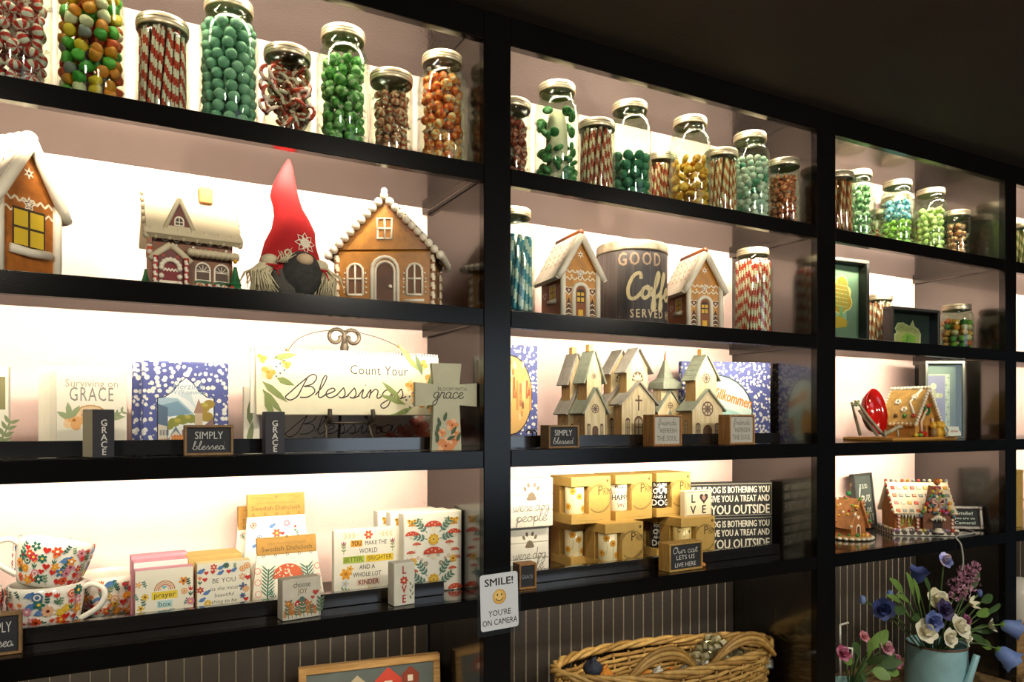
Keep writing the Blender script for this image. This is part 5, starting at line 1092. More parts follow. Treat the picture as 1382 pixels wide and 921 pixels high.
# mushroom notecard boxes
def butterfly(ik, x, z, s):
    for sg in (-1, 1): ik.leaf(x, z, s, s*.7, PI/2-sg*.9, '#e8b23a'); ik.leaf(x, z, s*.75, s*.5, -PI/2+sg*.9, '#d9952a'); ik.leaf(x+sg*s*.3, z+s*.3, s*.4, s*.2, PI/2-sg*.9, '#5a4030')
    ik.stroke([(x, z-s*.5), (x, z+s*.4)], s*.12, '#5a4030')
def cap_print(ik, x, z, r, c='#cf4a2c'):
    ik.poly([(x+r*math.cos(a), z+r*.62*math.sin(a)) for a in [PI*i/10 for i in range(11)]], c); ik.rect(x-r*.22, z-r*.5, x+r*.22, z, '#efe2c2')
    for i in range(4): ik.disc(x+r*(-.55+.36*i), z+r*.22*(1+(i % 2)*.7), r*.07, '#f6e8d0', 6)
for q in range(3):
    t, w2, h, y = block('gift_box', ['front white notecard box with mirrored toadstool and butterfly pattern', 'white notecard box half hidden behind the toadstool box', 'rearmost white notecard box of the toadstool row'][q], 'gift box', 541-q*17, 619-q*17, 690-q*1.5, 1.525+q*.042, S4, .034, mat('#f6f1e0', .5, name='white_card'), 0, group='toadstool notecard boxes', bev=.002)
    ik = Ink(at_front(y))
    for sg in (-1, 1):
        butterfly(ik, sg*w2*.36, h*.87, .014)
        for z, a in ((.74, .3), (.66, -.2), (.20, .5), (.10, .1)): ik.sprig(sg*w2*.10, h*z, w2*.26, .5+a if sg > 0 else PI-.5-a, '#5f8272', 4, .3)
        for x, z in ((.38, .50), (.33, .27), (.40, .40), (.28, .60)): cap_print(ik, sg*w2*x, h*z, .010, '#c9502f')
        ik.flower(sg*w2*.34, h*.40, .009, '#e3b23a', '#8a5a2a', 7); ik.flower(sg*w2*.13, h*.36, .006, '#8a8a72', '#e8dcc0', 6); ik.sprig(sg*w2*.22, h*.80, .020, PI/2, '#7f9a78', 3)
        cap_print(ik, sg*w2*.38, h*.02, .018); cap_print(ik, sg*w2*.36, h*.72, .016)
        for i in range(7): ik.ring(sg*w2*(.08+.06*i), h*(.46+.06*math.sin(i*2)), .0030, .0010, '#c98a72', 7)
    cap_print(ik, 0, h*.82, .020); cap_print(ik, 0, h*.48, .024)
    for z in (.16, .66): ik.flower(0, h*z, .013, '#e3b02e', '#b5752a', 9); ik.flower(0, h*z, .007, '#f0cf5a', '#7a5226', 7)
    ik.build('box_print', t)
# blocks on the ledge
t, w2, h, y = block('word_block', 'small square block reading choose joy with red toadstool', 'word block', 377, 430, 779, LEDGE-.004, S4, .030, mat('#cfcab8', .6, var=.08, name='whitewashed_wood'), math.radians(7))
ik = Ink(at_front(y)); ik.text('choose', 0, h*.78, .0155, '#4a443c', fit=w2*.46); ik.text('JOY', w2*.02, h*.62, .0140, '#7a4a3a', fit=w2*.24); ik.poly([(w2*.20*math.cos(a), h*.34+w2*.17*math.sin(a)) for a in [PI*i/10 for i in range(11)]], '#b5241e')
for i in range(4): ik.disc(-w2*.12+w2*.08*i, h*(.38+.03*(i % 2)), .0018, '#f0e6d2')
ik.rect(-w2*.05, h*.16, w2*.05, h*.35, '#e6dcc2'); ik.ell(0, h*.50, .005, .004, '#4a6a72', 8); cap_print(ik, w2*.26, h*.24, .009, '#b5241e'); cap_print(ik, -w2*.25, h*.16, .009, '#b5241e')
for i in range(10): ik.sprig(-w2*.45+w2*.1*i, h*.04, h*(.2+.07*((i*3) % 4)), 1.57+.1*((i % 3)-1), '#5f7256' if i % 2 else '#b8742a', 4, .3)
ik.heart(w2*.36, h*.62, .006, '#b5442e'); ik.heart(w2*.28, h*.5, .004, '#b5442e'); ik.flower(-w2*.36, h*.42, .006, '#c9742e', '#e8c25a'); ik.build('block_print', t)
t, w2, h, y = block('word_block', 'narrow upright block reading love in front of the toadstool boxes', 'word block', 527, 556, 758, LEDGE, S4, .030, mat('#d9d6c6', .6, var=.08, name='white_block_wood'), math.radians(5))
ik = Ink(at_front(y))
for i, ch in enumerate('LOVE'):
    if ch == 'O': ik.flower(-.001, h*.58, .009, '#b5402e', '#e8c8a0', 7)
    else: ik.text(ch, -.001, h*(.74-.225*i), h*.26, '#a8322a', 1, sx=.8)
for i in range(5): ik.leaf(w2*.34, h*(.12+.08*i), .010, .003, 1.57+.5*(-1)**i, '#6a7a5a')
ik.build('lettering', t)
# ---------------------------------------------------------------- fourth shelf, middle bay
def paw(ik, x, z, s, c):
    ik.poly([(x-s*.62, z-s*.55), (x-s*.30, z+s*.05), (x, z+s*.22), (x+s*.30, z+s*.05), (x+s*.62, z-s*.55), (x+s*.35, z-s*.66), (x-s*.35, z-s*.66)], c)
    for a, q in ((2.5, .95), (1.95, 1.0), (1.2, 1.0), (.65, .95)): ik.ell(x+s*q*math.cos(a), z+s*q*math.sin(a)-s*.05, s*.18, s*.27, c, 9, (a-PI/2)*.6)
DOGW = mat('#eae4d2', .6, var=.05, name='whitewashed_board')
def dogsign(lab, x, Y, z, w2, h):
    t = thing('wooden_sign', lab, 'sign', (x, Y, z), group='dog people signs')
    for i in range(3): MB().box((0, 0, h*(i+.5)/3), (w2, .034, h/3-.0012), DOGW, bev=.0008).build('plank', t)
    MB().box((0, .012, h/2), (w2*.96, .020, h*.98), mat('#c8a878', .6)).build('backing', t)
    ik = Ink(at_front(-.017)); paw(ik, w2*.0, h*.68, w2*.20, '#7a6a54'); ik.script("were dog", -w2*.42, h*.34, .012, '#8a8274', .15, 'L', .2, fit=w2*.84); ik.script('people', -w2*.36, h*.12, .013, '#8a8274', .15, 'L', .2, fit=w2*.72); ik.build('sign_print', t)
x0 = .757
dogsign('white plank sign with paw print reading were dog people, upper of two', .888, 1.560, S4+.1185, .120, .118)
dogsign('white plank sign with paw print reading were dog people, lower of two', .892, 1.576, S4, .108, .1185)
KRAFT = mat('#c49f52', .62, var=.05, vs=80, bump=.05, name='kraft_carton'); KRIN = mat('#a8833e', .7, name='kraft_inner')
def carton(lab, x, Y, z, rz, mugpat, mlab, w2=.118, d=.100, h=.117, cut=True):
    t = thing('mug_carton', lab, 'carton', (x, Y, z), rz, group='kraft mug cartons')
    wl, zl, zh, dp = w2*.44, h*.20, h*.80, d*.55
    b = MB(); b.box((0, 0, zl/2), (w2, d, zl), KRAFT); b.box((0, 0, (zh+h)/2), (w2, d, h-zh), KRAFT); b.box((wl/2, 0, (zl+zh)/2), (w2-wl, d, zh-zl), KRAFT); b.box((-w2/2+wl/2, dp/2, (zl+zh)/2), (wl, d-dp, zh-zl), KRIN)
    b.build('carton_body', t)
    ik = Ink(at_front(-d/2)); cx = w2*.20; ik.ring(cx, h*.52, h*.30, .0030, '#8a6f34', 22, -2.4, 3.4); ik.ring(cx+.001, h*.52, h*.285, .0012, '#9a7f42', 22, -2, 2.9); ik.disc(cx-h*.24, h*.74, .007, '#8f7338', 10)
    ik.stroke(crom([(cx, h*.24), (cx+.02, h*.30), (w2*.44, h*.38)], 4), .0010, '#8a6f34'); ik.disc(w2*.42, h*.90, .004, '#5f4a22', 10); ik.disc(w2*.44, h*.34, .0016, '#6a5226')
    ik.text('P', cx-w2*.04, h*.60, .033, '#463512', align='L'); ik.text('RIM', cx+w2*.105, h*.60, .024, '#463512', align='L', fit=w2*.22); ik.stroke([(-w2*.30, h*.06), (w2*.3, h*.06)], .0008, '#8a6f34'); ik.stroke([(-w2*.38, h*.11), (-w2*.35, h*.06), (-w2*.32, h*.11)], .0008, '#8a6f34'); ik.build('carton_print', t)
    # the mug inside, seen through the cut-out
    M = Matrix.Translation((x, Y, z)) @ Matrix.Rotation(rz, 4, 'Z'); R = wl*.47; c = M @ Vector((-w2/2+R+.0012, -d/2+R+.0012, zl)); hh = zh-zl-.001
    g = thing('boxed_mug', mlab, 'mug', c, rz, group='mugs inside cartons'); base = {'sun': '#f3e4b4', 'happy': '#efe3c4', 'dog': '#23211f', 'cat': '#e8cf84'}[mugpat]
    MB().lathe([(0, 0), (R*.94, 0), (R, .003), (R, hh-.002), (R-.003, hh), (R-.006, hh-.004), (0, hh-.006)], mat(base, .25, coat=.4, name='mug_glaze'), 28).build('mug_body', g)
    MB().tube(crom([(0, R-.002, hh*.8), (0, R+.010, hh*.75), (0, R+.012, hh*.45), (0, R-.001, hh*.25)], 3), .003, mat(base, .25, coat=.4, name='mug_glaze'), 6).build('mug_handle', g)
    A0 = -2.1; ik = Ink(lambda a, q, e: ((R+e)*math.cos(A0+a/R), (R+e)*math.sin(A0+a/R), q)); 
    if mugpat == 'sun':
        for a, q in ((-.018, .02), (.012, .045), (.024, .015), (-.005, .058)):
            ik.flower(a, q, .009, '#e0a02a', '#8a4a1a', 9, .4); ik.stroke(crom([(a, q-.005), (a+.002, q-.02), (a-.001, q-.04)], 3) if q > .045 else [(a, q-.005), (a+.001, .002)], .0008, '#9a9a5a')
    elif mugpat == 'happy':
        ik.text('MAKE', .006, hh*.82, .013, '#2a2622', 1); ik.text('EVERYONE', .006, hh*.64, .013, '#3a3632', fit=.052); ik.text('HAPPY', .006, hh*.42, .020, '#2a2622', 1, fit=.050); ik.poly([(-.004, hh*.32), (.016, hh*.32), (.013, hh*.14), (-.001, hh*.14)], '#4a2a1e'); ik.heart(.006, hh*.24, .005, '#d98a7a')
    elif mugpat == 'dog':
        ik.text('YOU FIND', .006, hh*.84, .012, '#efe9da', 1, fit=.046); ik.script('ove', -.018, hh*.58, .012, '#efe9da', .26, 'L', .1, fit=.046); ik.text('AND A', .002, hh*.38, .012, '#efe9da', 1); ik.text('DOG', .004, hh*.10, .023, '#efe9da', 1)
        for i in range(9): ik.disc(-.026+.0065*i, hh*(.55 if i % 2 else .97), .0012, '#efe9da', 6)
    else:
        ik.poly([(-.016, hh*.55), (.018, hh*.55), (.018, hh*.78), (.020, hh*.92), (.010, hh*.84), (-.008, hh*.84), (-.018, hh*.92), (-.016, hh*.78)], '#33271e'); ik.text('cats', 0, hh*.62, .011, '#d9c08a')
    ik.build('mug_print', g)
HB = .117
carton('kraft mug carton with daisy mug, left of the upper carton row', X_at(783, 1.592), 1.592, S4+HB, 0, 'sun', 'white daisy mug in the upper left carton')
carton('kraft mug carton with coffee cup mug, middle of the upper carton row', X_at(840, 1.597), 1.597, S4+HB, 0, 'happy', 'cream mug reading make everyone happy in the upper middle carton')
carton('kraft mug carton with black love and a dog mug, right of upper row', X_at(893, 1.602), 1.602, S4+HB, 0, 'dog', 'black mug reading love and a dog in the upper right carton')
carton('kraft mug carton with daisy mug at the far left of the lower row', X_at(782, 1.644), 1.644, S4, 0, 'sun', 'daisy mug in the half hidden lower left carton')
carton('kraft mug carton with daisy mug standing forward in the lower row', X_at(829, 1.547), 1.547, S4, 0, 'sun', 'daisy mug in the forward lower carton', d=.086)
carton('kraft mug carton with black dog mug behind the forward cartons', X_at(893, 1.645), 1.645, S4, 0, 'dog', 'black mug reading love and a dog in the lower carton')
carton('kraft mug carton with cat mug under the small love block', 1.378, 1.546, S4, 0, 'cat', 'yellow mug with black cat face in the right lower carton', d=.086)
t, w2, h, y = block('word_block', 'small cream framed block reading love on top of a carton', 'word block', 921, 957, 662, 1.530, S4, .020, mat('#e6d9b4', .6, name='cream_block'), base=HB)
ik = Ink(at_front(y)); ik.stroke([(-w2*.46, h*.04), (w2*.46, h*.04), (w2*.46, h*.96), (-w2*.46, h*.96)], .0022, '#8a7048', closed=True)
ik.text('L', -w2*.20, h*.54, h*.46, '#2e2a26', 1); ik.heart(w2*.20, h*.70, w2*.17, '#3a2a26'); ik.disc(w2*.20, h*.71, w2*.07, '#b08a7a'); ik.text('V', -w2*.20, h*.10, h*.46, '#2e2a26', 1); ik.text('E', w2*.20, h*.10, h*.46, '#2e2a26', 1); ik.build('lettering', t)
x, w2, h = fit(895, 942, 731, LEDGE, S4)
t, y = framed('word_plaque', 'light wood block reading our cat lets us live here', 'plaque', (x, LEDGE, S4), w2, h, .040, .005, wood('#a8803e', '#c9a35c', .55, 18, 'Z', 'pine_frame'), CHALK, math.radians(3))
ik = Ink(at_front(y)); ik.script('Our cat', -w2*.38, h*.62, h*.115, '#d9d6cc', .16, 'L', .15, fit=w2*.74); ik.text('LETS US', 0, h*.40, h*.22, '#d9d6cc', fit=w2*.56); ik.text('LIVE HERE', 0, h*.14, h*.22, '#d9d6cc', fit=w2*.64); ik.build('lettering', t)
x, w2, h = fit(699, 714, 760, LEDGE, S4)
t, y = framed('word_plaque', 'small oak plaque half hidden behind the smile sign', 'plaque', (X_at(703, LEDGE)+.012, LEDGE+.004, S4), .045, h, .030, .005, FR, CHALK)
ik = Ink(at_front(y)); ik.text('GRACE', 0, h*.4, .012, '#8f959c', fit=.03); ik.build('lettering', t)
DOGB = mat('#24221d', .55, var=.15, vs=60, name='distressed_black')
for q in range(2):
    x, w2, h = 1.572, .270, .098
    t = thing('wooden_sign', ('black dog treat sign with white words, lower of the pair', 'black dog treat sign with white words, upper of the pair')[q], 'sign', (x, 1.5935, S4+q*(h+.0005)), math.radians(-14), group='dog treat signs')
    MB().box((0, 0, h/2), (w2, .040, h), DOGB, bev=.001).build('sign_body', t)
    ik = Ink(at_front(-.020)); ik.stroke([(-w2*.488, h*.04), (w2*.488, h*.04), (w2*.488, h*.96), (-w2*.488, h*.96)], .0011, '#cfc8b0', closed=True)
    ik.text('IF THE DOG IS BOTHERING YOU', 0, h*.70, h*.27, '#e6e0c8', 1, fit=w2*.93); ik.text('I CAN GIVE YOU A TREAT AND', 0, h*.44, h*.27, '#e6e0c8', 1, fit=w2*.93); ik.text('PUT YOU OUTSIDE', 0, h*.08, h*.38, '#e6e0c8', 1, fit=w2*.93); ik.build('lettering', t)
MB().lathe([(0, 0), (.006, 0), (.009, .004), (.007, .009), (.002, .011), (0, .011)], mat('#c9741e', .45, var=.2, vs=200, name='orange_crumb'), 9, smooth=False).build('orange_sweet', None, (X_at(948, LEDGE), LEDGE, S4), label='small loose orange sweet beside the cat plaque', cat='sweet')
# laminated smile sign on the middle post
Y = FRONT; zc = (Z_at(673, 772, Y)+Z_at(673, 851, Y))/2; x, w2 = span(645, 704, Y-.002); h = Z_at(673, 767, Y)-Z_at(673, 857, Y)
t = thing('laminated_sign', 'white laminated smile you are on camera sign taped to the middle post', 'sign', (x, FRONT-.0012, zc-h/2), rot=(0, math.radians(-1.5), 0))
MB().box((0, 0, h/2), (w2, .0012, h), glass_mat('#e9eef0', .10, .06, 'laminate')).build('laminate', t)
rr = .006; ww, hh = w2*.86, h*.84; P = []
for cx, cz, a0 in ((ww/2-rr, h/2+hh/2-rr, 0), (-ww/2+rr, h/2+hh/2-rr, PI/2), (-ww/2+rr, h/2-hh/2+rr, PI), (ww/2-rr, h/2-hh/2+rr, 1.5*PI)): P += [(cx+rr*math.cos(a0+PI/2*i/4), cz+rr*math.sin(a0+PI/2*i/4)) for i in range(5)]
MB().prism(P, -.0016, -.0007, mat('#d4dae0', .5, name='printer_paper')).build('paper', t)
ik = Ink(at_front(-.0016)); ik.text('SMILE!', 0, h*.745, h*.155, '#20201f', 1, fit=ww*.78); ik.text("YOU'RE", 0, h*.29, h*.125, '#20201f', fit=ww*.60); ik.text('ON CAMERA', 0, h*.155, h*.125, '#20201f', fit=ww*.93)
ik.disc(0, h*.57, h*.112, '#b98430', 20); ik.disc(-.0005, h*.573, h*.103, '#e0b258', 20); ik.disc(-.002, h*.585, h*.07, '#ebc878', 16)
for sg in (-1, 1): ik.ell(sg*h*.035, h*.60, h*.011, h*.022, '#3a2a18', 9)
ik.stroke([(h*.06*math.cos(a), h*.56+h*.05*math.sin(a)) for a in [PI+.2+(PI-.4)*i/10 for i in range(11)]], h*.012, '#4a3218'); ik.build('sign_print', t)
def aim(d): return Vector(d).normalized().to_track_quat('Z', 'X').to_matrix().to_4x4()
# ---------------------------------------------------------------- right bay, second shelf: shadow boxes
def shadow_box(lab, px0, px1, py, Y, shelf, d, rz, fm, back, fw=.011, X=None, w2=None):
    x, ww, h = fit(px0, px1, py, Y, shelf); ww = w2 or ww; x = X if X is not None else x
    t = thing('shadow_box', lab, 'shadow box', (x, Y, shelf), rz)
    for a, z, c, e in ((0, fw/2, ww, fw), (0, h-fw/2, ww, fw), (-ww/2+fw/2, h/2, fw, h-2*fw), (ww/2-fw/2, h/2, fw, h-2*fw)): MB().box((a, 0, z), (c, d, e), fm, bev=.001).build('frame_rail', t)
    MB().box((0, d/2-.002, h/2), (ww-2*fw, .003, h-2*fw), back).build('back_board', t)
    MB().box((0, -d/2+.003, h/2), (ww-2*fw, .0012, h-2*fw), glass_mat('#eef4ee', .04, .06, 'frame_glass')).build('glazing', t)
    return t, ww, h, d/2-.0036
BLKF = mat('#23211e', .4, var=.1, name='black_frame'); SAGEB = mat('#7f9684', .7, var=.1, vs=20, name='sage_mat_board'); DKB = mat('#26302a', .7, var=.2, vs=20, name='dark_mat_board')
X0 = 1.796
t, w2, h, y = shadow_box('large black shadow box with green cookie tree picture by the right bay post', 1128, 1176, 352, 1.50, S2, .035, math.radians(-4), BLKF, SAGEB, .011, 1.965, .165)
ik = Ink(at_front(y)); ik.rect(-w2*.30, h*.28, w2*.12, h*.80, '#a9c4ae')
for a, z, r in ((-.12, .62, .030), (.02, .60, .032), (.10, .50, .028), (-.05, .48, .034), (-.2, .5, .03), (.0, .72, .026), (.12, .62, .02)): ik.ell(a*w2, z*h, r, r*1.0, '#f2e2a0', 14); 
for a, z, r in ((-.12, .62, .026), (.02, .60, .028), (.10, .50, .024), (-.05, .48, .03), (-.2, .5, .026), (.0, .72, .022)): ik.ell(a*w2, z*h, r, r, '#cf9a3a', 14)
for i in range(6): ik.stroke([((-.22+.07*i)*w2, .42*h), ((-.26+.08*i)*w2, .74*h)], .0025, '#8fae5a'); ik.stroke([(-.26*w2, (.46+.05*i)*h), (.16*w2, (.44+.05*i)*h)], .0016, '#f6ecc0')
ik.rect(-.06*w2, .28*h, .02*w2, .44*h, '#8fbe8a'); ik.poly([(-.34*w2, .27*h), (-.05*w2, .33*h), (.14*w2, .27*h), (.12*w2, .20*h), (-.2*w2, .17*h), (-.36*w2, .21*h)], '#e2b23a'); ik.build('cookie_tree_picture', t)
t, w2, h, y = shadow_box('small black shadow box with iced cottage cookie, second shelf of right bay', 1200, 1260, 417, 1.52, S2, .035, math.radians(-3), BLKF, DKB, .010)
ik = Ink(at_front(y)); O = [(-.30, .08), (.26, .08), (.27, .40), (.22, .52), (.14, .58), (.10, .74), (.03, .58), (-.10, .66), (-.22, .64), (-.28, .50), (-.24, .40), (-.30, .34)]
ik.poly([(a*w2, q*h) for a, q in O], '#e8dfae'); ik.poly([(a*w2*.88, q*h*.9+.004) for a, q in O], '#c9c07c'); rr = random.Random(8)
for i in range(40): ik.disc(rr.uniform(-.2, .2)*w2, rr.uniform(.30, .56)*h, .0018, rr.choice(['#f4ecc4', '#c98a72', '#b8a84a', '#8fb05a']), 6)
ik.poly([(-.12*w2, .1*h), (.16*w2, .1*h), (.14*w2, .34*h), (-.02*w2, .40*h), (-.14*w2, .30*h)], '#9cc24a'); ik.sprig(-.05*w2, .1*h, .03, 1.2, '#5f8f34', 4); ik.sprig(.06*w2, .1*h, .03, 1.8, '#7fae4a', 4); ik.build('cookie_picture', t)
# right bay, third shelf: cross shadow box and lit gingerbread house with red bowl
t, w2, h, y = shadow_box('dark shadow box with ribbon cross on lilac paper, third shelf', 1246, 1295, 488, 1.56, S3, .045, math.radians(-30), mat('#5b5f56', .35, .5, name='pewter_frame'), mat('#8b9488', .7, var=.1, vs=20, name='grey_sage_board'), .009, None, .135)
ik = Ink(at_front(y)); ik.rect(-w2*.40, h*.08, w2*.28, h*.84, '#cfcbb4'); ik.rect(-w2*.40, h*.16, w2*.16, h*.82, '#9a88b8')
for i in range(22): ik.disc(w2*(.19+.06*(i % 2)), h*(.12+.032*i), .0030, '#ece6d0' if i % 3 else '#7c8a72', 7)
for i in range(9): ik.ell(-w2*.14, h*(.24+.046*i), .009, .006, '#e6d6a4' if i % 2 else '#d2bd84', 9)
for sg in (-1, 1):
    for q in range(3): ik.ell(-w2*.14+sg*(.008+.009*q), h*.56, .008, .009, '#e9dcb2' if q % 2 else '#d6c28c', 9)
ik.ell(-w2*.14, h*.68, .011, .012, '#efe4c0', 10); ik.build('ribbon_cross', t)
def lit_house():
    Y = 1.540; x = X_at(1228, Y)
    t = thing('gingerbread_house', 'frosted gingerbread house with white roof beads and yellow figures, third shelf', 'gingerbread house', (x, Y, S3), math.radians(4))
    GB = mat('#c08a3e', .6, var=.2, vs=60, bump=.3, name='pale_gingerbread'); w2, d, hw, hr = .115, .10, .075, .085
    MB().box((-.075, -.012, .005), (.375, .17, .010), mat('#c98f3e', .5, var=.1, name='honey_board'), bev=.003).build('base_board', t)
    MB().prism([(-w2/2, .010), (w2/2, .010), (w2/2, hw), (0, hw+hr), (-w2/2, hw)], -d/2, d/2, GB).build('walls', t)
    rf = roof_slabs(MB(), w2, d, hw, hr, .020, .012, .008, mat('#c9a05a', .55, var=.2, vs=50, bump=.3, name='wafer_roof')).build('roof', t)
    s = hr/(w2/2); e = MB()
    for sg in (-1, 1):
        for i in range(13):
            xx = sg*(w2/2+.02)*i/12
            for yy in (-d/2-.014, d/2+.012): e.ball((xx, yy, hw+hr+.008-abs(xx)*s), .0060, ICING, 8, 5)
        for i in range(10): e.ball((sg*(w2/2+.020), -d/2-.012+(d+.024)*i/9, hw-.024), .0066, ICING, 8, 5)
    for i in range(12): e.ball((0, -d/2-.012+(d+.024)*i/11, hw+hr+.010), (.008, .007, .007), ICING, 8, 5)
    e.build('icing_beads', rf, kind='stuff')
    r2 = MB(); sl = math.hypot(w2/2, hr); ux, uz = (w2/2)/sl, hr/sl; pt = lambda c, a: (-(ux*c+uz*.010), a, hw+hr-uz*c+ux*.010)
    for a, c in ((-.03, .03), (.02, .05), (-.01, .08)):
        for i in range(6): q = 2*PI*i/6; p = pt(c+.007*math.sin(q), a+.007*math.cos(q)); r2.ball(p, .0048, ICING, 7, 5)
    for i in range(4): r2.ball(pt(.105, -.05+.03*i), .0075, mat(('#b8442c', '#4f8a3a', '#5a3a22', '#d9952e')[i], .3), 8, 5)
    r2.tube([pt(.0, -.045), pt(.05, -.02), pt(.10, -.05)], .004, ICING, 6); r2.build('roof_sweets', rf, kind='stuff')
    y = -d/2; ww = MB()
    for i in range(10): q = 2*PI*i/10; ww.ball((.006+.013*math.cos(q), y-.004, hw+.022+.013*math.sin(q)), .005, mat('#2f6a34', .5, var=.3), 7, 5)
    ww.ball((.010, y-.008, hw+.036), .006, mat('#c0281c', .4)); ww.ball((.002, y-.008, hw+.034), .005, mat('#c0281c', .4)); ww.build('wreath', t)
    for sg in (-1, 1): MB().tube([(sg*.030, y-.006, .012), (sg*.034, y-.006, .06), (0, y-.006, .10) if sg < 0 else (.030, y-.006, .07)], .0042, mat('#e6c9a8', .4), 7).build('icing_cane', t)
    for px, cz, c in ((.026, .014, '#e3b23a'), (-.006, .012, '#8a6a3e'), (.046, .012, '#e8bf3a')):
        f = MB(); f.lathe([(0, cz-.004), (.010, cz-.004), (.011, cz+.012), (.007, cz+.024), (0, cz+.026)], mat(c, .5), 10, (px, y-.030, 0)); f.ball((px, y-.030, cz+.034), (.011, .010, .011), mat('#e3b03a', .45), 10, 7)
        for sg in (-1, 1): f.ball((px+sg*.008, y-.030, cz+.043), .0042, mat('#d9a22e', .45), 7, 5)
        f.build('little_figure', t)
    sg_ = MB().prism([(-.034, 0), (.030, .002), (.034, .014), (.026, .020), (.030, .032), (-.030, .034), (-.026, .018), (-.036, .012)], -.003, .003, mat('#e6ead8', .4, name='scroll_sign')).build('scroll_sign', t, (.062, y-.062, .011), (math.radians(-15), 0, math.radians(-6)))
    ik = Ink(at_front(-.003)); ik.text("Let It Snow", 0, .014, .011, '#a8402c', 1, .7); ik.build('scroll_lettering', sg_)
    pb = MB(); pb.ball((-.062, y-.004, .016), (.008, .008, .007), mat('#e2c23a', .4)); pb.ball((-.045, y-.010, .016), (.008, .008, .007), mat('#6a9a3a', .4)); pb.build('ground_sweets', t)
    MB().box((-.030, y-.010, .020), (.030, .014, .016), mat('#b8281c', .4), bev=.003).build('red_bench', t)
lit_house()
def red_bowl():
    Y = 1.500; x = X_at(1181, Y); z0 = S3+.0102
    t = thing('ceramic_bowl', 'glossy red spotted bowl tipped up beside the frosted gingerbread house', 'bowl', (x, Y, z0))
    RED = mat('#b5160f', .12, coat=.8, var=.05, name='red_glaze'); L = .066
    b = MB(); b.M = Matrix.Translation((0, 0, .083)) @ aim((.10, -1, .30)) @ Matrix.Diagonal((1.0, 1.0, 1, 1))
    b.M = Matrix.Translation((0, 0, .080)) @ Matrix.Rotation(math.radians(14), 4, 'Y') @ Matrix.Rotation(math.radians(76), 4, 'X') @ Matrix.Diagonal((.80, 1.15, 1, 1))
    pro = [(0, -.034), (L*.50, -.032), (L*.80, -.020), (L, .006), (L*.97, .008), (L*.78, -.014), (L*.48, -.027), (0, -.029)]; b.lathe(pro, RED, 36); b.build('bowl_shell', t)
    d = MB(); d.M = b.M
    for u, v in ((.1, .70), (-.40, .40), (.40, .20), (-.05, .05), (.3, -.45), (-.35, -.40), (.02, .38)): d.ball((u*L*.8, v*L*.8, -.0275+.020*(u*u+v*v)), (.0052, .0046, .0014), mat('#efe6d2', .2), 8, 4)
    d.build('white_spot', t, kind='stuff')
    s = thing('driftwood_stand', 'pale twig stand propping up the red bowl', 'stand', (x, Y, z0)); TW = mat('#b3a888', .7, var=.25, vs=60, bump=.4, name='weathered_twig')
    for i, (p, q) in enumerate((((-.085, -.01, .098), (-.02, -.045, .006)), ((-.078, .0, .085), (-.03, -.03, .006)), ((-.070, .03, .11), (-.03, .03, .006)))): MB().tube(crom([p, ((p[0]+q[0])/2-.004, (p[1]+q[1])/2, (p[2]+q[2])/2+.004*i), q], 4), [.0042]*4+[.0048]*5, TW, 7).build('twig', s)
    MB().tube(crom([(-.03, -.05, .010), (.0, -.056, .022), (.03, -.058, .034), (.046, -.056, .032)], 4), .006, TW, 8).build('branch', s)
    for p in ((-.03, -.056, .004), (.025, -.060, .004)): MB().tube([(p[0], p[1], .0022), (p[0]+.004, p[1]+.004, .024)], .0032, TW, 6).build('stand_foot', s)
    lf = MB()
    for i in range(9): lf.ball((-.085+.006*(i % 3), .012-.006*(i//3), .100+.004*(i % 4)), (.0055, .004, .0045), mat('#a8ad84', .6), 7, 5)
    lf.build('moss_tuft', s, kind='stuff')
red_bowl()
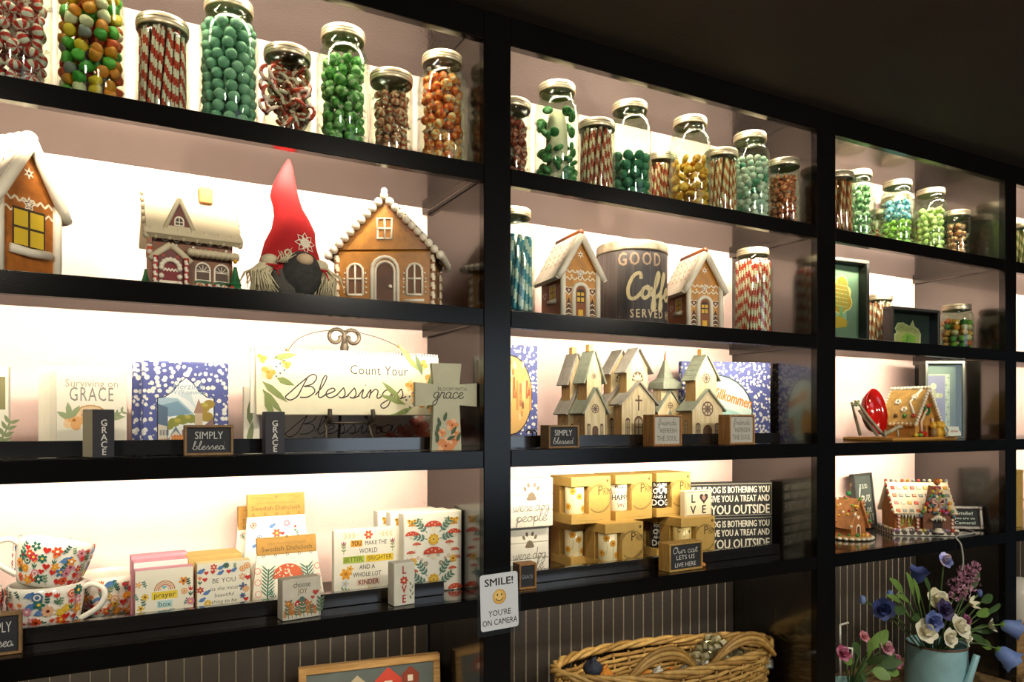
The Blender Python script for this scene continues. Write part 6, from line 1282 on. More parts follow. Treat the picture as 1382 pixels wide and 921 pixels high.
# right bay, fourth shelf
def cone_house():
    Y = 1.57; x = 2.072
    t = thing('gingerbread_house', 'small frosted gingerbread cottage against the right bay post', 'gingerbread house', (x, Y, S4))
    MB().lathe([(0, 0), (.066, 0), (.070, .005), (.068, .012), (0, .014)], mat('#b5894e', .55, var=.2, vs=60, bump=.3, name='cookie_board'), 26).build('base_board', t)
    e = MB()
    for i in range(24): a = 2*PI*i/24; e.ball((.068*math.cos(a), .068*math.sin(a), .0058), (.008, .008, .005), ICING, 7, 5)
    e.build('icing_border', t, kind='stuff')
    GB = mat('#a86a34', .6, var=.25, vs=60, bump=.3, name='spiced_gingerbread'); MB().prism([(-.036, .012), (.036, .012), (.030, .06), (0, .12), (-.030, .06)], -.035, .035, GB).build('walls', t)
    rf = roof_slabs(MB(), .064, .07, .058, .066, .012, .008, .007, mat('#c98a54', .55, var=.25, vs=60, bump=.4, name='cookie_roof')).build('roof', t); c = MB(); rr = random.Random(4)
    for i in range(46):
        sg = rr.choice((-1, 1)); q = rr.random(); xx = sg*.044*q; c.ball((xx+sg*.004, rr.choice((-.045, rr.uniform(-.04, .04))), .134-.090*q), rr.uniform(.003, .006), mat(rr.choice(['#f2e6cc', '#c23a2a', '#4f9a3a', '#e2b23a', '#f2e6cc', '#b8744a']), .35), 7, 5)
    c.build('roof_sweets', rf, kind='stuff'); c = MB()
    for i in range(26): a = rr.uniform(0, 6.28); q = rr.uniform(.045, .060); c.ball((q*math.cos(a), q*math.sin(a), .016), rr.uniform(.004, .007), mat(rr.choice(['#f2e6cc', '#c23a2a', '#3f8a34', '#e2b23a', '#d9742e']), .35), 7, 5)
    c.build('ground_sweets', t, kind='stuff')
    MB().ball((0, 0, .142), .008, mat('#2f7a44', .4)).build('green_gumdrop', t); MB().tube(crom([(.004, 0, .146), (.005, 0, .168), (.012, 0, .172), (.014, 0, .162)], 4), .002, mat('#6a4a34', .4), 5).build('cane_hook', t)
    ik = Ink(at_front(-.035)); ik.poly(arch(0, .014, .02, .034), '#f0e2c6'); ik.poly(arch(0, .014, .014, .028), '#6a3a1e'); ik.heart(0, .07, .008, '#f0e2c6'); ik.build('front_piping', t)
cone_house()
x, w2, h = fit(1163, 1199, 640, 1.66, S4)
t, y = framed('word_plaque', 'dark slate sign with white script leaning behind the candy house', 'plaque', (x-.022, 1.678, S4+.0015), .14, h, .016, .010, mat('#3a3d3a', .5, var=.1), mat('#4b5550', .7, var=.2, vs=20), math.radians(12), math.radians(-6))
ik = Ink(at_front(y)); ik.text('IT IS SO', 0, h*.72, .022, '#d9dccf', 1, .8); ik.script('love', -.045, h*.48, .022, '#d9dccf', .2, 'L', .2, fit=.09); ik.script('one an', -.045, h*.28, .016, '#d9dccf', .2, 'L', .2, fit=.09); [ik.sprig(-.05+.02*i, h*.08, .03, 1.57, '#b9c0ae', 4) for i in range(6)]; ik.build('lettering', t)
def candy_house():
    Y = 1.545; x = X_at(1236, Y)
    t = thing('gingerbread_house', 'candy covered gingerbread house with porch on scalloped white board', 'gingerbread house', (x, Y, S4), math.radians(-36))
    GB = mat('#a5652a', .5, var=.25, vs=60, bump=.3, name='golden_gingerbread'); W, D, HW, RZ = .175, .115, .085, .165
    MB().box((0, -.004, .006), (W+.030, D+.052, .012), mat('#efe8d4', .5, name='scallop_board'), bev=.002).build('base_board', t)
    sc_ = Ink(lambda a, c, hh: (a, -D/2-.030-hh, c))
    for i in range(9): sc_.ell(-.09+.0225*i, .010, .0085, .007, '#5a4a3e', 9)
    sc_.build('chocolate_drip', t)
    s2 = Ink(lambda a, c, hh: (-W/2-.015-hh, a, c))
    for i in range(7): s2.ell(-.07+.0225*i, .010, .0085, .007, '#5a4a3e', 9)
    s2.build('chocolate_drip', t)
    MB().prism([(-D/2, .012), (D/2, .012), (D/2, HW), (0, RZ-.01), (-D/2, HW)], -W/2, W/2, GB).build('walls', t, rot=(0, 0, PI/2))
    r = MB(); s = (RZ-HW)/(D/2); SN = mat('#e3d2b0', .5, bump=.5, bs=60, name='royal_icing')
    for sg in (-1, 1):
        yo, zo = sg*(D/2+.014), HW-.014*s; p = [(-W/2-.008, 0, RZ-.004), (W/2+.008, 0, RZ-.004), (W/2+.008, yo, zo), (-W/2-.008, yo, zo)]; r.slab(p[::-1] if sg < 0 else p, .010, SN)
    rf = r.build('iced_roof', t); rr = random.Random(9); q = MB(); n1 = Vector((0, -s, 1)).normalized(); n1 = Vector((0, -math.sin(math.atan(s)), math.cos(math.atan(s))))
    cols = ['#c9432c', '#8a8f84', '#e8d8b8', '#c86a3a', '#d9a23a', '#9a9a92']
    for i in range(9):
        for j in range(4):
            u = -W/2+.006+W*.94*i/8; v = .012+.017*j; base = Vector((u, -v, RZ-.004-s*v))+Vector((0, -math.sin(math.atan(s)), math.cos(math.atan(s))))*.011
            q.box(base, (.0135, .0125, .005), mat(cols[(i*2+j*3) % 6], .3, name='gum_square'), R=Matrix.Rotation(math.atan(s), 3, 'X'), bev=.0012)
    q.build('roof_sweet', rf, kind='stuff')
    e = MB()
    for i in range(26): e.ball((-W/2-.008+(W+.016)*i/25, -D/2-.015, HW-.012), (.0045, .006, .0055), mat('#e9d6b2' if i % 2 else '#c98a5a', .4), 7, 5)
    for i in range(12): e.ball((-W/2-.008+(W+.016)*i/11, 0, RZ+.008), .0058, mat(cols[i % 6], .35), 7, 5)
    for sg in (-1, 1):
        for i in range(10): e.ball((sg*(W/2+.008), -(D/2+.014)*i/9, RZ+.004-(RZ-HW+.014*s)*i/9), .0055, mat(('#f2e6cc', '#c9432c')[i % 2], .35), 7, 5)
    e.build('roof_edge_sweets', rf, kind='stuff')
    # candy covered front gable right of the middle
    gx, y = .034, -D/2-.022; g = MB(); g.prism([(gx-.042, .012), (gx+.042, .012), (gx+.042, .070), (gx, .160), (gx-.042, .070)], y, 0, mat('#7a4a2c', .5, var=.2)); g.build('front_gable', t)
    q = MB()
    for i in range(120):
        v = rr.random(); zz = .072+.085*v; hw2 = .046*(1-v)
        q.ball((gx+rr.uniform(-hw2, hw2)+.0, y-.003, zz), rr.uniform(.004, .0075), mat(rr.choice(['#5f7f8a', '#c9a23a', '#6a9a5a', '#b8324a', '#4a4f58', '#d9c28a', '#d98a4a', '#8a5a7a', '#e6dcc4']), .3), 7, 5)
    for sg in (-1, 1):
        for i in range(9): q.ball((gx+sg*.050*i/8, y-.002, .170-.105*i/8), .0065, mat(('#5a7a86', '#c9432c', '#e2c04a', '#5f8f4a')[i % 4], .3), 7, 5)
    q.ball((gx, y, .176), .011, mat('#c9722e', .35, var=.4, vs=200)); q.build('gable_sweets', t, kind='stuff')
    # bow, door, porch hood
    bw = MB(); BM = mat('#d9a8a0', .35)
    for sg in (-1, 1): bw.tube(crom([(gx, y-.010, .108), (gx+sg*.014, y-.011, .122), (gx+sg*.018, y-.011, .108), (gx+sg*.004, y-.011, .104), (gx+sg*.012, y-.011, .092)], 4), .0028, BM, 6)
    bw.build('candy_bow', t)
    ik = Ink(at_front(y)); ik.poly(arch(gx+.002, .014, .030, .046), '#2a1c14'); ik.build('doorway', t)
    hd = MB()
    for i in range(7): hd.ball((gx-.018+.006*i, y-.008, .066-.004*abs(i-3)), (.006, .010, .005), ICING, 8, 5)
    for i in range(5): hd.tube([(gx-.014+.007*i, y-.016, .062), (gx-.014+.007*i, y-.016, .052-.004*(i % 2))], [.003, .0012], ICING, 6)
    hd.build('porch_hood', t); st = MB(); st.lathe([(0, .012), (.016, .012), (.016, .018), (.011, .019), (.010, .026), (0, .027)], ICING, 14, (gx, y-.012, 0)); st.build('door_step', t)
    # left veranda: candy cane posts, icicles, windows
    A, B2 = mat('#efe2cc', .4), mat('#b5281c', .4)
    for cx in (-.080, -.022, gx+.050):
        MB().tube([(cx, -D/2-.014, .012+.004*i) for i in range(16)], .0050, A, 6, mfn=lambda i, k: B2 if (i*2+k) % 6 < 3 else A).build('candy_cane_post', t)
    ic = MB(); ic.tube([(-.088, -D/2-.014, HW-.014), (-.012, -D/2-.014, HW-.014)], .006, ICING, 7)
    for i in range(7): ic.tube([(-.078+.010*i, -D/2-.014, HW-.016), (-.078+.010*i, -D/2-.014, HW-.034+.006*(i % 2))], [.004, .0014], ICING, 6)
    ic.build('icicles', t)
    ik = Ink(at_front(-D/2))
    for cx in (-.066, -.040): ik.rect(cx-.009, .036, cx+.009, .064, '#3a3020'); ik.rect(cx-.007, .038, cx-.001, .062, '#c9b23a'); ik.rect(cx+.001, .038, cx+.007, .062, '#a8a83a'); ik.flower(cx, .032, .006, '#8fae5a', '#e2c23a')
    ik.build('veranda_windows', t); MB().tube(crom([(-.076, -D/2-.020, .016), (-.056, -D/2-.022, .024), (-.040, -D/2-.024, .026), (-.040, -D/2-.024, .016)], 4), .0036, mat('#e6c9b0', .4), 6).build('candy_cane_bench', t)
    q = MB()
    for i in range(60):
        k = i/60
        p = (-W/2-.010+(W+.02)*(k*1.6), -D/2-.026) if k < .625 else ((W/2+.010), -D/2-.026+(D+.04)*((k-.625)/.375)); q.ball((p[0], p[1]+rr.uniform(0, .006), .017), rr.uniform(.0045, .0068), mat(rr.choice(['#8a8f94', '#e6dcc4', '#c9b85a', '#7a8a72', '#b8442c', '#9a7a9a', '#f0e6d0', '#5a6a72']), .35), 7, 5)
    for i in range(18): q.ball((-W/2-.010, -D/2-.02+.008*i, .017), .0055, mat(rr.choice(['#8a8f94', '#e6dcc4', '#c9b85a', '#d9742e']), .35), 7, 5)
    q.build('border_sweets', t, kind='stuff')
    q = MB()
    for i in range(30): q.ball((W/2+.002, rr.uniform(-.5, .4)*D, rr.uniform(.02, .09)), rr.uniform(.005, .008), mat(rr.choice(['#f0e6d0', '#c9281c', '#e2b24a', '#4a4f4a', '#e6dcc4']), .35), 7, 5)
    q.build('side_sweets', t, kind='stuff')
candy_house()
x, w2, h = fit(1277, 1318, 684, 1.50, S4); x, w2 = 2.578, .112
t = thing('message_frame', 'little pewter frame with chalk words smile you are on camera', 'picture frame', (x, 1.495, S4+.0015), rot=(math.radians(-10), 0, math.radians(-38)))
PEW = mat('#9a9086', .35, .7, var=.3, vs=150, bump=.6, bs=300, name='ornate_pewter')
for a, z, c, e in ((0, .006, w2, .012), (0, h-.006, w2, .012), (-w2/2+.006, h/2, .012, h-.024), (w2/2-.006, h/2, .012, h-.024)): MB().box((a, 0, z), (c, .012, e), PEW, bev=.003).build('frame_rail', t)
for a, z in ((-1, 0), (1, 0), (-1, 1), (1, 1)): MB().ball((a*(w2/2-.007), -.004, .007+z*(h-.014)), (.008, .005, .008), PEW, 9, 6).build('corner_rosette', t)
MB().box((0, .003, h/2), (w2-.022, .004, h-.022), mat('#2c322e', .8)).build('chalk_panel', t)
ik = Ink(at_front(.001)); ik.text('Smile!', 0, h*.62, h*.2, '#d6dccb', 1, fit=w2*.5); ik.text('you are on', 0, h*.43, h*.14, '#d6dccb', 1, fit=w2*.58); ik.text('Camera!', 0, h*.22, h*.18, '#d6dccb', 1, fit=w2*.6); ik.build('lettering', t)
MB().tube(crom([(2.63, 1.62, S4+.003), (2.60, 1.56, S4+.003), (2.535, 1.44, S4+.003), (X_at(1290, 1.405), 1.403, S4+.006), (X_at(1297, 1.393), 1.393, S4-.020), (X_at(1299, 1.395), 1.393, S4-.075), (X_at(1300, 1.40), 1.41, S4-.12)], 6), .0026, mat('#b9b6ac', .4, name='white_cable'), 7).build('power_cord', None, label='thin pale power cord hanging over the right bay shelf edge', cat='cord')
# far bay at the picture edge
XF = 2.712
t, w2, h, y = shadow_box('black shadow box at the far right picture edge, second shelf', 1372, 1400, 418, 1.50, S2, .04, 0, BLKF, DKB, .012, XF+.07, .13)
ik = Ink(at_front(y)); ik.ell(-.02, h*.5, .03, .035, '#8f9a8a', 12); ik.ell(-.02, h*.4, .024, .02, '#c9c2a8', 12); ik.build('picture', t)
t, w2, h, y = shadow_box('black frame with pink script at the far right edge, third shelf', 1372, 1400, 496, 1.50, S3, .03, 0, BLKF, mat('#1d1c1d', .5), .012, XF+.07, .13)
ik = Ink(at_front(y)); ik.script('love', -.055, h*.42, .014, '#b56a8a', .2, 'L', .2, fit=.08); ik.build('lettering', t)
for q, (z, hh, lab) in enumerate(((0, .10, 'lower kraft carton at the far right edge of the fourth shelf'), (.1005, .10, 'upper kraft carton at the far right edge of the fourth shelf'))):
    t = thing('storage_carton', lab, 'carton', (XF+.065, 1.50, S4+z), group='kraft cartons at the far right edge')
    MB().box((0, 0, hh*.45), (.12, .11, hh*.9), KRAFT, bev=.001).build('carton_body', t); MB().box((0, 0, hh*.95), (.123, .113, hh*.1), KRAFT, bev=.001).build('carton_lid', t)
    ik = Ink(at_front(-.055)); ik.rect(-.055, hh*.2, -.02, hh*.75, '#d9d4c4'); ik.build('carton_label', t)
MB().lathe([(0, 0), (.05, 0), (.06, .02), (.062, .10), (.05, .135), (.03, .15), (0, .155)], mat('#e3ddd0', .3, coat=.4, name='white_ceramic'), 24).build('ceramic_jar', None, (XF+.075, 1.43, COUNTER+.17), label='rounded white ceramic jar at the far right picture edge', cat='jar')
MB().box((XF+.075, 1.45, COUNTER+.085), (.14, .10, .17), wood('#8a6a40', '#b8945e', .6, 12, 'X', 'crate_wood'), bev=.002).build('wooden_crate', None, label='small wooden crate under the white ceramic jar at the right edge', cat='crate')
# ---------------------------------------------------------------- lower niche: frame, basket, flowers
x, w2, h = fit(406, 592, 897, 1.60, COUNTER)
t, y = framed('picture_frame', 'light wood frame with coloured houses picture below the shelves', 'picture frame', (x, 1.60, COUNTER+.0015), w2, h, .022, .016, wood('#9a7440', '#c9a066', .5, 12, 'X', 'honey_frame'), mat('#5a625e', .4, var=.2, vs=10, name='slate_picture'), math.radians(-8), math.radians(-5))
ik = Ink(at_front(y)); 
for a, z, s, c in ((.12, .86, .03, '#c9442e'), (.28, .88, .02, '#8a3a22'), (-.1, .8, .04, '#b8a88a')): ik.poly([(a*w2-s, z*h-s), (a*w2+s, z*h-s), (a*w2+s, z*h), (a*w2, z*h+s*.9), (a*w2-s, z*h)], c); ik.rect(a*w2-s*.3, z*h-s*.8, a*w2+s*.3, z*h-s*.1, '#e6dcc4')
ik.build('houses_picture', t)
# wicker basket with glass cubes and tied sweet bags
def basket():
    Y = 1.56; x0, x1 = X_at(752, Y), 1.694; cx = (x0+x1)/2; a, bb = (x1-x0)/2, .115; H = .225
    t = thing('wicker_basket', 'long golden wicker basket in the lower middle niche', 'basket', (cx, Y, COUNTER)); W1 = mat('#a07a3c', .5, var=.3, vs=50, name='willow'); W2 = mat('#c09a56', .5, var=.25, vs=50, name='pale_willow')
    n = 40
    def ptb(i, z, off=0.): q = 2*PI*i/n; r = .84+.16*z/H; return (a*r*math.cos(q)+off*math.cos(q), bb*r*math.sin(q)+off*math.sin(q), z)
    MB().lathe([(0, .004), (.80, .004), (.82, .012), (0, .014)], W1, 32).build('basket_floor', t).scale = (a, bb, 1)
    for j in range(18):
        z = .012+j*(H-.02)/17
        MB().tube([ptb(i, z+.002*math.sin(i*1.3+j), .0048*(1 if (i+j) % 2 else -1)) for i in range(n)], .0058, W1 if j % 2 else W2, 5, closed=True).build('weave_strand', t)
    for i in range(n):
        MB().tube([ptb(i, .006), ptb(i, H*.5), ptb(i, H)], .0038, W1, 5).build('stake', t)
    for q, (r, ph) in enumerate(((.007, 0), (.0065, 2.1), (.0065, 4.2))): MB().tube([tuple(Vector(ptb(i/2, H+.004, 0))+Vector((.006*math.cos(i*.8+ph)*math.cos(PI*i/n), .006*math.cos(i*.8+ph), .007*math.sin(i*.8+ph)+.020*max(0, math.cos(2*PI*i/(2*n)-2.6))))) for i in range(2*n)], r, (W2, W1, W2)[q], 5, closed=True).build('rim_strand', t)
    # arched handles of woven strands
    for sg, hx in ((-1, -.28), (1, .50)):
        for q in range(3):
            MB().tube(crom([(a*(hx-.34), -bb*.72, H-.01), (a*(hx-.17), -bb*.84, H+.032+.010*q), (a*hx, -bb*.86, H+.044+.012*q), (a*(hx+.17), -bb*.84, H+.030+.010*q), (a*(hx+.34), -bb*.72, H-.012)], 5), .0062, W2 if q % 2 else W1, 6).build('handle_strand', t)
    return cx, Y, a, bb, H
cx, Y, a, bb, H = basket()
GC = glass_mat('#f8f6ea', .05, .16, 'clear_cube_glass'); PAPER = mat('#efebda', .5)
rr = random.Random(6)
for i in range(78):
    q = rr.random(); px = cx+a*(.30+.54*rr.random()); py = Y+rr.uniform(-.06, .05); k = max(0, 1-abs(px-cx-a*.50)/(a*.28)); pz = COUNTER+H-.045+.070*k*rr.uniform(.5, 1)
    b = MB(); s = .0135; b.box((0, 0, 0), (2*s, 2*s, 2*s), GC, bev=.002); o = b.build('glass_body', None)
    t = thing('glass_cube_charm', 'small clear glass cube in the heap at the basket end', 'glass cube', (px, py, pz), rot=(rr.uniform(-.6, .6), rr.uniform(-.6, .6), rr.uniform(0, 3)), group='glass cubes in the basket'); o.parent = t
    MB().box((0, 0, 0), (s*1.3, s*1.3, s*1.3), PAPER if i % 3 else mat('#a8a284', .4), bev=.001).build('paper_insert', t)
BAGC = ['#d98a2e', '#e0a04a', '#d9822a']
for i, (px, py, c, dot) in enumerate(((800, 902, '#2c3242', 0), (815, 912, '#d98a2e', 0), (870, 916, '#d9892e', 0), (888, 915, '#e9e6dc', 1), (905, 916, '#d9822a', 0), (925, 912, '#e9e6dc', 1), (953, 908, '#e9e6dc', 1))):
    Yb = 1.485 if i > 1 else 1.525; p = (X_at(px, Yb), Yb, Z_at(px, py, Yb)+(.012 if i > 1 else -.002)); r = .024 if i < 2 else .015
    lab = ['dark navy cloth knot at the left of the basket', 'orange cloth bundle beside the navy knot', 'orange cloth bundle in the basket centre', 'white dotted cloth bundle in the basket centre', 'orange cloth bundle right of the dotted one', 'white dotted cloth bundle next to the glass cubes', 'rightmost white dotted cloth bundle by the glass cubes'][i]
    t = thing('cloth_bundle', lab, 'cloth bundle', p); b = MB(); n = 14; vs = []; fs = []
    for j in range(8):
        ph = -PI/2+PI*j/7
        for k in range(n): q = 2*PI*k/n; w = 1+.12*math.sin(5*q+j); vs.append((r*math.cos(ph)*math.cos(q)*w, r*math.cos(ph)*math.sin(q)*w, r*.8*math.sin(ph)+.15*r*math.cos(3*q)*(j > 4)))
    for j in range(7):
        for k in range(n): fs.append((j*n+k, j*n+(k+1) % n, (j+1)*n+(k+1) % n, (j+1)*n+k))
    b.add(vs, fs, mat(c, .7, var=.12, vs=80, name='cotton_cloth') if not dot else spots_mat('#ece8dc', '#2f3a4e', 220, .26, .30, 'dotted_cotton'), True); b.build('bundle', t)
    MB().tube([(-r*.3, 0, r*.75), (0, -r*.2, r*1.0), (r*.4, 0, r*1.15)], [.004, .005, .003], mat('#e9e6dc' if dot else c, .7), 6).build('tied_end', t)
# flowers in the blue watering can
def can():
    Y = 1.475; x = X_at(1264, Y); BLU = mat('#9bcbd2', .35, .1, var=.12, vs=15, coat=.3, name='aqua_enamel'); R = .092; H = Z_at(1264, 868, Y)-COUNTER
    t = thing('watering_can', 'pale aqua enamel watering can filled with silk flowers', 'watering can', (x, Y, COUNTER))
    MB().lathe([(0, 0), (R*1.04, 0), (R*1.04, .006), (R*.96, H-.006), (R*.98, H), (R*.95, H+.002), (R*.92, H-.004), (R*.99, .008), (0, .008)], BLU, 40).build('can_body', t)
    MB().lathe([(R*.985, H-.004), (R*1.0, H-.001), (R*.985, H+.003)], mat('#6a4a38', .6, var=.4, vs=90, name='rusted_rim'), 40).build('rim', t)
    MB().tube(crom([(-R*.2, -R*.95, .008), (.0, -R*1.12, .05), (R*.35, -R*1.2, H*.9)], 4), [.012]*5+[.010]*4, BLU, 10).build('spout', t)
    MB().tube(crom([(R*.93, .0, .02), (R*1.6, .0, .035), (R*1.75, .0, H*.72), (R*1.45, 0, H*1.0), (R*.94, .0, H*.9)], 5), .008, BLU, 9).build('handle', t)
    return x, Y, COUNTER+H
fx, fy, fz = can()
STEM = mat('#4f6a34', .55, var=.2, vs=40, name='stem_green'); LEAFM = [mat('#3f5a2c', .5, var=.25, vs=30, name='leaf_dark'), mat('#6a8a3c', .5, var=.2, vs=30, name='leaf_light')]
def petal(b, M, L, W, cup, m, n=4):
    vs = []; fs = []
    for i in range(n+1):
        q = i/n; wd = W*math.sin(PI*(.12+.80*q))*.5; z = cup*L*q*q; vs += [tuple(M @ Vector((L*q, -wd, z+.12*wd))), tuple(M @ Vector((L*q, 0, z))), tuple(M @ Vector((L*q, wd, z+.12*wd)))]
    for i in range(n): fs += [(3*i, 3*i+1, 3*i+4, 3*i+3), (3*i+1, 3*i+2, 3*i+5, 3*i+4)]
    b.add(vs, fs, m, True)
def fpos(px, py, Y): return Vector((X_at(px, Y), Y, Z_at(px, py, Y)))
NF = [0]
def flower_head(kind, px, py, Y, d, size, cols, label, root=None, group=None):
    p = fpos(px, py, Y); t = thing('silk_flower', label, 'flower', tuple(p), group=group); A = aim(d); ms = [mat(c, .6, var=.12, vs=60, name='silk_petal') for c in cols]; rr = random.Random(NF[0]); NF[0] += 1
    if kind == 'rose':
        for ring, n, k, cup in ((0, 6, 1.0, .25), (1, 5, .75, .6), (2, 4, .5, 1.1)):
            for i in range(n): b = MB(); petal(b, A @ Matrix.Rotation(2*PI*i/n+ring*.5, 4, 'Z') @ Matrix.Rotation(-.35*ring-.1, 4, 'Y'), size*k, size*k*1.1, cup, ms[(i+ring) % len(ms)]); b.build('petal', t)
        MB().ball(tuple(A @ Vector((0, 0, size*.12))), size*.22, ms[-1], 8, 6).build('flower_centre', t)
    elif kind == 'bell':
        b = MB(); b.M = A; n = 12; prof = [(.12, 0), (.36, .18), (.44, .45), (.46, .75), (.62, 1.0)]; vs = []; fs = []
        for r, z in prof:
            for i in range(n): w = 1+(.14*math.cos(5*2*PI*i/n) if z > .7 else 0); vs.append((size*r*w*math.cos(2*PI*i/n), size*r*w*math.sin(2*PI*i/n), size*z*(1+(.08*math.cos(5*2*PI*i/n) if z > .9 else 0))))
        for j in range(len(prof)-1):
            for i in range(n): fs.append((j*n+i, j*n+(i+1) % n, (j+1)*n+(i+1) % n, (j+1)*n+i))
        b.add(vs, fs, ms[0], True); b.build('bell_petals', t)
        c = MB(); c.M = A; c.lathe([(0, -size*.10), (size*.16, -size*.02), (size*.24, size*.14)], LEAFM[1], 8); c.build('calyx', t)
    elif kind == 'star':
        for i in range(7): b = MB(); petal(b, A @ Matrix.Rotation(2*PI*i/7, 4, 'Z') @ Matrix.Rotation(-.5, 4, 'Y'), size, size*.42, .2, ms[i % len(ms)]); b.build('petal', t)
        MB().ball(tuple(A @ Vector((0, 0, size*.1))), size*.16, mat('#c9b85a', .6), 7, 5).build('flower_centre', t)
    elif kind == 'spray':
        b = MB()
        for i in range(95):
            k = rr.random(); c = Vector((rr.gauss(0, .32*(1-k*.6)), rr.gauss(0, .30*(1-k*.6)), k*2.1-.4))*size; m = ms[rr.randrange(len(ms))]
            for j in range(4): petal(b, Matrix.Translation(A @ c) @ aim((rr.gauss(0, 1), rr.gauss(0, 1)-.8, rr.gauss(.4, 1))) @ Matrix.Rotation(PI/2*j, 4, 'Z') @ Matrix.Rotation(-.2, 4, 'Y'), size*.17, size*.09, .2, m, 2)
        b.build('florets', t, kind='stuff')
    elif kind == 'bud': MB().ball((0, 0, 0), (size*.5, size*.5, size*.7), ms[0], 9, 7).build('bud', t)
    root = Vector(root) if root else Vector((fx, fy, fz-.03)); r0 = root-p; MB().tube(crom([(0, 0, 0), tuple(r0*.45+Vector((0, 0, .02))), tuple(r0)], 5), .0026, STEM, 6).build('stem', t)
    return t
rt = lambda u, v=0.: (fx+u, fy+v, fz-.03)
flower_head('rose', 1247, 853, 1.41, (-.3, -1, .5), .040, ['#e3dec2', '#efe9d2'], 'cream silk rose at the left rim of the watering can', rt(-.03))
flower_head('rose', 1292, 848, 1.39, (.1, -1, .6), .042, ['#f0ecd8', '#e6e2c8'], 'white silk blossom at the front rim of the can', rt(0))
flower_head('rose', 1279, 861, 1.385, (-.1, -1, .2), .032, ['#f2eedc', '#e2dec4'], 'small white silk blossom just below the other at the rim', rt(0))
flower_head('rose', 1301, 861, 1.39, (.4, -1, .2), .030, ['#f2eedc', '#dcd8c0'], 'white silk blossom at the right front rim of the can', rt(.02))
flower_head('rose', 1264, 812, 1.44, (-.3, -1, .7), .042, ['#dfd8b4', '#e9e4c8'], 'pale cream silk rose behind the purple anemone', rt(-.01))
flower_head('rose', 1272, 824, 1.41, (-.1, -1, .4), .036, ['#3f3558', '#524878'], 'dark purple silk anemone in the middle of the bouquet', rt(0))
flower_head('rose', 1258, 839, 1.40, (-.3, -1, .3), .034, ['#5a6aa6', '#6f80b8'], 'blue violet silk flower below the purple anemone', rt(-.01))
flower_head('rose', 1302, 838, 1.41, (.2, -1, .4), .024, ['#8a4a6a', '#a8648a'], 'dusty pink silk rose right of the purple anemone', rt(.01))
flower_head('star', 1307, 816, 1.43, (.2, -1, .6), .036, ['#e6dfc4', '#d9d2b0'], 'cream silk lily in the right part of the bouquet', rt(.01))
flower_head('star', 1333, 846, 1.40, (.6, -1, .4), .034, ['#e9e6cc', '#dcd9b8'], 'cream silk star flower on the right above the can handle', rt(.03))
flower_head('spray', 1290, 800, 1.42, (.2, -.2, 1), .056, ['#b07a92', '#c996a8', '#9a6480'], 'tall dusty pink silk lilac spray at top of bouquet', rt(.01))
flower_head('spray', 1308, 790, 1.41, (.2, -.2, 1), .044, ['#bd8a9e', '#a8728a'], 'smaller pink silk lilac spray beside the tall one', rt(.02))
flower_head('rose', 1274, 757, 1.45, (-.2, -1, .5), .028, ['#8f93c4', '#6f79b4', '#c9b4c0'], 'lavender blue silk blossom at the very top of the bouquet', rt(0))
flower_head('bell', 1236, 787, 1.44, (-.05, -.3, 1), .046, ['#2f3f78'], 'deep blue upright silk bellflower left of the bouquet top', rt(-.02))
flower_head('rose', 1191, 822, 1.43, (-.7, -1, .2), .036, ['#27325e', '#35427a'], 'deep blue silk blossom leaning out to the left', rt(-.05))
flower_head('bud', 1201, 803, 1.43, (-.7, -.5, .4), .020, ['#5f78b0'], 'light blue silk bud above the deep blue blossom', rt(-.05))
flower_head('bud', 1164, 810, 1.44, (-1, -.4, .2), .020, ['#6f86b4'], 'pale blue silk bud at the far left of the bouquet', rt(-.06))
flower_head('bell', 1352, 843, 1.37, (.9, -.5, -.35), .052, ['#6f86bd'], 'pale blue silk bellflower drooping right of the bouquet', rt(.05))
flower_head('bell', 1346, 876, 1.365, (.6, -.6, -.75), .060, ['#6f88c4'], 'large pale blue silk bellflower hanging below the others on the right', rt(.05))
flower_head('bud', 1322, 801, 1.44, (.3, -.6, .6), .020, ['#5a6aa0'], 'small blue silk bud right of the pink lilac', rt(.03))
def leaf_thing(px, py, Y, d, L, W, k, label, root):
    p = fpos(px, py, Y); t = thing('silk_leaf', label, 'leaf', tuple(p), group='loose leaves of the bouquet'); b = MB()
    D = Vector(d).normalized(); side = D.cross(Vector((0, -1, .3))).normalized(); up = side.cross(D); M = Matrix((D, side, up)).transposed().to_4x4()
    petal(b, M, L, W, -.2, LEAFM[k], 6); b.build('leaf_blade', t); r0 = Vector(root)-p; MB().tube([(0, 0, 0), tuple(r0*.5+Vector((0, 0, .01))), tuple(r0)], .0022, STEM, 5).build('leaf_stem', t)
rl = random.Random(12)
for px, py, d in ((1218, 800, (-.8, -.2, .7)), (1226, 812, (-.9, -.2, .5)), (1232, 803, (-.4, -.2, 1)), (1222, 825, (-1, -.2, .2)), (1240, 815, (-.3, -.2, 1)), (1255, 800, (-.5, -.2, .8)), (1325, 812, (1, -.2, .25)), (1318, 830, (1, -.2, .1)), (1330, 829, (1, -.3, .4)), (1310, 858, (.9, -.3, -.4)), (1322, 868, (1, -.3, -.3)), (1240, 832, (-.8, -.4, .1)), (1306, 796, (.7, -.2, .6)), (1315, 850, (1, -.4, 0)), (1215, 812, (-1, -.3, .45))):
    leaf_thing(px, py, 1.425, d, rl.uniform(.06, .095), rl.uniform(.018, .034), rl.randrange(2), 'green silk leaf sticking out of the bouquet in the watering can', rt(.04 if px > 1264 else -.04))
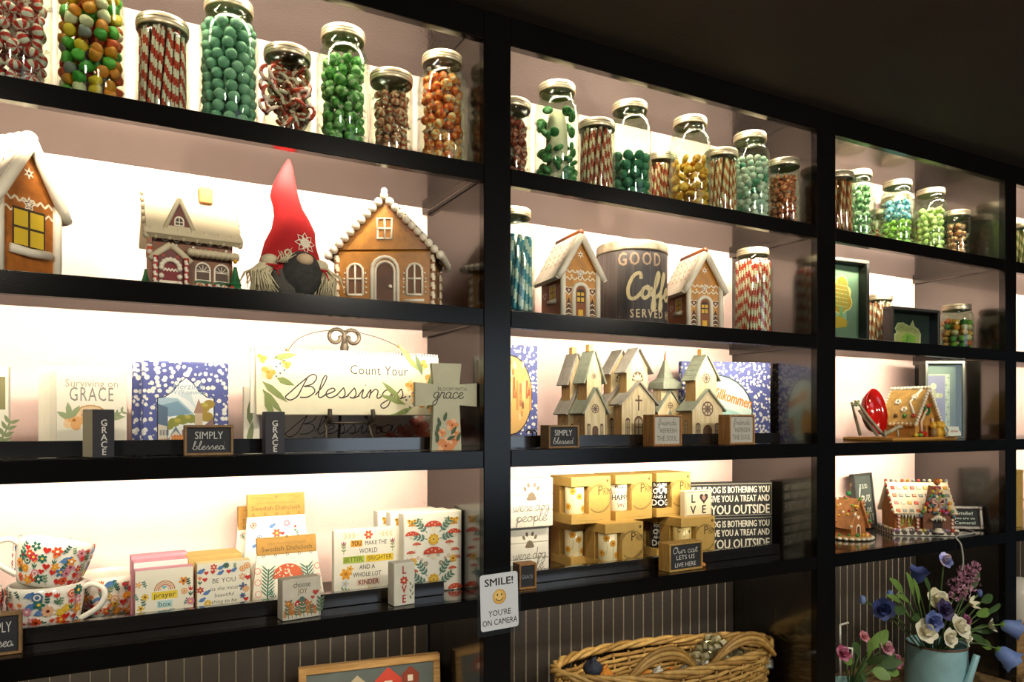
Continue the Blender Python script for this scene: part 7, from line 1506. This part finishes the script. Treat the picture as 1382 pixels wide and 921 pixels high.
# rose plant and small spout can at the left of the niche
PT = thing('flower_pot', 'small aqua tin pot of roses at the left of the flower niche', 'flower pot', (X_at(1150, 1.46)+.03, 1.49, COUNTER))
MB().lathe([(0, 0), (.045, 0), (.055, .075), (.052, .077), (.044, .006), (0, .006)], mat('#8fb4b0', .4, .2, var=.15), 24).build('pot', PT)
MB().tube(crom([(-.045, -.02, .015), (-.065, -.05, .03), (-.062, -.065, .05)], 4), [.010]*5+[.011]*4, mat('#79b4b4', .35, .1, var=.12, vs=15, coat=.3, name='aqua_enamel'), 10).build('spout_neck', PT)
MB().lathe([(.010, .0), (.030, .032), (.031, .034), (.028, .034), (.008, .002)], mat('#79b4b4', .35, .1, var=.12, vs=15, coat=.3, name='aqua_enamel'), 16, (-.062, -.066, .044)).build('spout_funnel', PT)
pr = PT.location
for px, py, c, lab in ((1136, 883, ['#a84a6a', '#c27890'], 'pink rose at the left edge of the rose plant'), (1165, 860, ['#c97a84', '#d99aa0'], 'small pale pink rose bud on top of the rose plant'), (1195, 875, ['#b8788a', '#cfa0a4'], 'pink rose at the right of the rose plant'), (1207, 893, ['#8a4a5e', '#a8687c'], 'dusky rose low at the right of the rose plant')):
    flower_head('rose', px, py, 1.43, (-.1, -1, .6), .026 if py != 860 else .018, c, lab, (pr.x, pr.y, pr.z+.05))
for px, py, d in ((1172, 878, (.5, -.3, .7)), (1160, 882, (-.6, -.3, .5)), (1180, 872, (.7, -.2, .5)), (1150, 890, (-.9, -.3, .2)), (1185, 890, (.9, -.4, .1)), (1170, 895, (.1, -.6, .3)), (1178, 905, (.4, -.6, -.2)), (1195, 905, (.9, -.4, -.2)), (1160, 905, (-.4, -.6, -.1)), (1186, 898, (.5, -.6, .2)), (1172, 888, (-.2, -.4, .9))):
    leaf_thing(px, py, 1.44, d, rl.uniform(.05, .07), rl.uniform(.03, .042), rl.randrange(2), 'broad green leaf of the small rose plant', (pr.x, pr.y, pr.z+.05))
WB = thing('white_stand', 'white wire stand behind the rose plant', 'stand', (2.080, 1.60, COUNTER))
MB().tube([(-.01, 0, .002), (-.01, 0, .14), (.035, -.01, .13), (.030, -.01, .09)], .004, WHITE, 7).build('bent_rod', WB); MB().tube([(-.01, 0, .21), (.03, 0, .212)], .0035, WHITE, 6).build('top_rod', WB); MB().tube([(-.01, 0, .14), (-.01, 0, .21)], .0035, WHITE, 6).build('upright', WB)
